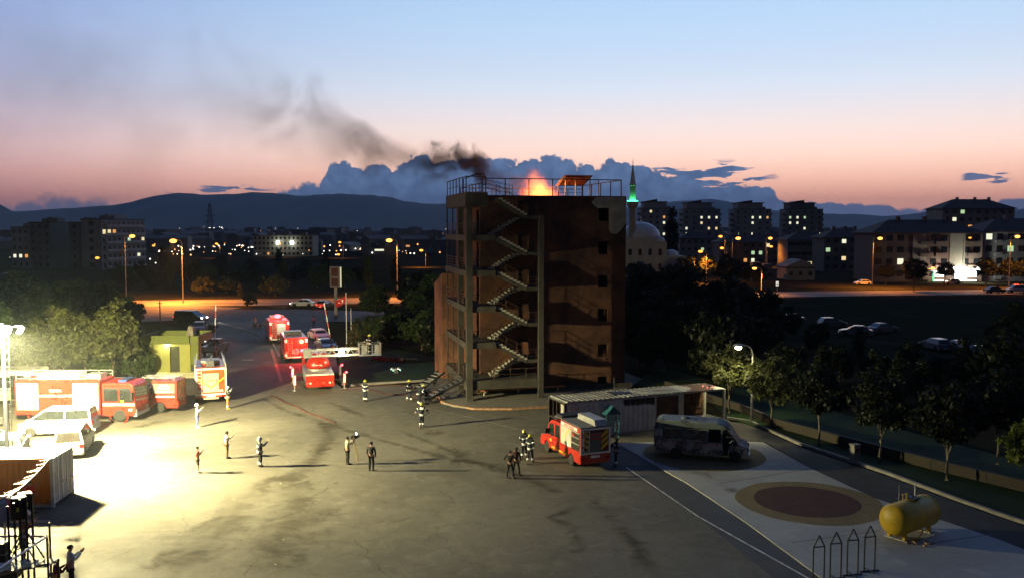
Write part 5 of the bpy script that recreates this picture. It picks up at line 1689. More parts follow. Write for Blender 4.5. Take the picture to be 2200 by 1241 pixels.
    if lights in ('head', 'both'):
        for s in (-1, 1):
            point('head_light', (L / 2 + 0.1, s * (hw - 0.25), D['hood'] - 0.18), (1, 0.93, 0.8), 260, 0.06, t_, spot=R(70), direction=(1, 0, -0.12))
    if lights in ('tail', 'both'):
        point('tail_glow', (-L / 2 - 0.3, 0, D['tail'] - 0.2), (1, 0.05, 0.03), 30, 0.2, t_)
    return t_


def G3(px, py, z=0.0):
    p = P(px, py)
    return (p.x, p.y, z)


# parked and moving cars on the left and beyond the gate
car('white_van', 'white people carrier parked nose left in front of the red fire engine', G3(128, 930, -0.02), R(189), 'mpv', white_car)
car('beige_car', 'beige small van parked behind the orange container doors', (-28.55, 56.9, -0.02), R(107), 'caddy', beige_p)
car('white_car', 'white car at the foot of the floodlight mast, partly out of view', (-34.5, 57.2, -0.02), R(108), 'hatch', white_car)
car('white_car', 'white hatchback wedged between the floodlight mast and the people carrier', (-32.2, 56.0, -0.02), R(112), 'hatch', white_car)
car('dark_car', 'dark car parked between the bus and the white cars', (-38.4, 62.0, -0.02), R(85), 'sedan', grey_car, 'tail')
car('silver_suv', 'silver estate with roof rails parked behind the red fire engine', ((226 - 1100) / FPX * 75, 75, -0.02), R(184), 'suv', silver_p)
car('black_van', 'black van with headlights on turning in from the lit side road', G3(410, 692, -0.04), R(-14), 'mpv', black_car, 'both')
car('grey_car', 'grey car waiting behind the car with the bright headlamp', G3(428, 712, -0.02), R(-80), 'sedan', grey_car)
car('grey_car', 'grey car with one bright headlamp passing behind the gatehouse roof', G3(436, 737, -0.02), R(-82), 'sedan', grey_car, 'head')
car('white_car', 'white car parked before the blue grey one by the flag poles', G3(700, 752, -0.02), R(-62), 'sedan', white_car)
car('white_car', 'white car parked behind the second fire engine, farther from the flag poles', G3(685, 729, -0.02), R(-60), 'sedan', white_car)
car('white_sedan', 'white sedan with lit headlamps driving on the main road', G3(650, 657, -0.1), R(181), 'sedan', white_car, 'head')
car('red_tail_car', 'dark hatchback with glowing red tail lamps leaving along the road', G3(697, 660, -0.1), R(80), 'hatch', grey_car, 'tail')
car('silver_car', 'silver car parked on the verge close to the tower side', G3(905, 672, -0.12), R(10), 'hatch', silver_p)
car('taxi', 'car with orange red lamps at the far left picture edge', (xq(6, 262), 262, -0.1), R(190), 'sedan', grey_car, 'tail')
for k, (px, py, lb) in enumerate(((1696, 690, 'pale car with dark windows in the black car park, farthest from the road lamps'), (1788, 700, 'pale car in the black car park behind a lone poplar'), (1838, 718, 'pale car in the black car park between the poplars'),
                              (1897, 712, 'dim car in the black car park beside the dark slope'), (2008, 748, 'pale estate in the black car park by the right hand grove'), (2058, 752, 'pale car beside the estate in the black car park'), (2112, 765, 'pale car under the right hand grove'))):
    car('parked_car', lb, G3(px, py, -0.15), R((170, 8, 160, 20, 100, 95, 30)[k]), ('sedan', 'hatch', 'sedan')[k % 3], paint('dimmed pale car paint', (0.20, 0.20, 0.21, 1)) if k in (0, 2, 4) else paint('dimmed grey car paint', (0.13, 0.13, 0.14, 1)), group='cars in the black car park')  # paint dimmed because these cars stand in the dark
car('dark_car', 'dark car parked by the road below the right hand apartments', (xq(2140, 200), 200, -0.12), R(4), 'sedan', black_car)
car('police_car', 'pale estate with a small red roof lamp by the road at the right', (xq(2186, 200), 200, -0.12), R(178), 'caddy', silver_p)
MB().box(-0.3, 0.3, -0.5, 0.5, 1.82, 1.95).build('roof_lamp', E_TAIL, bpy.data.objects['police_car'])
car('white_car', 'white car parked in the shade at the corner of the long apartment house', (xq(1855, 228), 228, -0.12), R(185), 'sedan', white_car)
car('shop_car', 'car standing in the light of the shop front', (xq(2046, 230), 230, -0.12), R(180), 'hatch', silver_p)

# pickup at the barrier
pk = thing('pickup_truck', 'dark pickup with chrome roll bar and white red tailgate at the gate', 'pickup', G3(463, 757, -0.02), R(92))
low = arch_profile([(-2.5, 0.45), (-2.5, 1.05), (0.0, 1.05), (0.0, 1.08), (1.2, 1.08), (2.3, 0.98), (2.5, 0.6)], -2.5, 2.5, 0.36, (-1.55, 1.5), 0.36)
MB().prism(low, -0.88, 0.88).build('body', grey_car, pk)
MB().prism([(-0.7, 1.083), (-0.55, 1.7), (0.5, 1.7), (1.15, 1.083)], -0.74, 0.74).build('cabin', grey_car, pk)
MB().quad((-0.68, -0.6, 1.18), (-0.68, 0.6, 1.18), (-0.575, 0.55, 1.6), (-0.575, -0.55, 1.6)).build('rear_window', glass_m, pk, fix=False)
tg = MB().box(-2.58, -2.503, -0.78, 0.78, 0.55, 1.06).build('tailgate', white_car, pk)
MB().quad((-2.584, -0.75, 0.62), (-2.584, -0.45, 0.62), (-2.584, -0.62, 1.0), (-2.584, -0.75, 1.0)).build('red_chevron', mat('red tape', (0.6, 0.02, 0.015, 1), 0.4, 0.05), tg, fix=False)
MB().quad((-2.584, 0.75, 0.62), (-2.584, 0.45, 0.62), (-2.584, 0.62, 1.0), (-2.584, 0.75, 1.0)).build('red_chevron', MT['red tape'], tg, fix=False)
rb = MB()
for y in (-0.75, 0.75):
    rb.path([(-1.0, y, 1.05), (-0.85, y * 0.95, 1.6), (-0.85, y * 0.85, 1.72)], 0.04, 6)
rb.path([(-0.85, -0.64, 1.72), (-0.85, 0.64, 1.72)], 0.04, 6)
rb.path([(-2.3, -0.75, 1.07), (-2.3, -0.6, 1.5), (-2.3, 0.6, 1.5), (-2.3, 0.75, 1.07)], 0.04, 6)
for y in (-0.35, 0, 0.35):
    rb.path([(-2.3, y, 1.05), (-2.3, y, 1.5)], 0.025, 6)
rb.build('roll_bar', chrome, pk)
for s in (-1, 1):
    MB().box(-2.55, -2.42, s * 0.79, s * 0.885, 0.62, 1.0).build('tail_light', red_lens, pk)
    for x in (-1.55, 1.5):
        wheel(pk, x, s * 0.78, 0.36, 0.24)

# ------------------------------------------------------------------ fire engines
def ladder(parent, x, y0, y1, z0, z1, n, mt=chrome, axis='x', r=0.022):
    """upright ladder on a rear face: rails and rungs"""
    o = MB().bar((x, y0, z0), (x, y0, z1), 0.05).bar((x, y1, z0), (x, y1, z1), 0.05).build('ladder_rail', mt, parent)
    me = MB().bar((0, y0, 0), (0, y1, 0), 0.035).mesh('rung')
    for k in range(n):
        link('rung', me, mt, o, (x, 0, z0 + (z1 - z0) * (k + 0.5) / n))
    return o


def engine(name, label, loc, heading, L=7.6, W=2.5, H=3.05, body=red_p, cabl=2.1, stripe=True, zb=0.55, group=None, cab_h=2.75):
    """shared fire engine: rear at x = 0, cab ahead"""
    t_ = thing(name, label, 'fire engine', loc, heading, group)
    hw = W / 2
    Lb = L - cabl - 0.12
    MB().box(0.15, L - 0.3, -0.45, 0.45, 0.45, zb - 0.005).build('chassis', dark_steel, t_)
    bd = MB().box(0, Lb, -hw, hw, zb, H).build('body', body, t_, bevel=0.04)
    cpts = [(L - cabl, zb - 0.1), (L - cabl, cab_h), (L - 0.35, cab_h), (L - 0.12, cab_h - 0.25), (L, 1.35), (L, zb - 0.1)]
    cb = MB().prism(cpts, -hw + 0.03, hw - 0.03).build('cab', body, t_, bevel=0.06)
    MB().quad((L - 0.004 + 0.012, -hw + 0.15, 1.45), (L + 0.008, hw - 0.15, 1.45), (L - 0.10, hw - 0.18, cab_h - 0.32), (L - 0.10, -hw + 0.18, cab_h - 0.32)).build('windscreen', glass_m, cb, fix=False)
    for s in (-1, 1):
        y = s * (hw - 0.03 + 0.008)
        MB().quad((L - 1.15, y, 1.5), (L - 0.2, y, 1.5), (L - 0.32, y, cab_h - 0.35), (L - 1.15, y, cab_h - 0.35)).build('door_window', glass_m, cb, fix=False)
        MB().quad((L - cabl + 0.15, y, 1.55), (L - 1.28, y, 1.55), (L - 1.28, y, cab_h - 0.35), (L - cabl + 0.15, y, cab_h - 0.35)).build('door_window', glass_m, cb, fix=False)
        MB().box(L - 0.25, L - 0.1, s * (hw + 0.05), s * (hw + 0.25), 1.7, 2.3).build('mirror', black_p, cb)
        MB().box(L - 0.1, L + 0.02, s * (hw - 0.55), s * (hw - 0.15), 0.72, 0.95).build('headlight', clear_lens, t_)
        for x in (1.65, L - 1.2):
            wheel(t_, x, s * (hw - 0.17), 0.5, 0.3)
    MB().box(L - 0.15, L + 0.08, -hw + 0.05, hw - 0.05, 0.42, 0.66).build('bumper', white_p, t_)
    return t_, bd, cb, Lb, hw


def rear_frame(t_, hw, z0, z1, x=-0.012, wd=0.12, mt=tape, gaps=False):
    for s in (-1, 1):
        MB().box(x - 0.012, x, s * (hw - wd), s * (hw - 0.004), z0, z1).build('reflective_strip', mt, t_)
    MB().box(x - 0.012, x, -hw + wd + 0.002, hw - wd - 0.002, z1 - wd, z1).build('reflective_strip', mt, t_)
    MB().box(x - 0.012, x, -hw + wd + 0.002, hw - wd - 0.002, z0, z0 + wd).build('reflective_strip', mt, t_)


# tender seen from behind, the one with the beige panel reading İTFAİYE
c = P(454, 866)
t_, bd, cb, Lb, hw = engine('water_tender', 'orange red fire tender seen from behind with beige panel reading itfaiye', (c.x, c.y, -0.02), R(110), 7.4, 2.5, 3.0, orange_red)
rear_frame(t_, hw, 0.72, 2.98, wd=0.13)
pn = MB().box(-0.05, -0.002, -0.62, 0.62, 0.98, 2.55).build('rear_panel', beige_p, t_)
lettering(pn, 'KONYA', 0.26, (-0.056, 0.05, 2.3), '-x', mat('grey letters', (0.16, 0.16, 0.17, 1), 0.5, 0.1))
lettering(pn, 'İTFAİYE', 0.30, (-0.056, 0, 1.95), '-x', mat('red letters', (0.42, 0.03, 0.02, 1), 0.5, 0.1))
for s in (-1, 1):
    MB().add([(-0.075, 0, 1.30), (-0.075, 0, 1.42), (-0.075, s * 1.10, 2.26), (-0.075, s * 1.10, 2.12), (-0.06, 0, 1.30), (-0.06, 0, 1.42), (-0.06, s * 1.10, 2.26), (-0.06, s * 1.10, 2.12)],
             [(0, 1, 2, 3), (4, 7, 6, 5), (0, 3, 7, 4), (1, 5, 6, 2), (3, 2, 6, 7), (0, 4, 5, 1)]).build('chevron', ytape, t_)
    for k in range(2):
        y = s * (0.72 + 0.2 * k)
        MB().add([(-0.02, y - 0.05, 0.98), (-0.02, y + 0.06, 0.98), (-0.02, y + 0.12, 1.16), (-0.02, y + 0.01, 1.16)], [(0, 1, 2, 3)]).build('hazard_mark', tape, t_, fix=False)
    MB().box(-0.04, -0.002, s * 0.85, s * 1.15, 0.58, 0.7).build('tail_light', red_lens, t_)
ladder(t_, -0.06, 0.72, 1.08, 0.75, 2.8, 7, white_p)
MB().box(-0.2, -0.004, -0.6, 0.6, 0.42, 0.54).build('step_plate', beige_p, t_)
MB().box(-0.03, -0.003, -0.35, 0.35, 0.56, 0.70).build('number_plate', tape, t_)
rf = MB()
for s in (-1, 1):
    rf.box(0.02, Lb - 0.02, s * (hw - 0.06), s * hw, 3.004, 3.35)
for s, nm in ((-1, 'roof_rail'), (1, 'roof_rail')):
    MB().box(0.02, Lb - 0.02, s * (hw - 0.07), s * (hw - 0.002), 3.004, 3.30).build(nm, beige_p, t_)
    MB().bar((0.1, s * (hw - 0.1), 3.2), (Lb - 0.6, s * (hw - 0.22), 3.62), 0.06).build('grab_rail', white_p, t_)
MB().box(0.6, 1.6, -0.3, 0.35, 3.004, 3.5).build('roof_box', grey_car, t_)
MB().box(2.0, 3.6, -0.8, 0.7, 3.004, 3.32).build('roof_box', alu, t_)
MB().tube((1.0, 0.1, 3.5), (1.5, -0.2, 3.8), 0.07, n=8).build('water_monitor', chrome, t_)
MB().tube((1.2, 0.5, 3.1), (2.0, 0.55, 3.1), 0.09, n=8).build('orange_roll', orange_red, t_)

# pumper at left seen from its side
X0 = -37.3
t_, bd, cb, Lb, hw = engine('pumper', 'long red fire engine parked side on with white roller shutters', (X0, 66.9, -0.02), 0.0, 9.0, 2.5, 3.15, red_p, 2.5, cab_h=2.95)
for a, b, mt_ in ((0.15, 1.75, white_car), (4.35, Lb - 0.12, white_car)):
    s_ = MB().box(a, b, -hw - 0.03, -hw - 0.002, 0.95, 2.95).build('roller_shutter', mt_, t_)
    for z in np.arange(1.1, 2.95, 0.16):
        MB().box(a + 0.02, b - 0.02, -hw - 0.038, -hw - 0.031, z, z + 0.012).build('shutter_rib', alu, s_)
for z in (1.55, 2.1, 2.65):
    MB().box(1.8, 4.3, -hw - 0.018, -hw - 0.002, z, z + 0.03).build('panel_seam', red_p, t_)
lettering(t_, 'KONYA', 0.26, (3.05, -hw - 0.012, 2.38), '-y', tape)
lettering(t_, 'BÜYÜKŞEHİR BELEDİYESİ', 0.21, (3.05, -hw - 0.012, 1.98), '-y', tape)
MB().box(6.55, 8.95, -hw - 0.004, -hw + 0.022, 1.25, 1.40).build('side_stripe', tape, cb)
lettering(cb, '110', 0.2, (8.4, -hw - 0.008, 1.12), '-y', black_p)
MB().box(7.9, 8.15, -hw - 0.004, -hw + 0.022, 1.42, 1.66).build('yellow_badge', ytape, cb)
MB().box(8.5, 8.75, -hw - 0.006, -hw + 0.022, 0.85, 1.0).build('white_badge', tape, cb)
g_ = MB()
for z in (3.3, 3.55):
    g_.bar((0.1, -hw + 0.08, z), (Lb - 0.1, -hw + 0.08, z), 0.04)
    g_.bar((0.1, hw - 0.08, z), (Lb - 0.1, hw - 0.08, z), 0.04)
for x in np.linspace(0.1, Lb - 0.1, 7):
    g_.bar((x, -hw + 0.08, 3.15), (x, -hw + 0.08, 3.55), 0.035)
    g_.bar((x, hw - 0.08, 3.15), (x, hw - 0.08, 3.55), 0.035)
g_.build('roof_railing', beige_p, t_)
MB().box(1.4, 4.6, -0.7, 0.5, 3.154, 3.62).build('roof_locker', white_car, t_)
MB().box(5.0, 6.1, -0.5, 0.6, 3.154, 3.5).build('roof_locker', alu, t_)
MB().box(7.6, 8.2, -0.8, 0.8, 2.955, 3.12).build('light_bar', mat('blue lens', (0.05, 0.08, 0.25, 1), 0.2, 0.1), cb)
for x in (1.65, 7.8):
    MB().lathe([(0.62, 0.0), (0.72, 0.03), (0.72, 0.1), (0.62, 0.12)], 20, Matrix.Translation((x, -hw - 0.12, 0.5)) @ Matrix.Rotation(-math.pi / 2, 4, 'X'), math.pi).build('wheel_arch', red_p, t_)

# small rescue pickup with box body
c = P(343, 886)
t_ = thing('rescue_pickup', 'small red rescue pickup with grey lettered box body facing left', 'rescue truck', (c.x, c.y + 0.95, -0.02), R(180))
low = arch_profile([(-1.45, 0.55), (-1.45, 1.0), (1.1, 1.0), (1.1, 1.15), (2.5, 1.1), (3.3, 1.0), (3.45, 0.55)], -1.45, 3.45, 0.42, (0.0, 2.8), 0.42)
MB().prism(low, -0.92, 0.92).build('body', red_p, t_)
MB().prism([(0.75, 1.153), (0.85, 1.95), (2.0, 1.95), (2.6, 1.153)], -0.82, 0.82).build('cabin', red_p, t_)
for s in (-1, 1):
    MB().quad((1.0, s * 0.83, 1.25), (2.35, s * 0.83, 1.25), (1.95, s * 0.83, 1.85), (1.05, s * 0.83, 1.85)).build('side_window', glass_m, t_, fix=False)
    for x in (0.0, 2.8):
        wheel(t_, x, s * 0.82, 0.42, 0.25, red_p)
    MB().box(-1.5, -1.452, s * 0.6, s * 0.85, 0.7, 0.95).build('tail_light', red_lens, t_)
bx_ = MB().box(-1.4, 0.6, -0.95, 0.95, 1.004, 2.55).build('box_body', red_p, t_, bevel=0.03)
sp_ = MB().box(-1.25, 0.5, 0.952, 0.97, 1.55, 2.35).build('sign_panel', mat('grey sign panel', (0.13, 0.13, 0.12, 1), 0.6, 0.1), t_)
lettering(sp_, 'KONYA', 0.22, (-0.38, 0.976, 2.2), '+y', tape)
lettering(sp_, 'İTFAİYESİ', 0.22, (-0.38, 0.976, 1.95), '+y', tape)
lettering(sp_, 'ARAMA KURTARMA', 0.16, (-0.38, 0.976, 1.7), '+y', tape)
MB().box(-1.2, 0.3, 0.952, 0.965, 1.25, 1.37).build('reflective_strip', tape, t_)
ra = MB()
for y in (-0.7, -0.25, 0.25, 0.7):
    ra.bar((-1.2, y, 2.75), (1.6, y, 2.75), 0.045)
for x in (-1.1, -0.2, 0.5):
    ra.bar((x, -0.75, 2.70), (x, 0.75, 2.70), 0.045)
    ra.bar((x, -0.7, 2.55), (x, -0.7, 2.7), 0.04)
    ra.bar((x, 0.7, 2.55), (x, 0.7, 2.7), 0.04)
ra.build('roof_rack', chrome, t_)
MB().box(1.3, 1.6, -0.6, 0.6, 1.953, 2.1).build('light_bar', red_lens, t_)

# beige bus at the far left
bs = thing('beige_bus', 'beige bus standing behind the red fire engine at the picture edge', 'bus', (-43.5, 72.5, -0.02), 0.0)
MB().box(-4.6, 4.6, -1.2, 1.2, 0.5, 3.0).build('body', beige_p, bs, bevel=0.1)
for k in range(6):
    MB().box(-4.2 + 1.42 * k, -3.0 + 1.42 * k, -1.212, -1.19, 1.55, 2.45).build('side_window', glass_m, bs)
for z in (1.35, 0.85):
    MB().box(-4.55, 4.55, -1.212, -1.202, z, z + 0.06).build('trim_strip', dark_steel, bs)
for s in (-1, 1):
    for x in (-2.9, 2.9):
        wheel(bs, x, s * 1.05, 0.46, 0.28)
MB().box(2.6, 3.8, -1.215, -1.195, 0.6, 2.6).build('door', glass_m, bs)

# two engines queuing on the lane
def lane_engine(label, px, py, hd, H, lamp, seed):
    c = P(px, py)
    t_, bd, cb, Lb, hw = engine('fire_engine', label, (c.x, c.y, -0.02), R(hd), 7.0, 2.45, H, red_p, cab_h=2.7)
    for s in (-1, 1):
        MB().box(-0.03, -0.002, s * (hw - 0.28), s * (hw - 0.02), H - 0.5, H - 0.12).build('reflective_strip', tape, t_)
        MB().box(-0.03, -0.002, s * (hw - 0.28), s * (hw - 0.02), 0.75, 1.05).build('reflective_strip', tape, t_)
        MB().box(-0.05, -0.002, s * (hw - 0.35), s * (hw - 0.1), 1.1, 1.25).build('tail_light', E_TAIL, t_)
    ladder(t_, -0.07, 0.42, 0.85, 0.7, H - 0.1, 7, chrome)
    MB().box(-0.03, -0.002, -0.75, 0.3, 1.3, H - 0.35).build('rear_shutter', alu if seed == 1 else red_p, t_)
    MB().box(-0.03, -0.002, -1.05, 1.05, 0.6, 0.72).build('reflective_strip', tape, t_)
    MB().box(Lb - 1.6, Lb - 0.3, -0.9, 0.9, H + 0.002, H + 0.35).build('roof_locker', grey_car, t_)
    lb_ = MB().box(7.0 - 1.3, 7.0 - 0.9, -0.8, 0.8, 2.704, 2.9).build('light_bar', red_lens, cb)
    return t_, cb, Lb, hw
t_, cb, Lb, hw = lane_engine('fire engine with red roof beacon and white rear shutter at the head of the queue', 601, 739, 110, 2.95, True, 1)
MB().sphere((2.2, 0.0, 3.35), (0.75, 0.42, 0.24), 12, 6).build('red_beacon', E_BEACON, t_)
point('beacon_light', (2.0, 0.0, 3.8), (1.0, 0.05, 0.05), 1300, 0.2, t_)
point('work_light', (-1.4, -0.3, 3.1), (1.0, 0.82, 0.6), 240, 0.2, t_)
for y in (-0.5, -0.75):
    MB().sphere((1.6, y - 0.1, 3.05), 0.1, 8, 5).build('marker_lamp', E_BEACON, t_)
t_, cb, Lb, hw = lane_engine('fire engine glowing red from its rear lamps just behind the ladder truck', 637, 779, 109, 2.75, True, 2)
MB().sphere((-0.2, -0.55, 2.35), 0.2, 10, 6).build('red_beacon', emit('amber beacon', (1.0, 0.25, 0.05), 22.0), t_)
point('beacon_light', (-0.6, -0.55, 2.35), (1.0, 0.04, 0.05), 700, 0.15, t_)
MB().sphere((-0.2, -0.6, 1.35), 0.2, 10, 6).build('red_beacon', E_BEACON, t_)
point('beacon_light', (-0.55, -0.6, 1.3), (1.0, 0.05, 0.05), 380, 0.12, t_)
hr = MB()
for k in range(5):
    hr.lathe([(0.10 + 0.06 * k, 0), (0.12 + 0.06 * k, 0.03), (0.10 + 0.06 * k, 0.06)], 14, Matrix.Translation((-0.05, 0.05, 1.25)) @ Matrix.Rotation(-math.pi / 2, 4, 'Y'))
hr.build('hose_reel', chrome, t_)

# aerial ladder truck
c = P(688, 838)
t_ = thing('ladder_truck', 'red ladder truck with outriggers and boom swung right carrying a basket', 'fire engine', (c.x, c.y, -0.02), R(106))
hw = 1.25
L = 8.6
MB().box(0, 6.2, -hw, hw, 0.95, 1.5).build('deck', alu, t_)
MB().box(0.2, 6.2, -hw, -hw + 0.4, 0.5, 0.945).build('side_locker', alu, t_)
MB().box(0.2, 6.2, hw - 0.4, hw, 0.5, 0.945).build('side_locker', alu, t_)
MB().box(-0.08, -0.002, -hw, hw, 0.5, 1.38).build('rear_panel', red_p, t_)
MB().box(-0.15, 0.0, -hw + 0.02, hw - 0.02, 0.38, 0.495).build('rear_bumper', red_p, t_)
for a, b in ((-1.2, -0.9), (-0.82, 0.82), (0.9, 1.2)):
    MB().box(-0.10, 0.0, a, b, 1.40, 1.52).build('reflective_strip', tape, t_)
for y, mt_ in ((-1.1, E_TAIL), (-0.85, emit('pale tail lamp', (1.0, 0.25, 0.12), 8.0)), (1.1, E_TAIL), (0.85, MT['pale tail lamp']), (-0.3, E_TAIL)):
    MB().sphere((-0.10, y, 0.72), (0.05, 0.085, 0.085), 10, 6).build('tail_light', mt_, t_)
cpts = [(6.4, 0.5), (6.4, 2.5), (8.3, 2.5), (8.55, 1.4), (8.6, 0.5)]
cb = MB().prism(cpts, -hw + 0.03, hw - 0.03).build('cab', red_p, t_, bevel=0.05)
MB().quad((8.57, -1.05, 1.45), (8.57, 1.05, 1.45), (8.36, 1.0, 2.3), (8.36, -1.0, 2.3)).build('windscreen', glass_m, cb, fix=False)
MB().quad((6.39, -1.0, 1.6), (6.39, 1.0, 1.6), (6.39, 1.0, 2.3), (6.39, -1.0, 2.3)).build('rear_window', glass_m, cb, fix=False)
for s in (-1, 1):
    for x in (1.9, 7.5):
        wheel(t_, x, s * (hw - 0.17), 0.5, 0.3)
    for x in (0.5, 4.9):
        og = MB().bar((x, s * 0.9, 0.78), (x, s * 2.15, 0.78), 0.22).build('outrigger', dark_steel, t_)
        MB().box(x - 0.12, x + 0.12, s * 2.2 - 0.13, s * 2.2 + 0.13, 0.45, 1.45).build('jack', red_p, og)
        MB().box(x - 0.135, x - 0.122, s * 2.2 - 0.1, s * 2.2 + 0.1, 0.55, 1.4).build('reflective_strip', tape, og)
        MB().tube((x, s * 2.2, 0.06), (x, s * 2.2, 0.45), 0.05, n=8).tube((x, s * 2.2, 0.0), (x, s * 2.2, 0.06), 0.2, n=10).build('jack_foot', steel, og)
        MB().sphere((x - 0.05, s * 2.38, 1.5), 0.10, 8, 5).build('red_lamp', E_BEACON, og)
tt = MB().lathe([(0.95, 1.502), (0.95, 1.68), (0.8, 1.7)], 20, Matrix.Translation((2.6, 0, 0))).build('turntable', alu, t_)
hs = MB().lathe([(0.98, 1.705), (1.0, 2.0), (0.85, 2.45), (0.55, 2.7), (0.01, 2.75)], 16, Matrix.Translation((2.6, 0, 0)) @ Matrix.Diagonal((0.9, 1.1, 1, 1))).build('turret', red_p, t_, smooth=True)
MB().box(1.72, 1.78, -0.3, 0.3, 2.0, 2.08).build('reflective_strip', tape, hs)
# boom: open lattice box swung to the right (local -y)
bm_ = MB()
by0, by1, bz0, bz1, bxa, bxb = 1.15, -3.75, 2.78, 3.38, 2.2, 2.95
for x in (bxa, bxb):
    bm_.bar((x, by0, bz0), (x, by1, bz0), 0.1)
    bm_.bar((x, by0, bz1), (x, by1, bz1), 0.08)
    n = 12
    for k in range(n):
        ya, yb = by0 + (by1 - by0) * k / n, by0 + (by1 - by0) * (k + 1) / n
        bm_.bar((x, ya, bz0 if k % 2 else bz1), (x, yb, bz1 if k % 2 else bz0), 0.05)
boom = bm_.build('boom', alu, t_)
MB().box(bxa - 0.02, bxb + 0.02, 0.6, 1.3, bz0 - 0.1, bz1 + 0.12).build('boom_heel', alu, boom)
MB().box(bxa - 0.03, bxa - 0.005, by1, 0.55, bz0 - 0.06, bz0 + 0.1).build('boom_side', white_p, boom)
MB().box(bxa - 0.03, bxa - 0.005, by1, 0.55, bz1 - 0.08, bz1 + 0.06).build('boom_side', white_p, boom)
rg2 = MB().bar((bxa, 0, bz1 - 0.1), (bxb, 0, bz1 - 0.1), 0.04).mesh('rung')
for k in range(13):
    link('rung', rg2, alu, boom, (0, by0 - 0.35 - k * 0.35, 0))
wl = MB().box(bxa - 0.1, bxa - 0.032, -2.35, -2.0, bz0 + 0.15, bz0 + 0.4).build('work_lamp', emit('work lamp', (1.0, 0.80, 0.52), 60.0), boom)
point('work_light', (bxa - 0.5, -2.2, bz0 + 0.2), (1.0, 0.78, 0.48), 210, 0.12, t_)
bk_ = MB()
B0, B1 = -5.75, -3.75
bk_.box(2.0, 3.2, B0, B1, 2.70, 2.78)
basket = bk_.build('basket_floor', alu, boom)
bp = MB().box(-0.012, 0.012, -0.5, 0.5, 0, 0.95).mesh('basket_panel')
for (x0_, y0_, x1_, y1_) in ((2.0, B0, 2.0, B1), (3.2, B0, 3.2, B1), (2.0, B0, 3.2, B0), (2.0, B1, 3.2, B1)):
    rl = MB()
    n = 5
    for dz in (0.35, 0.7, 1.05):
        rl.bar((x0_, y0_, 2.75 + dz), (x1_, y1_, 2.75 + dz), 0.04)
    for k in range(n + 1):
        f_ = k / n
        rl.bar((x0_ + (x1_ - x0_) * f_, y0_ + (y1_ - y0_) * f_, 2.78), (x0_ + (x1_ - x0_) * f_, y0_ + (y1_ - y0_) * f_, 3.82), 0.035)
    rl.build('basket_rail', alu, basket)
MB().box(1.985, 1.995, B0 + 0.2, B0 + 0.6, 2.85, 3.7).box(1.985, 1.995, B1 - 0.7, B1 - 0.2, 2.85, 3.7).build('basket_panel', alu, basket)
LADDER_TRUCK = t_

# ------------------------------------------------------------------ small rescue van with open rear body
rw, fw = P(1231, 998), P(1178, 968)
hd = math.atan2(fw.y - rw.y, fw.x - rw.x)
ctr = rw
t_ = thing('rescue_van', 'small red crew cab fire van with grey top and chevron striped back', 'fire van', (0, 0, -0.02), hd)
# local: x forward with rear axle at 0, y left; left wheels line is at y = 0.95
M0 = Matrix.Rotation(hd, 4, 'Z')
off = M0 @ Vector((0, 0.86, 0))
t_.location = (rw.x - off.x, rw.y - off.y, -0.02)
hw = 1.02
WB = 3.65
low = arch_profile([(-1.3, 0.55), (-1.3, 1.05), (2.6, 1.05), (4.05, 1.12), (4.55, 0.95), (4.65, 0.5)], -1.3, 4.62, 0.38, (0.0, WB), 0.36)
MB().prism(low, -hw + 0.02, hw - 0.02).build('lower_body', red_p, t_)
cb = MB().prism([(1.55, 1.053), (1.55, 2.28), (2.9, 2.28), (3.25, 2.1), (4.0, 1.12), (4.0, 1.06)], -hw + 0.06, hw - 0.06).build('crew_cab', red_p, t_, bevel=0.05)
for s in (-1, 1):
    y = s * (hw - 0.06 + 0.008)
    MB().quad((2.55, y, 1.25), (3.7, y, 1.22), (3.2, y, 1.98), (2.6, y, 2.05)).build('side_window', glass_m, cb, fix=False)
    MB().quad((1.75, y, 1.3), (2.4, y, 1.28), (2.4, y, 2.08), (1.75, y, 2.08)).build('side_window', glass_m, cb, fix=False)
    MB().box(3.3, 3.45, s * (hw - 0.02), s * (hw + 0.22), 1.3, 1.62).build('mirror', black_p, cb)
    MB().box(4.3, 4.66, s * 0.55, s * 0.92, 0.78, 0.98).build('headlight', clear_lens, t_)
    MB().quad((2.9, s * (hw - 0.012), 0.85), (3.15, s * (hw - 0.012), 0.85), (3.15, s * (hw - 0.012), 1.15 - 0.11), (2.9, s * (hw - 0.012), 1.04)).build('yellow_badge', ytape, t_, fix=False)
    MB().quad((0.6, s * (hw - 0.012), 0.48), (2.9, s * (hw - 0.012), 0.5), (2.9, s * (hw - 0.012), 0.6), (0.6, s * (hw - 0.012), 0.6)).build('yellow_stripe', ytape, t_, fix=False)
    for x in (0.0, WB):
        wheel(t_, x, s * (hw - 0.14), 0.36, 0.24, white_p)
MB().quad((3.99 + 0.012, -0.85, 1.2), (4.0, 0.85, 1.2), (3.32, 0.8, 2.05), (3.32, -0.8, 2.05)).build('windscreen', glass_m, cb, fix=False)
bx_ = MB().box(-1.3, 1.5, -hw, hw, 1.054, 2.55).build('box_body', red_p, t_)
MB().box(-1.28, 2.6, -hw + 0.08, hw - 0.08, 2.552, 2.60).build('roof_deck', mat('grey roof deck', (0.16, 0.16, 0.16, 1), 0.7, 0.15, 2), t_)
MB().prism([(-1.2, 2.602), (1.3, 2.602), (1.2, 2.95), (-1.05, 2.95)], -0.85, -0.05).build('roof_locker', alu, t_)
MB().box(1.7, 2.6, -0.8, 0.8, 2.602, 2.72).build('light_bar', dark_steel, t_)
ls = MB().box(-0.1, 1.42, hw + 0.002, hw + 0.02, 1.12, 2.25).build('side_shutter', mat('pale shutter', (0.55, 0.54, 0.48, 1), 0.5, 0.08), t_)
sw = MB()
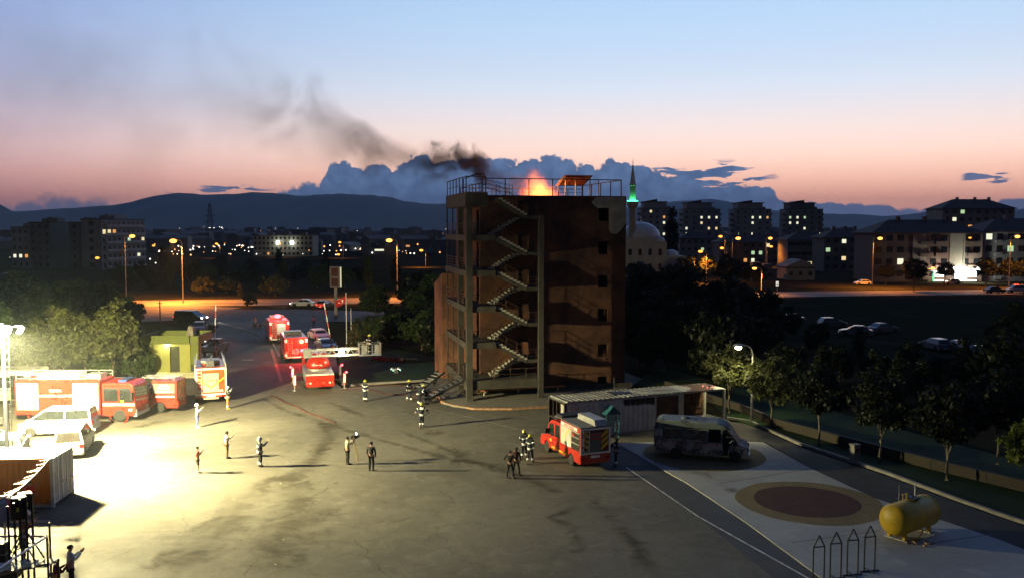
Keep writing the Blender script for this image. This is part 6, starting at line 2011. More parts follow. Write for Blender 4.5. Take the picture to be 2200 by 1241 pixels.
for k in range(10):
    a0, a1 = k / 10 * 1.4, (k + 1) / 10 * 1.4
    f = lambda a, r: (1.45 - r * math.sin(a), hw + 0.026, 2.3 - 0.0 - r * (1 - math.cos(a)) * 0 - (1.15 - r * math.cos(a)) * 0 - (1.05 - 1.05 * math.cos(a)) * 1.0)
    xa, xb = 0.02 + 1.25 * math.sin(a0), 0.02 + 1.25 * math.sin(a1)
    za, zb = 1.2 + 1.0 * (1 - math.sin(a0) ** 1.2), 1.2 + 1.0 * (1 - math.sin(a1) ** 1.2)
    wdt = 0.2 * (1 - 0.4 * k / 10)
    sw.quad((xa, hw + 0.024, za), (xb, hw + 0.024, zb), (xb + wdt * 0.4, hw + 0.024, zb + wdt * 0.5), (xa + wdt, hw + 0.024, za + wdt * 0.1))
sw.build('yellow_swoosh', ytape, ls, fix=False)
# open locker with shelves
lk = MB().box(-1.2, -0.16, hw + 0.002, hw + 0.015, 1.12, 2.25).build('open_locker', black_p, t_)
for z in (1.5, 1.88, 2.2):
    MB().box(-1.18, -0.18, hw + 0.016, hw + 0.05, z, z + 0.06).build('shelf', alu, lk)
MB().box(-0.6, -0.3, hw + 0.016, hw + 0.06, 1.95, 2.1).build('red_tool', red_p, lk)
MB().box(-0.9, 1.4, hw + 0.002, hw + 0.012, 2.30, 2.50).build('name_strip', tape, t_)
lettering(t_, 'KONYA İTFAİYESİ', 0.17, (0.25, hw + 0.016, 2.40), '+y', mat('red letters', (0.42, 0.03, 0.02, 1)))
# rear face
rear_frame(t_, hw, 0.95, 2.53, x=-1.312, wd=0.11)
MB().box(-1.332, -1.305, -0.35, 0.35, 1.10, 2.25).build('rear_shutter', mat('grey rear shutter', (0.12, 0.13, 0.13, 1), 0.5, 0.1), t_)
lettering(t_, 'KONYA', 0.20, (-1.337, 0, 2.08), '-x', mat('bright red letters', (0.75, 0.02, 0.03, 1), 0.4, 0.05))
lettering(t_, 'İTFAİYESİ', 0.17, (-1.337, 0, 1.86), '-x', MT['bright red letters'])
MB().box(-1.310, -1.303, -0.9, 0.9, 1.06, 2.42).build('rear_panel', mat('dark maroon panel', (0.10, 0.012, 0.01, 1), 0.5, 0.1), t_)
for s in (-1, 1):
    for k in range(3):
        z = 1.28 + 0.36 * k
        for dz, hh in ((0.0, 0.12), (0.17, 0.05)):
            MB().quad((-1.316, s * 0.40, z + dz - 0.12), (-1.316, s * 0.88, z + dz + 0.26), (-1.316, s * 0.88, z + dz + 0.26 + hh), (-1.316, s * 0.40, z + dz - 0.12 + hh)).build('chevron', ytape, t_, fix=False)
    MB().box(-1.34, -1.303, s * 0.72, s * 0.98, 0.62, 0.78).build('tail_light', red_lens, t_)
MB().box(-1.335, -1.303, -0.3, 0.3, 0.72, 0.86).build('number_plate', tape, t_)
ladder(t_, -1.36, 0.45, 0.85, 1.0, 2.5, 5, chrome)

# ------------------------------------------------------------------ burnt minibus on the sand
rw, fw = P(1452, 984), P(1578, 993)
hd = math.atan2(fw.y - rw.y, fw.x - rw.x)
off = Matrix.Rotation(hd, 4, 'Z') @ Vector((0, -0.85, 0))
def burnt_mat():
    m = bpy.data.materials.new('scorched panel')
    m.use_nodes = True
    q = NT(m.node_tree)
    tcn = q.n('ShaderNodeTexCoord')
    no = q.noise(tcn.outputs['Object'], 1.1, 6.0, 0.7, 0.6)
    n3 = q.noise(tcn.outputs['Object'], 5.0, 5.0, 0.7)
    sp_ = q.n('ShaderNodeSeparateXYZ', ins={0: tcn.outputs['Object']})
    base = q.mix(q.mr(sp_.outputs[2], 1.12, 1.16), (0.42, 0.42, 0.42, 1), (0.10, 0.135, 0.15, 1))
    band = q.m('MULTIPLY', q.mr(sp_.outputs[2], 0.98, 1.0), q.mr(sp_.outputs[2], 1.16, 1.14))
    base = q.mix(q.m('MULTIPLY', band, q.mr(n3.outputs['Fac'], 0.4, 0.6)), base, (0.30, 0.12, 0.17, 1))
    base = q.mix(q.m('MULTIPLY', q.mr(sp_.outputs[2], 2.3, 2.42), 0.7), base, (0.24, 0.27, 0.28, 1))
    soot = q.m('MULTIPLY', q.mr(no.outputs['Fac'], 0.44, 0.6), q.mr(n3.outputs['Fac'], 0.3, 0.6, 0.5, 1.0))
    cc = q.mix(soot, base, (0.035, 0.03, 0.028, 1))
    p = q.n('ShaderNodeBsdfPrincipled', ins={'Base Color': cc, 'Roughness': 0.7})
    q.n('ShaderNodeOutputMaterial', ins={'Surface': p.outputs[0]})
    return m
burn_m = burnt_mat()
t_ = thing('burnt_minibus', 'burnt out minibus wreck with missing door standing on the sand circle', 'minibus', (rw.x - off.x, rw.y - off.y, 0.03), hd)
hw = 0.98
WB = (fw - rw).length
low = arch_profile([(-1.35, 0.5), (-1.38, 1.18), (WB - 0.75, 1.18)], -1.35, WB - 0.72, 0.35, (0.0,), 0.33)
def side_shell(s):
    m = MB()
    y0, y1 = s * hw, s * (hw - 0.05)
    m.prism(low, y0, y1)
    # pillars between the side windows up to the roof
    for a, b in ((-1.38, -0.75), (0.42, 0.58), (1.85, 2.0), (WB - 0.85, WB - 0.74)):
        m.add([(a, y0, 1.18), (b, y0, 1.18), (b, y0 * 0.93, 1.98), (a, y0 * 0.93, 1.98), (a, y1, 1.18), (b, y1, 1.18), (b, y1 * 0.93, 1.98), (a, y1 * 0.93, 1.98)],
              [(0, 1, 2, 3), (7, 6, 5, 4), (0, 4, 5, 1), (1, 5, 6, 2), (2, 6, 7, 3), (3, 7, 4, 0)])
    return m.build('side_panel', burn_m, t_)
for s in (-1, 1):
    side_shell(s)
rp = [(-1.35, 1.95), (-1.3, 2.3), (-1.0, 2.42), (WB - 1.1, 2.40), (WB - 0.55, 2.25), (WB - 0.35, 2.02), (WB - 0.5, 1.98), (-1.25, 1.93)]
MB().prism(rp, -hw * 0.93, hw * 0.93).build('roof', burn_m, t_, bevel=0.08)
MB().lathe([(0.25, 2.40), (0.24, 2.5), (0.01, 2.53)], 14, Matrix.Translation((0.5, 0, 0))).build('roof_vent', burn_m, t_)
for s in (-1, 1):
    for a, b in ((-0.72, 0.40), (0.60, 1.83)):
        y = s * (hw - 0.02)
        MB().add([(a, y, 1.22), (b, y, 1.22), (b, y * 0.94, 1.92), (a, y * 0.94, 1.92)], [(0, 1, 2, 3)]).build('side_window', mat('smoked glass', (0.05, 0.06, 0.065, 1), 0.25, 0.5, 3), t_, fix=False)
        for z in (1.22, 1.92):
            MB().bar((a, y * (1.02 if z < 1.5 else 0.96), z), (b, y * (1.02 if z < 1.5 else 0.96), z), 0.035).build('window_frame', alu, t_)
MB().box(-1.36, -1.3, -hw + 0.06, hw - 0.06, 0.5, 1.9).build('rear_panel', burn_m, t_)
MB().box(-1.3, WB + 0.4, -hw + 0.06, hw - 0.06, 0.38, 0.5).build('floor_pan', mat('charred black', (0.014, 0.012, 0.011, 1), 0.95, 0.3), t_)
MB().box(-1.2, WB - 0.8, -0.02, 0.02, 0.52, 1.9).build('dark_backing', MT['charred black'], t_)  # lengthwise black sheet added as the darkness inside
# nose: bonnet, wings round the front wheel, screen pillars
nose = arch_profile([(WB - 0.02 + 0.15, 1.08), (WB + 0.3, 1.12), (WB + 0.72, 0.98), (WB + 0.82, 0.7), (WB + 0.8, 0.42)], WB - 0.42, WB + 0.78, 0.36, (WB,), 0.34)
nose = [(WB - 0.42, 0.36), (WB - 0.40, 0.75), (WB + 0.05, 1.05)] + nose[1:-1]
MB().prism(nose, -hw + 0.03, hw - 0.03).build('nose', burn_m, t_)
MB().quad((WB + 0.22, -0.8, 1.14), (WB + 0.22, 0.8, 1.14), (WB - 0.36, 0.75, 2.0), (WB - 0.36, -0.75, 2.0)).build('windscreen', mat('dusty glass', (0.16, 0.18, 0.20, 1), 0.3, 0.5, 2), t_, fix=False)
for s in (-1, 1):
    MB().bar((WB + 0.24, s * 0.88, 1.08), (WB - 0.40, s * 0.86, 2.0), 0.07).build('screen_pillar', burn_m, t_)
    MB().box(WB + 0.70, WB + 0.83, s * 0.5, s * 0.85, 0.68, 0.88).build('headlight', MT['charred black'], t_)
MB().prism([(WB - 0.73, 0.42), (WB - 0.70, 1.12), (WB - 0.05, 1.12), (WB - 0.38, 0.80), (WB - 0.44, 0.42)], hw - 0.05, hw - 0.01).build('far_door', burn_m, t_)
MB().quad((WB - 0.70, hw - 0.05, 1.14), (WB - 0.02, hw - 0.05, 1.14), (WB - 0.45, hw * 0.92, 1.96), (WB - 0.70, hw * 0.92, 1.96)).build('far_door_window', MT['smoked glass'], t_, fix=False)
MB().box(WB - 0.62, WB - 0.15, 0.15, 0.6, 0.5, 0.85).box(WB - 0.72, WB - 0.58, 0.15, 0.6, 0.85, 1.6).build('driver_seat', MT['charred black'], t_)
MB().box(WB - 0.1, WB + 0.12, -0.85, 0.85, 0.75, 1.05).build('dashboard', MT['charred black'], t_)
MB().box(WB + 0.72, WB + 0.9, -hw + 0.08, hw - 0.08, 0.36, 0.56).build('bumper', alu, t_)
for x in (0.0, WB):
    for s in (-1, 1):
        wheel(t_, x, s * (hw - 0.14), 0.33, 0.22, MT['charred black'])
for s in (-0.45, 0.45):
    MB().box(1.9, 2.35, s - 0.22, s + 0.22, 0.5, 0.85).box(1.85, 2.0, s - 0.22, s + 0.22, 0.85, 1.5).build('burnt_seat', MT['charred black'], t_)
MB().lathe([(0.19, -0.012), (0.2, 0.0), (0.19, 0.012)], 14, Matrix.Translation((WB - 0.15, 0.4, 1.1)) @ Matrix.Rotation(-1.0, 4, 'Y')).build('steering_wheel', MT['charred black'], t_)
lettering(t_, '', 0.1, (0, 0, 0), '-y', tape) if False else None
MB().box(-1.3, -0.85, -hw - 0.012, -hw * 0.94, 1.42, 1.85).build('faded_sticker', mat('faded sticker', (0.35, 0.38, 0.40, 1), 0.7, 0.5, 6), t_)
# ================================================================== containers and small buildings
def corrugated(x0, x1, z0, z1, y, pitch=0.28, depth=0.035, axis='x', M=None):
    """corrugated sheet wall along x (or y) with trapezoid ribs"""
    m = MB()
    n = max(1, int((x1 - x0) / pitch))
    p = (x1 - x0) / n
    prof = []
    for k in range(n):
        a = x0 + k * p
        prof += [(a, 0), (a + p * 0.35, 0), (a + p * 0.5, depth), (a + p * 0.85, depth)]
    prof.append((x1, 0))
    for (a, da), (b, db) in zip(prof, prof[1:]):
        if axis == 'x':
            m.quad((a, y - da, z0), (b, y - db, z0), (b, y - db, z1), (a, y - da, z1))
        elif axis == 'y':
            m.quad((y - da, a, z0), (y - db, b, z0), (y - db, b, z1), (y - da, a, z1))
        else:   # roof sheet: ribs run along y from z0 to z1
            m.quad((a, z0, y + da), (b, z0, y + db), (b, z1, y + db), (a, z1, y + da))
    return m


def thick(o, t=0.012):
    s = o.modifiers.new('thick', 'SOLIDIFY')
    s.thickness = t
    return o


# --- burnt white training container with open bay
sheet_w = mat('weathered white sheet', (0.46, 0.45, 0.42, 1), 0.55, 0.18, 1.0)
roof_sheet = mat('pale roof sheet', (0.24, 0.24, 0.225, 1), 0.6, 0.25, 0.7, c2=(0.34, 0.34, 0.32, 1))
def soot_sheet():
    m = bpy.data.materials.new('sooty white sheet')
    m.use_nodes = True
    q = NT(m.node_tree)
    tcn = q.n('ShaderNodeTexCoord')
    sp_ = q.n('ShaderNodeSeparateXYZ', ins={0: tcn.outputs['Object']})
    no = q.noise(tcn.outputs['Object'], 1.3, 5.0, 0.65, 0.3)
    st = q.noise(q.n('ShaderNodeMapping', ins={0: tcn.outputs['Object'], 'Scale': (6, 6, 0.7)}).outputs[0], 1.0, 3.0, 0.6)
    g = q.m('MULTIPLY', q.mr(sp_.outputs[0], 3.4, 5.4), q.mr(sp_.outputs[2], 1.5, 2.3))
    s = q.mr(q.m('ADD', g, q.m('MULTIPLY', q.m('SUBTRACT', st.outputs['Fac'], 0.5), 1.1)), 0.5, 0.75)
    base = q.mix(q.mr(no.outputs['Fac'], 0.4, 0.7), (0.74, 0.73, 0.69, 1), (0.58, 0.57, 0.53, 1))
    cc = q.mix(s, base, (0.035, 0.03, 0.028, 1))
    p = q.n('ShaderNodeBsdfPrincipled', ins={'Base Color': cc, 'Roughness': 0.6})
    q.n('ShaderNodeOutputMaterial', ins={'Surface': p.outputs[0]})
    return m
A, Bp = P(1214, 944), P(1555, 908)
hd = math.atan2(Bp.y - A.y, Bp.x - A.x)
LEN = (Bp - A).length
tcnt = thing('training_container', 'long burnt white corrugated container with brown doorway and open end bay', 'container', (A.x, A.y, -0.02), hd)
D_ = 2.44
H1 = 2.6
a1 = LEN * 0.545
a2 = LEN * 0.70
thick(corrugated(0.1, a1, 0.16, H1 - 0.14, 0.0, 0.38, 0.07).build('side_sheet', soot_sheet(), tcnt, fix=False))
thick(corrugated(0.1, LEN - 0.1, 0.16, H1 - 0.14, D_, 0.3, 0.04).build('back_sheet', mat('rusty brown sheet', (0.16, 0.085, 0.045, 1), 0.8, 0.5, 1.2), tcnt, fix=False))
thick(corrugated(-0.1, a2 + 0.3, -0.18, D_ + 0.05, H1, 0.40, 0.09, 'roof').build('roof_sheet', roof_sheet, tcnt, fix=False))
thick(corrugated(a2 + 0.31, LEN, -0.1, D_ + 0.05, H1 + 0.02, 0.26, 0.03, 'roof').build('roof_sheet', mat('rust and white sheet', (0.17, 0.10, 0.06, 1), 0.7, 0.3, 0.5, c2=(0.5, 0.5, 0.47, 1), lo=0.48, hi=0.56), tcnt, fix=False))
for x in (0.0, a1, a2, LEN):
    for y in (0.02, D_):
        MB().box(x - 0.08, x + 0.08, y - 0.08, y + 0.08, 0.0, H1 - 0.02).build('corner_post', sheet_w if x > 0.1 else dark_steel, tcnt)
MB().box(0.08, LEN - 0.08, -0.05, 0.05, 0.02, 0.155).build('bottom_rail', sheet_w, tcnt)
MB().box(0.08, a2 - 0.08, -0.05, 0.05, H1 - 0.135, H1 - 0.02).build('top_rail', sheet_w, tcnt)
MB().box(a2 + 0.082, LEN - 0.082, -0.04, 0.04, H1 - 0.10, H1 - 0.02).build('top_rail', sheet_w, tcnt)
MB().box(a1 + 0.09, a2 - 0.09, -0.02, 0.04, 0.16, H1 - 0.14).build('brown_door', mat('brown steel door', (0.085, 0.032, 0.02, 1), 0.7, 0.3, 1.5), tcnt)
MB().box(a2 - 0.05, a2 + 0.45, 0.06, 0.12, 0.1, H1 - 0.1).build('white_panel', sheet_w, tcnt)
for k in range(3):
    MB().box(a2 + 0.7, LEN - 0.9, 1.4 + 0.2 * k, 1.45 + 0.2 * k, 0.5 + 0.35 * k, 0.6 + 0.35 * k).build('bench_slat', mat('charred timber', (0.12, 0.07, 0.035, 1), 0.9, 0.4, 3), tcnt)
MB().box(0.1, LEN - 0.1, 0.06, D_ - 0.06, 0.02, 0.06).build('floor', dark_steel, tcnt)
# left end: frame with torn openings
ef = MB()
for z in (0.06, 1.25, H1 - 0.08):
    ef.bar((-0.02, 0.08, z), (-0.02, D_ - 0.08, z), 0.1)
for y in (0.65, 1.22, 1.8):
    ef.bar((-0.02, y, 0.06), (-0.02, y, H1 - 0.08), 0.06)
ef.build('end_frame', dark_steel, tcnt)
MB().quad((-0.03, 0.1, 0.2), (-0.03, 1.2, 0.2), (-0.03, 1.5, 1.2), (-0.03, 0.5, 0.9)).quad((-0.03, 0.25, 1.3), (-0.03, 0.6, 1.3), (-0.03, 0.6, 2.4), (-0.03, 0.2, 2.4)).build('torn_sheet', sheet_w, tcnt, fix=False)
MB().box(4.2, 5.5, 0.8, 1.7, H1 + 0.06, H1 + 0.14).build('hatch_frame', dark_steel, tcnt)
MB().tube((4.6, 1.2, H1 + 0.1), (4.55, 1.25, H1 + 1.2), 0.04, n=6).build('vent_pipe', dark_steel, tcnt)
# blue kiosk with little gable in front of it
kc = P(1313, 940)
kk = thing('blue_kiosk', 'narrow blue gabled metal frame in front of the burnt container', 'kiosk', (kc.x, kc.y, -0.02), hd)
blue_m = mat('petrol blue paint', (0.02, 0.10, 0.13, 1), 0.5, 0.2)
km = MB()
for x in (-0.5, 0.5):
    for y in (-0.25, 0.25):
        km.bar((x, y, 0), (x, y, 1.75), 0.06)
for z in (0.5, 1.0, 1.4):
    km.bar((-0.5, -0.25, z), (0.5, -0.25, z), 0.04)
    km.bar((-0.5, 0.25, z), (0.5, 0.25, z), 0.04)
    km.bar((-0.5, -0.25, z), (-0.5, 0.25, z), 0.04)
    km.bar((0.5, -0.25, z), (0.5, 0.25, z), 0.04)
for x in (-0.2, 0.2):
    km.bar((x, -0.25, 0.5), (x, -0.25, 1.75), 0.05)
km.build('frame', blue_m, kk)
MB().prism([(-0.62, 1.74), (0.62, 1.74), (0, 2.3)], -0.34, 0.34).build('gable_top', blue_m, kk)

# --- orange container at the left
oc = P(117, 1088)
och = R(0.0)
oct_ = thing('orange_container', 'orange shipping container with white door end and blown out white roof', 'container', (oc.x, oc.y, -0.02), R(4.0))
orange_c = mat('orange container paint', (0.78, 0.235, 0.025, 1), 0.6, 0.15, 0.8, c2=(0.66, 0.20, 0.03, 1))
white_c = mat('white container paint', (0.70, 0.68, 0.60, 1), 0.6, 0.15, 1.5)
LC = 6.06
thick(corrugated(-LC + 0.12, -0.16, 0.17, 2.48, 0.02, 0.30, 0.04).build('side_sheet', orange_c, oct_, fix=False))
thick(corrugated(-LC + 0.12, -0.16, 0.17, 2.48, 2.40, 0.30, 0.04).build('back_sheet', orange_c, oct_, fix=False))
thick(corrugated(0.05, 2.39, 0.17, 2.48, -LC + 0.05, 0.30, 0.04, 'y').build('end_sheet', orange_c, oct_, fix=False))
MB().box(-LC + 0.1, -0.1, 0.06, 2.38, 2.52, 2.58).build('roof', white_c, oct_)
for x in (-LC, -0.16):
    for y in (-0.04, 2.32):
        MB().box(x, x + 0.16, y, y + 0.16, 0.0, 2.6).build('corner_post', white_c, oct_)
for y in (-0.03, 2.36):
    MB().box(-LC + 0.162, -0.162, y, y + 0.1, 2.485, 2.6).build('top_rail', orange_c if y < 1 else white_c, oct_)
    MB().box(-LC + 0.162, -0.162, y, y + 0.1, 0.02, 0.165).build('bottom_rail', white_c, oct_)
for k in range(2):
    y0 = 0.13 + 1.1 * k
    dr_ = MB().box(-0.09, -0.03, y0, y0 + 1.08, 0.15, 2.48).build('door', white_c, oct_)
    for j in range(4):
        yy = y0 + 0.14 + 0.26 * j
        MB().box(-0.03, -0.005, yy, yy + 0.12, 0.25, 2.4).build('door_rib', white_c, dr_)
    for j in range(2):
        yy = y0 + 0.3 + 0.48 * j
        MB().tube((0.025, yy, 0.1), (0.025, yy, 2.52), 0.022, n=6).build('lock_rod', steel, dr_)
        MB().box(0.0, 0.05, yy - 0.02, yy + 0.3, 1.05, 1.12).build('door_handle', steel, dr_)
MB().box(-0.14, 0.0, 0.1, 2.34, 2.49, 2.6).build('door_header', white_c, oct_)

# --- green gatehouse
gc = P(322, 806)
gh = thing('gatehouse', 'small lime green gatehouse with flat overhanging roof and lit doorway', 'gatehouse', (gc.x, gc.y, -0.02), R(2))
lime = mat('lime render', (0.30, 0.30, 0.085, 1), 0.85, 0.08, 1.0)
lime_d = mat('olive lime fascia', (0.13, 0.155, 0.035, 1), 0.8, 0.08, 1.0)
cream2 = mat('cream base', (0.50, 0.46, 0.30, 1), 0.85, 0.1, 1.0)
wall_with_holes(0, 4.0, 0.35, 3.2, [(2.0, 2.95, 0.35, 2.9)], 0.0, 0.2, 'front_wall', gh, lime)
MB().box(3.8, 4.0, 0.202, 3.4, 0.35, 3.2).build('side_wall', lime, gh)
MB().box(0.0, 0.2, 0.202, 3.4, 0.35, 3.2).build('side_wall', lime, gh)
MB().box(0.202, 3.798, 3.2, 3.4, 0.35, 3.2).build('back_wall', lime, gh)
MB().box(-0.1, 4.3, -0.1, 3.5, 0.0, 0.348).build('base', cream2, gh)
MB().box(2.05, 2.9, 0.10, 0.14, 0.36, 2.88).build('door', mat('dark door', (0.04, 0.045, 0.03, 1), 0.4, 0.2), gh)
MB().box(4.003, 4.75, 0.15, 0.6, 0.35, 3.2).build('side_pier', lime_d, gh)
rfm = MB()
rfm.box(-0.45, 5.6, -0.7, -0.55, 3.2, 4.05).box(-0.45, 5.6, 3.7, 3.85, 3.2, 4.05).box(-0.45, -0.30, -0.548, 3.698, 3.2, 4.05).box(5.45, 5.6, -0.548, 3.698, 3.2, 4.05)
MB().box(-0.45, 4.15, -0.7, -0.55, 3.21, 4.05).build('roof_fascia', lime_d, gh)
MB().box(4.2, 5.0, -0.58, -0.45, 3.3, 4.0).build('roof_fascia', lime_d, gh)
MB().box(-0.45, -0.30, -0.548, 3.698, 3.21, 4.05).build('roof_fascia', lime_d, gh)
MB().box(-0.45, 5.0, 3.7, 3.85, 3.21, 4.05).build('roof_fascia', lime_d, gh)
MB().box(4.85, 5.0, -0.44, 3.698, 3.21, 4.0).build('roof_fascia', lime_d, gh)
MB().box(-0.298, 4.848, -0.546, 3.696, 3.205, 3.35).build('roof_slab', mat('roof felt', (0.16, 0.15, 0.12, 1), 0.9, 0.2), gh)
lamp = MB().box(1.6, 2.2, -0.35, -0.1, 3.12, 3.19).build('porch_lamp', emit('porch lamp', (1.0, 0.95, 0.6), 6.0), gh)
point('porch_light', (1.7, -0.3, 3.0), (1.0, 0.93, 0.55), 75, 0.12, gh)
MB().prism([(3.0, 3.352), (3.9, 3.352), (3.75, 4.6), (3.35, 4.75)], 1.6, 2.4).build('roof_hood', mat('concrete hood', (0.24, 0.21, 0.17, 1), 0.9, 0.2), gh)
gs = MB()
for k in range(4):
    MB().box(3.2 - 0.1 * k, 5.2, -0.45 - 0.32 * k, -0.14 - 0.32 * k, 0.0, 0.34 - 0.085 * k).build('front_step', cream2, gh)

# barrier booms standing up
def boom_gate(label, px, py, h, lean):
    c = P(px, py)
    t_ = thing('barrier_boom', label, 'barrier', (c.x, c.y, -0.02), 0)
    MB().box(-0.18, 0.18, -0.18, 0.18, 0, 1.0).build('housing', mat('barrier housing', (0.35, 0.08, 0.05, 1), 0.6, 0.2), t_)
    n = 7
    for k in range(n):
        a, b = k / n, (k + 1) / n
        MB().bar((lean * h * a, -0.2, 0.8 + (h - 0.8) * a), (lean * h * b, -0.2, 0.8 + (h - 0.8) * b), 0.11).build('boom_segment', white_p if k % 2 == 0 else MT['red tape'], t_)
boom_gate('raised red and white barrier boom behind the fire tender', 462, 772, 6.2, 0.05)
boom_gate('raised red and white barrier boom leaning beside the white parked cars', 714, 758, 5.9, -0.14)

# flag pole and flag
fc = P(745, 757)
fp = thing('flag_pole', 'pale flag pole flying a red flag with white crescent and star', 'flag', (fc.x, fc.y, 0.0), 0)
MB().tube((0, 0, 0), (0, 0, 6.9), 0.06, 0.04, 8).sphere((0, 0, 6.95), 0.08, 8, 5).build('pole', white_p, fp)
fm_ = MB()
nx, nz = 12, 8
def flag_pt(u_, v_):
    return Vector((-0.05 - 1.15 * u_, -0.1 * math.sin(u_ * 7 + v_) * u_, 6.75 - 0.75 * v_ - 0.75 * u_ - 0.1 * math.sin(u_ * 4)))
vs = [flag_pt(i / nx, j / nz) for j in range(nz + 1) for i in range(nx + 1)]
fs = [(j * (nx + 1) + i, j * (nx + 1) + i + 1, (j + 1) * (nx + 1) + i + 1, (j + 1) * (nx + 1) + i) for j in range(nz) for i in range(nx)]
flag = thick(fm_.add(vs, fs).build('flag', mat('red flag cloth', (0.42, 0.012, 0.016, 1), 0.8, 0.1, 3), fp, fix=False), 0.006)
cr = []
for k in range(13):
    a = R(40) + (R(320) - R(40)) * k / 12
    cr.append((0.42 + 0.16 * math.cos(a), 0.5 + 0.25 * math.sin(a)))
for k in range(13):
    a = R(320) - (R(320) - R(40)) * k / 12
    cr.append((0.45 + 0.125 * math.cos(a), 0.5 + 0.2 * math.sin(a)))
m = MB()
for k in range(12):
    pts = [cr[k], cr[k + 1], cr[24 - k], cr[25 - k]]
    m.quad(*[flag_pt(*p_) + Vector((0, -0.02, 0)) for p_ in pts])
m.build('crescent', tape, flag, fix=False)
m = MB()
star = []
for k in range(10):
    a = math.pi / 2 + k * math.pi / 5
    r_ = 0.085 if k % 2 == 0 else 0.036
    star.append((0.66 + r_ * math.cos(a), 0.5 + r_ * 1.5 * math.sin(a)))
m.quad(*[flag_pt(*p_) + Vector((0, -0.03, 0)) for p_ in star])
m.build('star', tape, flag, fix=False)
c = P(755, 757)
t_ = thing('bare_pole', 'short bare flag pole next to the red flag', 'pole', (c.x, c.y, 0.0))
MB().tube((0, 0, 0), (0, 0, 5.2), 0.05, 0.035, 8).build('pole', white_p, t_)
MB().tube((0, 0, 0), (0, 0, 0.2), 0.14, 0.12, 10).build('foot', kerb_m, t_)

# tall sign board by the road
c = P(722, 682)
q_ = Q(722, 571, c.y)
sg = thing('sign_tower', 'tall sign on a round post with two dark red fields by the road', 'sign', (c.x, c.y, -0.1), R(-18))
MB().tube((0, 0, 0), (0, 0, q_.z - 3.5), 0.28, 0.26, 12).build('post', mat('pale post', (0.35, 0.32, 0.27, 1), 0.7, 0.15), sg)
bx_ = MB().box(-0.95, 0.95, -0.28, 0.28, q_.z - 3.5, q_.z).build('sign_box', mat('grey sign box', (0.22, 0.20, 0.19, 1), 0.6, 0.15), sg, bevel=0.06)
for z in (q_.z - 1.55, q_.z - 3.2):
    MB().box(-0.62, 0.62, -0.30, -0.283, z, z + 1.3).build('red_field', mat('dull red field', (0.09, 0.03, 0.026, 1), 0.6, 0.2), bx_)
MB().box(0.952, 0.965, -0.2, 0.2, q_.z - 3.4, q_.z - 0.1).build('lit_edge', emit('sign edge glow', (1.0, 0.95, 0.62), 0.7), bx_)

# small illuminated roadside sign on the right
c = P(1671, 622)
t_ = thing('roadside_sign', 'small lit white roadside sign on a short post', 'sign', (xq(1671, 205), 205, -0.1))
MB().tube((0, 0, 0), (0, 0, 1.0), 0.06, n=8).build('post', steel, t_)
MB().box(-0.3, 0.3, -0.05, 0.05, 1.0, 2.3).build('sign_face', emit('small sign glow', (1.0, 0.96, 0.85), 0.75), t_)
MB().box(-0.12, 0.12, -0.06, -0.052, 1.3, 1.6).build('sign_mark', black_p, t_)

# ================================================================== yard equipment on the right
tk_a, tk_b = P(1918, 1160), P(2003, 1138)
hd = math.atan2(tk_b.y - tk_a.y, tk_b.x - tk_a.x)
tk_ = thing('yellow_tank', 'yellow steel gas tank with domed ends standing on short legs', 'tank', (tk_a.x, tk_a.y, 0.03), hd + R(6))
yel = mat('yellow tank paint', (0.56, 0.37, 0.012, 1), 0.5, 0.15, 1.4, bump=0.1)
r_ = 0.74
Lk = 2.75
prof = [(0.001, -0.33), (0.28, -0.29), (0.52, -0.2), (0.67, -0.08), (r_, 0.06), (r_, Lk), (0.67, Lk + 0.14), (0.52, Lk + 0.26), (0.28, Lk + 0.35), (0.001, Lk + 0.39)]
shell = MB().lathe(prof, 32, Matrix.Translation((0, 0, 0.92)) @ Matrix.Rotation(math.pi / 2, 4, 'Y')).build('shell', yel, tk_, smooth=True)
for x in (0.1, Lk - 0.05):
    MB().lathe([(r_ + 0.004, -0.025), (r_ + 0.018, 0), (r_ + 0.004, 0.025)], 28, Matrix.Translation((x, 0, 0.92)) @ Matrix.Rotation(math.pi / 2, 4, 'Y')).build('weld_band', yel, shell)
for x in (0.35, Lk - 0.35):
    for s in (-1, 1):
        MB().box(x - 0.1, x + 0.1, s * 0.38 - 0.06, s * 0.38 + 0.06, 0.0, 0.40).build('leg', yel, tk_)
    MB().box(x - 0.2, x + 0.2, -0.55, 0.55, 0.0, 0.05).build('foot_plate', steel, tk_)
for x, h in ((0.75, 0.28), (1.05, 0.26)):
    v_ = MB().tube((x, 0, 1.70), (x, 0, 1.7 + h), 0.03, n=8).tube((x, 0, 1.7 + h), (x, 0, 1.76 + h), 0.07, n=8).build('valve', yel, tk_)
MB().path([(1.25, 0.05, 1.7), (1.28, 0.05, 1.9), (1.6, 0.05, 1.92), (1.75, 0.05, 1.71)], 0.03, 6).build('pipe_loop', dark_steel, tk_)
MB().box(1.3, 1.85, -0.25, 0.25, 1.69, 1.75).build('hatch', dark_steel, tk_)
MB().tube((0.5, 0.05, 1.70), (0.5, 0.05, 2.5), 0.02, n=6).build('dip_rod', steel, tk_)
MB().tube((2.1, 0.2, 1.66), (2.1, 0.2, 2.32), 0.035, n=6).build('vent_pipe', white_p, tk_)
MB().path([(0.4, -0.5, 0.08), (0.9, -0.75, 0.1), (1.5, -0.6, 0.3), (1.7, -0.3, 0.3)], 0.035, 6).build('feed_pipe', yel, tk_)
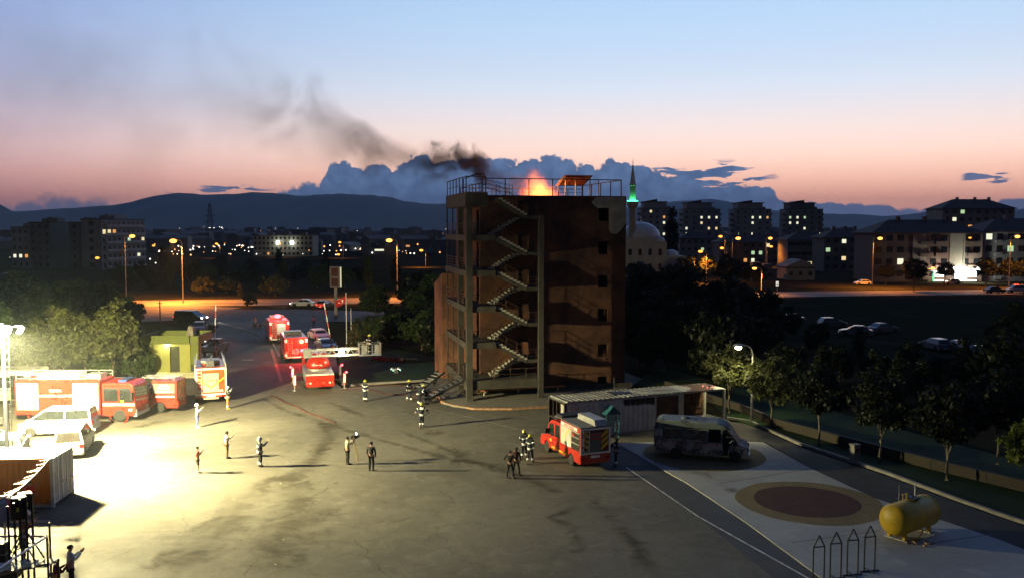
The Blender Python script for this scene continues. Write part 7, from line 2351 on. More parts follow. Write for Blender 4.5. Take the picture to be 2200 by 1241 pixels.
# low rubble under the tank
rub = MB()
rr0 = random.Random(3)
for k in range(16):
    rub.cbox((rr0.uniform(0.2, 1.3), rr0.uniform(-1.3, -0.55), rr0.uniform(0.02, 0.05)), (rr0.uniform(0.05, 0.2), rr0.uniform(0.05, 0.2), 0.06), rr0.uniform(0, 3))
o = rub.build('rubble', mat('brick rubble', (0.30, 0.20, 0.14, 1), 0.9, 0.5, 5), None, loc=tk_.location, rz=hd)
struct(o, 'stuff')

# row of arrow topped steel frames
fa, fb = P(1738, 1246), P(1872, 1229)
for k in range(4):
    f_ = k / 3
    c = fa.lerp(fb, f_ * 1.0) if False else P(1758 + 36.5 * k, 1252 - 8 * k)
    fr = thing('arrow_frame', ['black arrow topped steel frame at the end away from the tank', 'black arrow topped steel frame, second from the end away from the tank', 'black arrow topped steel frame, second from the tank', 'black arrow topped steel frame closest to the yellow tank, with floor bar'][k], 'frame', (c.x, c.y, 0.03), R(12), 'arrow topped frames')
    m = MB()
    for s in (-1, 1):
        m.bar((s * 0.25, 0, 0), (s * 0.25, 0, 1.52), 0.045)
        m.bar((s * 0.25, 0, 1.5), (0, 0, 1.98), 0.045)
    m.bar((-0.25, 0, 1.5), (0.25, 0, 1.5), 0.045)
    m.build('frame', dark_steel, fr)
    MB().bar((-0.45, 0, 0.03), (0.45, 0, 0.03), 0.05).bar((0.0, -0.3, 0.03), (0.0, 0.3, 0.03), 0.05).build('floor_bar', dark_steel, fr)
# stone bin on the lawn
c = P(1836, 990)
t_ = thing('stone_bin', 'grey stone litter bin standing on the dark lawn', 'bin', (c.x, c.y, 0.05), 0.3)
MB().box(-0.22, 0.22, -0.22, 0.22, 0, 0.95).build('bin_body', kerb_m, t_, bevel=0.03)
MB().box(-0.26, 0.26, -0.26, 0.26, 0.955, 1.05).build('bin_lid', kerb_m, t_)
MB().box(-0.12, 0.12, -0.235, -0.222, 0.6, 0.8).build('bin_slot', black_p, t_)
# low boundary wall on the right with coping slabs
bw = thing('boundary_wall', 'low rendered boundary wall behind the right hand lawn trees', 'wall', (0, 0, 0))
wp = [P(1420, 838), P(1580, 890), P(1660, 926), P(1800, 965), P(2000, 1020), P(2260, 1085)]
wm = mat('old wall render', (0.05, 0.042, 0.032, 1), 0.9, 0.35, 0.6)
me = MB().box(-0.5, 0.5, -0.1, 0.1, 0, 0.62).mesh('wall_panel')
me2 = MB().box(-0.505, 0.505, -0.13, 0.13, 0.623, 0.67).mesh('coping')
pp_ = resample(wp, 3.0)
for a, b in zip(pp_, pp_[1:]):
    a = a + Vector((0.6, 1.2, 0)); b = b + Vector((0.6, 1.2, 0))
    d = b - a
    for mm_, mt_, nm in ((me, wm, 'wall_panel'), (me2, wm, 'coping')):
        o = link(nm, mm_, mt_, bw, ((a.x + b.x) / 2, (a.y + b.y) / 2, 0.0), math.atan2(d.y, d.x))
        o.scale = (d.length - 0.02, 1, 1)
# low stone wall behind the gate lawn
gw = thing('lawn_wall', 'low broken stone wall along the far edge of the gate lawn', 'wall', (0, 0, 0))
pp_ = resample([P(800, 772), P(870, 778), P(948, 778)], 1.0)
st_ = MB().box(-0.5, 0.5, -0.2, 0.2, 0, 0.4).mesh('stone')
for i, (a, b) in enumerate(zip(pp_, pp_[1:])):
    d = b - a
    o = link('stone', st_, wm, gw, ((a.x + b.x) / 2, (a.y + b.y) / 2, 0.0), math.atan2(d.y, d.x) + random.uniform(-0.08, 0.08))
    o.scale = (d.length * random.uniform(0.85, 0.97), random.uniform(0.8, 1.2), random.uniform(0.7, 1.2))

# hoses lying across the yard
hose_m = mat('red brown hose', (0.075, 0.022, 0.018, 1), 0.7, 0.3, 2)
def hose(label, pts, r=0.045):
    pp = [P(*p_) for p_ in pts]
    out = []
    for a, b in zip(pp, pp[1:]):
        n = max(2, int((b - a).length / 0.7))
        for k in range(n):
            p_ = a.lerp(b, k / n)
            out.append(Vector((p_.x + 0.08 * math.sin(p_.y * 1.7), p_.y + 0.08 * math.sin(p_.x * 1.3), r - 0.02)))
    out.append(Vector((pp[-1].x, pp[-1].y, r - 0.02)))
    o = MB().path(out, r, 6).build('fire_hose', hose_m, smooth=True)
    tag(o, label, 'hose', 'fire hoses')
    return o
hose('red brown hose running from the ladder truck towards the entry stairs', [(735, 836), (800, 838), (830, 845), (875, 848), (925, 862)])
hose('dark hose curving past the lone standing firefighter to the crouching group', [(740, 832), (790, 828), (850, 826), (905, 832), (930, 850)])
hose('long hose snaking from the lane across the yard', [(582, 848), (625, 870), (680, 893), (720, 908)], 0.05)

# drones
def drone(label, px, py, Y, mt, led):
    q_ = Q(px, py, Y)
    t_ = thing('drone', label, 'drone', q_, 0.4)
    MB().sphere((0, 0, 0), (0.17, 0.12, 0.07), 12, 8).build('hull', mt, t_)
    for sx_ in (-1, 1):
        for sy_ in (-1, 1):
            a_ = MB().bar((0, 0, 0.02), (sx_ * 0.24, sy_ * 0.24, 0.04), 0.035).tube((sx_ * 0.24, sy_ * 0.24, 0.0), (sx_ * 0.24, sy_ * 0.24, 0.09), 0.035, n=8).build('arm', mt, t_)
            MB().box(sx_ * 0.24 - 0.14, sx_ * 0.24 + 0.14, sy_ * 0.24 - 0.015, sy_ * 0.24 + 0.015, 0.095, 0.102).build('propeller', mt, a_)
            MB().sphere((sx_ * 0.26, sy_ * 0.26, -0.02), 0.03, 6, 4).build('status_lamp', led, a_)
        MB().path([(0.08, sx_ * 0.1, -0.05), (0.09, sx_ * 0.16, -0.22), (-0.09, sx_ * 0.16, -0.22), (-0.08, sx_ * 0.1, -0.05)], 0.012, 6).build('landing_skid', mt, t_)
    MB().sphere((0, -0.02, -0.11), 0.045, 8, 6).build('camera', black_p, t_)
drone('white four rotor drone hovering over the gate lawn', 850, 793, 62, white_p, emit('green drone lamp', (0.4, 1.0, 0.7), 5.0))
drone('small drone with red lamps hovering above the container end', 1522, 829, 58, mat('reddish drone shell', (0.6, 0.35, 0.35, 1), 0.4, 0.1), emit('red drone lamp', (1.0, 0.08, 0.1), 9.0))

# ================================================================== bottom left: stand, speakers, bunting
bl_ = thing('spectator_stand', 'steel spectator stand with timber benches and handrails at the picture corner', 'grandstand', (-15.1, 28.0, -0.02), R(0))
plank = mat('pale bench timber', (0.48, 0.45, 0.36, 1), 0.7, 0.15, 2)
blackrail = mat('black rail', (0.02, 0.02, 0.022, 1), 0.35, 0.1, 2, 0.3)
def rail_run(pts, nm='handrail', r=0.035):
    return MB().path(pts, r, 8).build(nm, mat('pale top rail', (0.5, 0.5, 0.55, 1), 0.35, 0.1, 2, 0.4), bl_)
rail_run([(-3.0, 1.3, 4.65), (-0.55, 1.3, 4.65)])
rail_run([(-3.0, 0.1, 4.55), (0.0, 0.1, 4.55)])
rail_run([(0.0, 0.1, 4.55), (0.0, -3.0, 4.55)])
for x, y in ((-0.55, 1.3), (0.0, 0.1), (0.0, -2.9)):
    MB().tube((x, y, 0), (x, y, 4.6), 0.035, n=8).build('rail_post', blackrail, bl_)
bpl = MB().box(-1.3, 1.3, -0.11, 0.11, -0.02, 0.02).mesh('plank')
for row in range(4):
    for k in range(3):
        link('plank', bpl, plank, bl_, (-1.45, 0.9 - row * 0.85 - k * 0.25, 3.45 + 0.28 * row + 0.004 * k))
bpl2 = MB().box(-1.2, 1.2, -0.12, 0.12, -0.02, 0.02).mesh('plank')
for k in range(3):
    link('plank', bpl2, plank, bl_, (-0.55 + 0.26 * k, -1.3, 3.2 + 0.003 * k), R(78))
for x in (-2.6, -0.25):
    MB().bar((x, 1.2, 3.3), (x, -2.6, 4.3), 0.07).bar((x, 1.2, 0), (x, 1.2, 3.4), 0.06).bar((x, -2.4, 0), (x, -2.4, 4.2), 0.08).build('bearer', blackrail, bl_)
# lower terrace where spectators stand
for k in range(6):
    link('plank', MB().box(-1.6, 1.6, -0.16, 0.16, -0.03, 0.03).mesh('plank') if k == 0 else bl_.children[-1].data, plank, bl_, (-0.6, 3.6 - 0.34 * k, 1.30))
for x in (-2.0, 0.8):
    MB().bar((x, 3.8, 1.22), (x, 1.7, 1.22), 0.08).bar((x, 3.6, 0), (x, 3.6, 1.2), 0.08).bar((x, 1.9, 0), (x, 1.9, 1.2), 0.08).build('bearer', blackrail, bl_)
def speaker(label, loc, rz, h):
    t_ = thing('loudspeaker', label, 'speaker', loc, rz, 'loudspeakers on tripods')
    MB().prism([(-0.2, -0.18), (0.2, -0.18), (0.24, 0.12), (0.14, 0.2), (-0.14, 0.2), (-0.24, 0.12)], h, h + 0.72, 'z').build('cabinet', black_p, t_, bevel=0.03)
    MB().box(-0.17, 0.17, -0.192, -0.182, h + 0.06, h + 0.66).build('grille', dark_steel, t_)
    MB().box(-0.07, 0.07, 0.202, 0.21, h + 0.28, h + 0.42).build('label_plate', mat('yellow label', (0.65, 0.6, 0.1, 1), 0.6, 0.1), t_)
    MB().box(-0.08, 0.08, -0.2, -0.193, h + 0.22, h + 0.38).build('label_plate', MT['yellow label'], t_)
    MB().tube((0, 0, 0.55), (0, 0, h), 0.028, n=8).build('stand_pole', blackrail, t_)
    for k in range(3):
        a = k * 2 * math.pi / 3 + 0.4
        MB().bar((0, 0, 0.95), (0.6 * math.cos(a), 0.6 * math.sin(a), 0.02), 0.035).bar((0, 0, 0.55), (0.33 * math.cos(a), 0.33 * math.sin(a), 0.45), 0.03).build('stand_leg', blackrail, t_)
sp1 = Vector((-15.98, 28.1, 0))
speaker('black loudspeaker with yellow label on a tripod beside the stand', (sp1.x, sp1.y, 3.6), R(-150), 1.52)
speaker('black loudspeaker half hidden behind the one with the yellow label', (sp1.x - 0.33, sp1.y + 0.95, 3.45), R(-146), 1.52)
# black equipment trunk under them
t_ = thing('equipment_case', 'black equipment case stacked beside the loudspeaker tripod', 'case', (sp1.x + 0.02, sp1.y - 1.0, 3.6), R(5))
MB().box(-0.14, 0.14, -0.2, 0.2, 0, 1.1).build('case_body', black_p, t_, bevel=0.03)
for z in (0.6, 1.25):
    MB().box(-0.143, 0.143, -0.203, 0.203, z * 0.6, z * 0.6 + 0.03).build('case_trim', steel, t_)
MB().box(0.15, 0.5, -0.25, 0.2, 0, 0.35).build('case_body', black_p, t_, bevel=0.03)
# red parasol edge at the very corner
pr = thing('red_parasol', 'red and white striped folded parasol at the picture corner', 'parasol', (-16.75, 28.6, 3.6))
MB().tube((0, 0, 0), (0, 0, 2.1), 0.03, n=8).build('pole', steel, pr)
for k in range(8):
    a0, a1 = k * math.pi / 4, (k + 1) * math.pi / 4
    MB().add([(0.85 * math.cos(a0), 0.85 * math.sin(a0), 1.45), (0.85 * math.cos(a1), 0.85 * math.sin(a1), 1.45), (0.35 * math.cos(a1), 0.35 * math.sin(a1), 1.95), (0.35 * math.cos(a0), 0.35 * math.sin(a0), 1.95), (0, 0, 2.08)],
             [(0, 1, 2, 3), (3, 2, 4)]).build('canopy_panel', mat('red parasol cloth', (0.55, 0.09, 0.05, 1), 0.8, 0.1) if k % 2 else mat('cream parasol cloth', (0.6, 0.5, 0.4, 1), 0.8, 0.1), pr, fix=False)
# bunting rope from the corner up to the container
bu = thing('bunting', 'rope of red and white pennants strung from the corner to the container roof', 'bunting', (0, 0, 0))
ba, bb = Vector((-17.3, 28.5, 5.2)), Vector((-23.95, 45.3, 2.68))
pts = []
for k in range(15):
    f_ = k / 14
    p_ = ba.lerp(bb, f_)
    p_.z -= 0.22 * math.sin(math.pi * f_)
    pts.append(p_)
MB().path(pts, 0.018, 6).build('rope', white_p, bu)
for k in range(13):
    a = pts[k + 1]
    d = Vector((-0.62, 0.1, -0.14 + 0.08 * math.sin(k * 2.3)))
    o = MB().add([a, a + Vector((-0.1, 0.35, -0.03)), a + d], [(0, 1, 2)]).build('pennant', MT['red tape'] if k % 2 else tape, bu, fix=False)
    thick(o, 0.004)

# thin mist added round the floodlight mast to give its lamps a glow
mi = bpy.data.materials.new('lamp glow mist')
mi.use_nodes = True
q = NT(mi.node_tree)
pv = q.n('ShaderNodeVolumePrincipled', ins={'Color': (0.9, 0.95, 0.9, 1), 'Density': 0.00042, 'Anisotropy': 0.25})
q.n('ShaderNodeOutputMaterial', ins={'Volume': pv.outputs[0]})
struct(MB().sphere((FL.x, FL.y + 4, 8.0), (22, 24, 7.9), 24, 14).build('lamp_glow_mist', mi), 'stuff')
c = P(345, 716)
t_ = thing('utility_pole', 'plain timber utility pole rising from the hedge by the side road', 'pole', (c.x, c.y, -0.1))
MB().tube((0, 0, 0), (0, 0, 4.6), 0.1, 0.08, 8).build('pole', bark, t_)
MB().bar((-0.4, 0, 4.3), (0.4, 0, 4.3), 0.06).build('cross_arm', bark, t_)
# ================================================================== people
skin_m = mat('skin', (0.42, 0.25, 0.17, 1), 0.6, 0.08, 8)
hair_m = mat('dark hair', (0.02, 0.016, 0.013, 1), 0.6, 0.2, 12)
shoe_m = mat('dark shoes', (0.02, 0.019, 0.018, 1), 0.6, 0.2, 8)
shoe_w = mat('white shoes', (0.65, 0.65, 0.62, 1), 0.6, 0.1, 8)
CL = {}
def cloth(name, c):
    if name not in CL:
        CL[name] = mat(name, c, 0.9, 0.2, 5.0)
    return CL[name]
navy = cloth('navy fire coat', (0.016, 0.022, 0.042, 1))
hel_y = mat('yellow green helmet', (0.62, 0.60, 0.10, 1), 0.35, 0.05, 4, coat=0.4)
hel_w = mat('white helmet', (0.75, 0.75, 0.72, 1), 0.35, 0.05, 4, coat=0.4)


def skin_object(name, verts, edges, radii, mt, parent, root=0, lv=1):
    me = bpy.data.meshes.new(name)
    me.from_pydata(verts, edges, [])
    o = link(name, me, mt, parent)
    o.modifiers.new('skin', 'SKIN')
    sv = me.skin_vertices[0].data
    for i, r in enumerate(radii):
        sv[i].radius = r if isinstance(r, (tuple, list)) else (r, r)
        sv[i].use_root = (i == root)
    o.modifiers['skin'].use_smooth_shade = True
    s = o.modifiers.new('sub', 'SUBSURF')
    s.levels = lv
    s.render_levels = lv
    return o


def hand_proto(side):
    """palm with five separate, bent fingers; grows along -z, palm faces +y, thumb towards +y"""
    m = MB()
    m.path([(0, 0, 0.01), (0, 0, -0.03), (0, 0.004, -0.075), (0, 0.006, -0.09)], [0.022, 0.033, 0.036, 0.03], 8)
    for k, (dx, L) in enumerate(((-0.028, 0.062), (-0.009, 0.076), (0.010, 0.072), (0.028, 0.055))):
        x = dx * side
        m.path([(x, 0.004, -0.08), (x * 1.1, 0.012, -0.08 - L * 0.5), (x * 1.1, 0.034, -0.08 - L * 0.85), (x * 1.05, 0.052, -0.08 - L * 0.92)], [0.0105, 0.0095, 0.009, 0.007], 6)
    m.path([(-0.028 * side, 0.006, -0.03), (-0.048 * side, 0.026, -0.05), (-0.05 * side, 0.045, -0.075)], [0.013, 0.011, 0.008], 6)
    return m.mesh('hand', True)
HAND = {1: hand_proto(1), -1: hand_proto(-1)}
FACE = None


def person(label, loc, facing, pose='stand', top=None, bottom=None, skin=skin_m, head=None, shoes=shoe_m, h=1.75, bands=False, sleeves=True, shorts=False, group=None, bag=None, arms=None, legs=None, lean=0.0, crouch=0.0, seated=False, band_mt=None):
    """facing: direction angle the person looks along; local +y is forward, +x is right"""
    t_ = thing('person', label, 'person', loc, facing - math.pi / 2, group)
    k = h / 1.75
    t_.scale = (k, k, k)
    dz = -crouch
    hipz = 0.93 + dz
    ly = lean
    sh_y = lambda z: ly * (z - hipz) / 0.5
    V = {}
    V['pelvis'] = (0, 0, hipz)
    V['waist'] = (0, sh_y(1.12 + dz), 1.12 + dz)
    V['chest'] = (0, sh_y(1.32 + dz), 1.32 + dz)
    V['neck'] = (0, sh_y(1.47 + dz), 1.47 + dz - abs(ly) * 0.15)
    V['jaw'] = (0, sh_y(1.54 + dz) + 0.02, 1.54 + dz - abs(ly) * 0.2)
    V['head'] = (0, sh_y(1.62 + dz) + 0.02, 1.625 + dz - abs(ly) * 0.22)
    V['crown'] = (0, sh_y(1.69 + dz) + 0.01, 1.70 + dz - abs(ly) * 0.25)
    V['nose'] = (0, V['head'][1] + 0.105, V['head'][2] - 0.01)
    LEG = {'stand': {1: ((0.10, 0.02, 0.49), (0.105, -0.02, 0.08), (0.12, 0.14, 0.035)), -1: ((-0.10, 0.02, 0.49), (-0.105, -0.02, 0.08), (-0.12, 0.14, 0.035))},
           'walk': {1: ((0.09, 0.16, 0.52), (0.09, 0.20, 0.09), (0.10, 0.37, 0.05)), -1: ((-0.09, -0.02, 0.49), (-0.09, -0.26, 0.14), (-0.09, -0.14, 0.03))},
           'wide': {1: ((0.16, 0.04, 0.48), (0.22, -0.02, 0.08), (0.26, 0.13, 0.035)), -1: ((-0.16, 0.04, 0.48), (-0.22, -0.02, 0.08), (-0.26, 0.13, 0.035))},
           'crouch': {1: ((0.17, 0.33, 0.42), (0.17, 0.02, 0.09), (0.19, 0.18, 0.035)), -1: ((-0.16, 0.30, 0.36), (-0.15, -0.06, 0.09), (-0.16, 0.10, 0.035))},
           'sit': {1: ((0.13, 0.42, hipz + 0.02), (0.13, 0.44, hipz - 0.40), (0.14, 0.60, hipz - 0.44)), -1: ((-0.13, 0.42, hipz + 0.02), (-0.13, 0.44, hipz - 0.40), (-0.14, 0.60, hipz - 0.44))}}[legs or 'stand']
    cy = V['chest'][1]
    cz = V['chest'][2]
    ARM = {'down': {1: ((0.25, -0.01, -0.20), (0.24, 0.05, -0.45)), -1: ((-0.25, -0.01, -0.20), (-0.24, 0.05, -0.45))},
           'phone': {1: ((0.23, 0.10, -0.16), (0.08, 0.36, 0.05)), -1: ((-0.23, 0.08, -0.17), (-0.05, 0.34, 0.03))},
           'phone_right': {1: ((0.24, 0.14, -0.10), (0.13, 0.42, 0.10)), -1: ((-0.25, 0.0, -0.20), (-0.20, 0.16, -0.38))},
           'swing': {1: ((0.25, -0.12, -0.19), (0.25, -0.08, -0.44)), -1: ((-0.25, 0.08, -0.20), (-0.23, 0.26, -0.36))},
           'out': {1: ((0.36, 0.02, -0.12), (0.46, 0.12, -0.30)), -1: ((-0.36, 0.02, -0.12), (-0.44, 0.12, -0.30))},
           'raise_right': {1: ((0.36, 0.12, 0.0), (0.52, 0.28, 0.22)), -1: ((-0.24, 0.02, -0.2), (-0.2, 0.15, -0.40))},
           'reach': {1: ((0.22, 0.24, -0.14), (0.12, 0.50, -0.22)), -1: ((-0.22, 0.24, -0.16), (-0.12, 0.48, -0.26))},
           'camera': {1: ((0.26, 0.16, -0.08), (0.12, 0.34, 0.16)), -1: ((-0.24, 0.18, -0.12), (-0.06, 0.42, 0.06))}}[arms or 'down']
    names, verts, rad, edges = [], [], [], []
    def put(nm, co, r):
        names.append(nm); verts.append(co); rad.append(r)
        return len(verts) - 1
    i_p = put('pelvis', V['pelvis'], 0.125)
    i_w = put('waist', V['waist'], 0.118)
    i_c = put('chest', V['chest'], 0.135)
    i_n = put('neck', V['neck'], 0.055)
    i_j = put('jaw', V['jaw'], 0.062)
    i_h = put('head', V['head'], 0.088)
    i_t = put('crown', V['crown'], 0.066)
    i_no = put('nose', V['nose'], 0.014)
    edges += [(i_p, i_w), (i_w, i_c), (i_c, i_n), (i_n, i_j), (i_j, i_h), (i_h, i_t), (i_h, i_no)]
    J = {}
    for s in (1, -1):
        hip = (s * 0.09, V['pelvis'][1], hipz - 0.06)
        kn, an, toe = [(x, y, z) for x, y, z in LEG[s]]
        J[s] = dict(hip=hip, knee=kn, ankle=an, toe=toe)
        a = put('hip', hip, 0.088); b = put('knee', kn, 0.058); c = put('ankle', an, 0.042); d = put('toe', toe, 0.035)
        edges += [(i_p, a), (a, b), (b, c), (c, d)]
        shd = (s * 0.175, cy + 0.0, cz + 0.085)
        el_, wr = ARM[s]
        elb = (el_[0], cy + el_[1], cz + 0.05 + el_[2])
        wri = (wr[0], cy + wr[1], cz + 0.05 + wr[2])
        J[s].update(sh=shd, el=elb, wr=wri)
        a = put('shoulder', shd, 0.062); b = put('elbow', elb, 0.044); c = put('wrist', wri, 0.030)
        edges += [(i_c, a), (a, b), (b, c)]
    skin_object('body', verts, edges, rad, skin, t_, 0)
    # jacket or shirt
    tv, te, tr_ = [V['pelvis'], V['waist'], V['chest'], (V['neck'][0], V['neck'][1], V['neck'][2] - 0.035)], [(0, 1), (1, 2), (2, 3)], [0.15, 0.142, 0.158, 0.075]
    tv[0] = (tv[0][0], tv[0][1], tv[0][2] + (0.0 if not bands else -0.1))
    grow = 1.0 if not bands else 1.12
    for s in (1, -1):
        b = len(tv)
        e_ = Vector(J[s]['el']); w_ = Vector(J[s]['wr']); s_ = Vector(J[s]['sh'])
        if sleeves:
            tv += [tuple(s_), tuple(e_), tuple(e_.lerp(w_, 0.93))]
            tr_ += [0.080, 0.060, 0.047]
            te += [(2, b), (b, b + 1), (b + 1, b + 2)]
        else:
            tv += [tuple(s_), tuple(s_.lerp(e_, 0.8))]
            tr_ += [0.080, 0.064]
            te += [(2, b), (b, b + 1)]
    tr_ = [r * grow for r in tr_]
    skin_object('coat' if bands else 'shirt', tv, te, tr_, top or navy, t_, 0)
    bv, be, br = [(0, V['pelvis'][1], hipz + 0.03)], [], [0.140]
    for s in (1, -1):
        b = len(bv)
        kn, an = Vector(J[s]['knee']), Vector(J[s]['ankle'])
        if shorts:
            bv += [J[s]['hip'], tuple(kn)]
            br += [0.100, 0.078]
            be += [(0, b), (b, b + 1)]
        else:
            bv += [J[s]['hip'], tuple(kn), tuple(an + Vector((0, 0, 0.0)))]
            br += [0.098, 0.074, 0.058]
            be += [(0, b), (b, b + 1), (b + 1, b + 2)]
    br = [r * (1.08 if bands else 1) for r in br]
    skin_object('trousers' if not shorts else 'shorts', bv, be, br, bottom or navy, t_, 0)
    for s in (1, -1):
        an, toe = Vector(J[s]['ankle']), Vector(J[s]['toe'])
        bk = an + (an - toe) * 0.35
        MB().path([(bk.x, bk.y, toe.z), (an.x, an.y, toe.z + 0.015), (toe.x, toe.y, toe.z), tuple(toe + (toe - an).normalized() * 0.06)], [0.036, 0.05, 0.045, 0.028], 8).build('shoe', shoes, t_, smooth=True)
        wr, el_ = Vector(J[s]['wr']), Vector(J[s]['el'])
        hd_ = link('hand', HAND[s], skin, t_, wr)
        if not HAND[s].materials:
            HAND[s].materials.append(skin_m)
        hd_.rotation_euler = (wr - el_).to_track_quat('-Z', 'Y').to_euler()
    # face
    hx, hy, hz = V['head']
    fc_ = MB()
    for s in (1, -1):
        MB().sphere((s * 0.034, hy + 0.083, hz + 0.012), (0.013, 0.008, 0.008), 8, 5).build('eye', hair_m, t_)
        MB().sphere((s * 0.092, hy - 0.005, hz), (0.014, 0.024, 0.034), 8, 5).build('ear', skin, t_)
    MB().sphere((0, hy + 0.078, hz - 0.055), (0.026, 0.01, 0.007), 8, 5).build('mouth', mat('lips', (0.28, 0.10, 0.08, 1), 0.5, 0.1), t_)
    T = Matrix.Translation((hx, hy, hz))
    if head in ('helmet', 'white_helmet', 'hard_hat'):
        hm_ = hel_y if head == 'helmet' else hel_w
        prof = [(0.150, 0.0), (0.145, 0.02), (0.125, 0.05), (0.115, 0.10), (0.085, 0.15), (0.03, 0.175), (0.001, 0.178)]
        hl = MB().lathe(prof, 16, T @ Matrix.Translation((0, -0.015, 0.01)) @ Matrix.Diagonal((0.95, 1.1, 1, 1))).build('helmet', hm_, t_, smooth=True)
        if head != 'hard_hat':
            MB().lathe([(0.105, -0.12), (0.125, -0.05), (0.130, 0.01)], 12, T @ Matrix.Translation((0, -0.02, 0)) @ Matrix.Rotation(math.pi, 4, 'Z'), math.pi).build('neck_guard', navy if head == 'helmet' else hm_, hl)
            MB().box(-0.03, 0.03, 0.118, 0.135, 0.05, 0.11, T).build('helmet_badge', tape, hl)
    elif head == 'cap':
        MB().lathe([(0.104, 0.0), (0.104, 0.05), (0.075, 0.10), (0.001, 0.115)], 14, T @ Matrix.Translation((0, -0.008, 0.015))).box(-0.07, 0.07, 0.08, 0.18, 0.025, 0.035, T).build('cap', cloth('red cap', (0.45, 0.05, 0.04, 1)), t_, smooth=True)
    else:
        prof = [(0.098, -0.03), (0.105, 0.02), (0.092, 0.07), (0.055, 0.105), (0.001, 0.115)]
        MB().lathe(prof, 14, T @ Matrix.Translation((0, -0.020, 0.0)) @ Matrix.Diagonal((0.97, 1.02, 1, 1))).build('hair', hair_m if head != 'long_hair' else cloth('brown hair', (0.05, 0.022, 0.015, 1)), t_, smooth=True)
        if head == 'long_hair':
            MB().path([(0, hy - 0.06, hz + 0.02), (0, hy - 0.10, hz - 0.12), (0, hy - 0.12, hz - 0.30)], [0.085, 0.08, 0.04], 8).build('long_hair', CL['brown hair'], t_, smooth=True)
    if bands:
        bm_ = band_mt or tape
        def ring(a, b, r0, r1=None):
            MB().tube(a, b, r0, r1, 14, cap=False).build('reflective_band', bm_, t_)
        px_, py_, pz_ = V['pelvis']
        ring((px_, py_, hipz - 0.06), (px_, py_, hipz + 0.06), 0.190)
        c_ = Vector(V['chest'])
        MB().tube(c_ + Vector((-0.13, 0.0, 0.04)), c_ + Vector((0.13, 0.0, 0.04)), 0.125, n=12, cap=False).build('shoulder_yoke', bm_, t_) if bands == 'yoke' else ring(tuple(c_ - Vector((0, 0, 0.10))), tuple(c_ - Vector((0, 0, 0.03))), 0.176)
        for s in (1, -1):
            e_, w_, s_ = Vector(J[s]['el']), Vector(J[s]['wr']), Vector(J[s]['sh'])
            ring(e_.lerp(w_, 0.55), e_.lerp(w_, 0.82), 0.066, 0.062)
            ring(s_.lerp(e_, 0.4), s_.lerp(e_, 0.6), 0.092, 0.088)
            kn, an = Vector(J[s]['knee']), Vector(J[s]['ankle'])
            ring(kn.lerp(an, 0.48), kn.lerp(an, 0.78), 0.084, 0.080)
    if bag:
        MB().cbox((0, cy - 0.19, cz - 0.06), (0.30, 0.16, 0.42)).build('backpack', bag, t_, bevel=0.04)
    return t_


def at(px, py, z=-0.02):
    p = P(px, py)
    return (p.x, p.y, z)
FFG = 'firefighters in dark coats with reflective bands'
person('firefighter in yellow helmet standing alone near the ladder truck outriggers', at(785, 861), R(60), arms='down', head='helmet', bands=True, h=1.80, group=FFG)
person('firefighter in yellow helmet striding towards the crouching group at the stairs', at(879, 861), R(-10), arms='swing', legs='walk', head='helmet', bands=True, h=1.80, group=FFG)
person('firefighter bending over in the group at the foot of the entry stairs', at(900, 869), R(20), arms='reach', legs='wide', head='helmet', bands=True, h=1.76, lean=0.28, group=FFG)
person('firefighter crouching with air cylinder beside the entry stairs', at(918, 866), R(200), arms='reach', legs='crouch', head='helmet', bands=True, h=1.80, lean=0.25, crouch=0.38, bag=black_p, group=FFG)
person('firefighter seen from behind walking up towards the crouching group', at(906, 917), R(95), arms='out', legs='walk', head='helmet', bands='yoke', h=1.80, group=FFG)
person('firefighter walking beside the red fire van, helmet towards the tower', at(1126, 984), R(80), arms='swing', legs='walk', head='helmet', bands=True, h=1.82, group=FFG)
person('firefighter walking close behind another beside the red fire van', at(1139, 994), R(70), arms='swing', legs='walk', head='helmet', bands=True, h=1.80, group=FFG)
person('firefighter standing at the right rear corner of the red fire van', at(1324, 999), R(170), arms='reach', legs='wide', head='helmet', bands=True, h=1.82, group=FFG)
bq = LADDER_TRUCK.matrix_basis @ Vector((2.6, -4.75, 2.79))
person('firefighter in yellow helmet standing in the raised ladder basket', bq, R(150), arms='reach', head='helmet', bands=True, h=1.80, group=FFG)
person('firefighter in ochre trousers raising an arm at the fire tender corner', at(489, 877), R(20), arms='raise_right', head='white_helmet', top=cloth('dark tunic', (0.03, 0.028, 0.02, 1)), bottom=cloth('ochre trousers', (0.48, 0.26, 0.05, 1)), bands=True, h=1.82, shoes=mat('yellow boots', (0.5, 0.36, 0.06, 1), 0.6, 0.1))
person('man in white helmet and dark coat with one broad white hem band', at(559, 1001), R(40), arms='phone_right', head='white_helmet', bands=True, bottom=cloth('black trousers', (0.014, 0.014, 0.015, 1)), h=1.80)
person('worker in white hard hat and blue bib overalls clapping hands', at(424, 917), R(15), arms='phone', head='hard_hat', top=cloth('white work shirt', (0.72, 0.72, 0.70, 1)), bottom=cloth('blue overalls', (0.07, 0.11, 0.38, 1)), shoes=shoe_w, h=1.74)
person('man in white shirt and brown trousers filming with a phone', at(488, 983), R(25), arms='phone_right', top=cloth('white shirt', (0.74, 0.73, 0.70, 1)), bottom=cloth('brown trousers', (0.11, 0.075, 0.035, 1)), sleeves=False, h=1.76)
person('boy in red shirt and dark shorts holding up a phone', at(425, 1014), R(35), arms='phone', top=cloth('red shirt', (0.38, 0.03, 0.025, 1)), bottom=cloth('dark shorts', (0.05, 0.045, 0.04, 1)), sleeves=False, shorts=True, shoes=shoe_w, h=1.62)
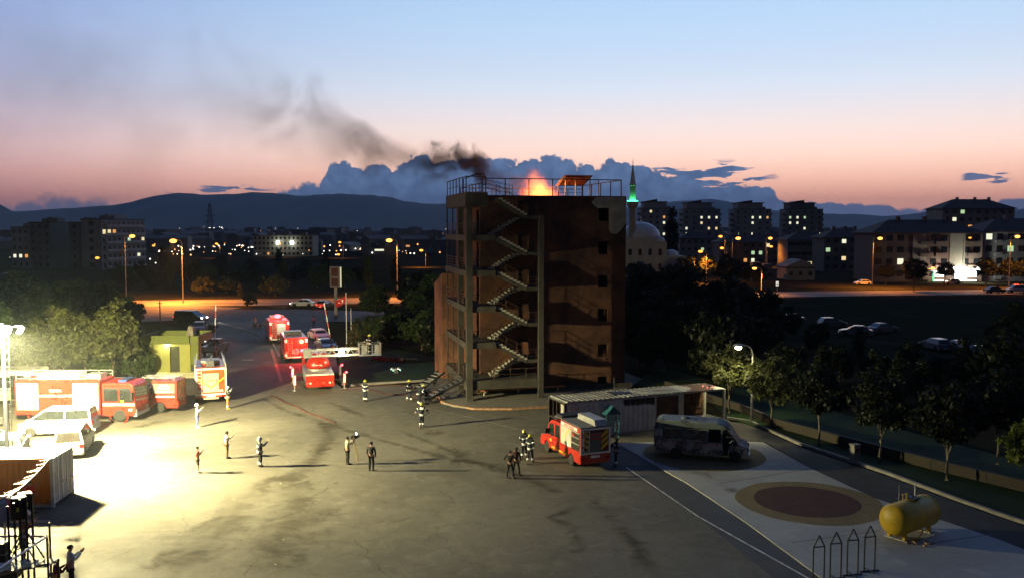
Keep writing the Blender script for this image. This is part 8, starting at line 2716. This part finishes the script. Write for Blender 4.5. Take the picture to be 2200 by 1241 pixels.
vg = person('videographer in pale vest looking through a camera on a tripod', at(747, 996), R(35), arms='camera', top=cloth('pale checked vest', (0.40, 0.36, 0.26, 1)), bottom=cloth('black jeans', (0.013, 0.012, 0.012, 1)), h=1.76)
person('man in dark grey shirt standing with his back to the stand, hand at his side', at(798, 1010), R(82), arms='down', top=cloth('dark grey shirt', (0.045, 0.04, 0.048, 1)), bottom=cloth('black slacks', (0.012, 0.012, 0.014, 1)), h=1.80)
person('woman in brown jacket and black trousers next to the person with the pale wrist', at(1109, 1020), R(75), arms='down', legs='wide', head='long_hair', top=cloth('brown jacket', (0.07, 0.03, 0.022, 1)), bottom=cloth('black trousers', (0.014, 0.014, 0.015, 1)), h=1.72)
person('person in black with hands on hips leaning towards the woman in the brown jacket', at(1096, 1026), R(70), arms='out', legs='wide', top=cloth('black top', (0.014, 0.013, 0.014, 1)), bottom=cloth('black trousers', (0.014, 0.014, 0.015, 1)), head='hair', h=1.66)
person('man in red cap and light blue shirt walking past the container doors', at(140, 1021), R(95), arms='swing', legs='walk', head='cap', top=cloth('light blue shirt', (0.22, 0.42, 0.52, 1)), bottom=cloth('khaki trousers', (0.30, 0.27, 0.18, 1)), h=1.76, shoes=shoe_w)
person('woman in red shirt with pink backpack walking along the orange container', at(66, 1100), R(0), arms='phone_right', legs='walk', top=cloth('bright red shirt', (0.42, 0.03, 0.03, 1)), bottom=cloth('grey green trousers', (0.07, 0.08, 0.05, 1)), bag=cloth('pink backpack', (0.65, 0.16, 0.20, 1)), h=1.70)
wp_ = Vector((-18.2, 35.6, 0.45))
person('man in pale blue shirt and dark trousers holding up a phone', (-16.0, 31.3, 1.33), R(38), arms='phone', legs='stand', top=cloth('pale blue shirt', (0.52, 0.57, 0.66, 1)), bottom=cloth('charcoal trousers', (0.016, 0.016, 0.018, 1)), h=1.78)
person('dark haired spectator in maroon top raising a phone beside the pale blue shirt', (-16.35, 31.0, 1.02), R(45), arms='phone', top=cloth('maroon top', (0.09, 0.012, 0.012, 1)), bottom=cloth('black slacks', (0.012, 0.012, 0.014, 1)), h=1.70)
person('dark haired spectator at the very bottom edge below the maroon top', (-16.35, 30.6, 0.7), R(50), arms='down', top=cloth('black top', (0.014, 0.013, 0.014, 1)), bottom=cloth('black slacks', (0.012, 0.012, 0.014, 1)), h=1.66)
person('spectator in maroon shirt on the stand behind the loudspeakers', (-16.55, 29.3, 3.2), R(30), arms='phone', top=cloth('maroon shirt', (0.16, 0.03, 0.025, 1)), bottom=cloth('black slacks', (0.012, 0.012, 0.014, 1)), h=1.70)
person('man in white shirt walking on the lane beyond the white parked cars', (P(674, 702).x, P(674, 702).y, -0.02), R(90), arms='swing', legs='walk', top=cloth('white shirt', (0.74, 0.73, 0.70, 1)), bottom=cloth('black slacks', (0.012, 0.012, 0.014, 1)), h=1.75)
cy = person('cyclist in reddish shirt stopped on the lane edge', (P(550, 702).x, P(550, 702).y, -0.02), R(200), arms='reach', legs='wide', top=cloth('reddish shirt', (0.34, 0.10, 0.08, 1)), bottom=cloth('khaki trousers', (0.30, 0.27, 0.18, 1)), h=1.72)
# its bicycle
c = P(553, 704)
bc = thing('bicycle', 'bicycle held by the cyclist at the lane edge', 'bicycle', (c.x, c.y, -0.02), R(160))
for x in (-0.5, 0.5):
    MB().lathe([(0.31, -0.02), (0.34, 0), (0.31, 0.02), (0.29, 0)], 18, Matrix.Translation((x, 0, 0.34)) @ Matrix.Rotation(math.pi / 2, 4, 'X')).build('wheel', rubber, bc)
MB().path([(-0.5, 0, 0.34), (-0.18, 0, 0.8), (0.38, 0, 0.82), (-0.05, 0, 0.36), (-0.5, 0, 0.34)], 0.02, 6).path([(0.5, 0, 0.34), (0.38, 0, 0.82), (0.34, 0, 1.0)], 0.02, 6).path([(-0.05, 0, 0.36), (-0.2, 0, 0.9)], 0.02, 6).build('frame', mat('red bicycle paint', (0.4, 0.03, 0.02, 1), 0.4, 0.1), bc)
MB().sphere((-0.22, 0, 0.93), (0.13, 0.06, 0.03), 8, 5).build('saddle', black_p, bc)
MB().path([(0.3, -0.27, 1.02), (0.36, 0, 1.0), (0.3, 0.27, 1.02)], 0.016, 6).build('handlebar', steel, bc)
# video tripod and camera
c = P(762, 991)
tp_ = thing('camera_tripod', 'video camera with small lamp on a wooden legged tripod', 'camera', (c.x - 0.05, c.y + 0.1, -0.02), R(35))
for k in range(3):
    a = k * 2 * math.pi / 3 + 0.5
    MB().bar((0, 0, 1.35), (0.48 * math.cos(a), 0.48 * math.sin(a), 0.01), 0.035).build('tripod_leg', mat('tripod wood', (0.30, 0.22, 0.09, 1), 0.6, 0.2), tp_)
MB().tube((0, 0, 1.3), (0, 0, 1.45), 0.06, n=10).build('tripod_head', black_p, tp_)
cm_ = MB().box(-0.22, 0.22, -0.07, 0.07, 1.455, 1.66).tube((0.22, 0, 1.56), (0.40, 0, 1.56), 0.055, n=12).build('camera_body', black_p, tp_)
MB().box(0.14, 0.19, -0.05, 0.05, 1.70, 1.80).build('camera_lamp', emit('camera lamp', (0.9, 1.0, 0.95), 14.0), cm_)
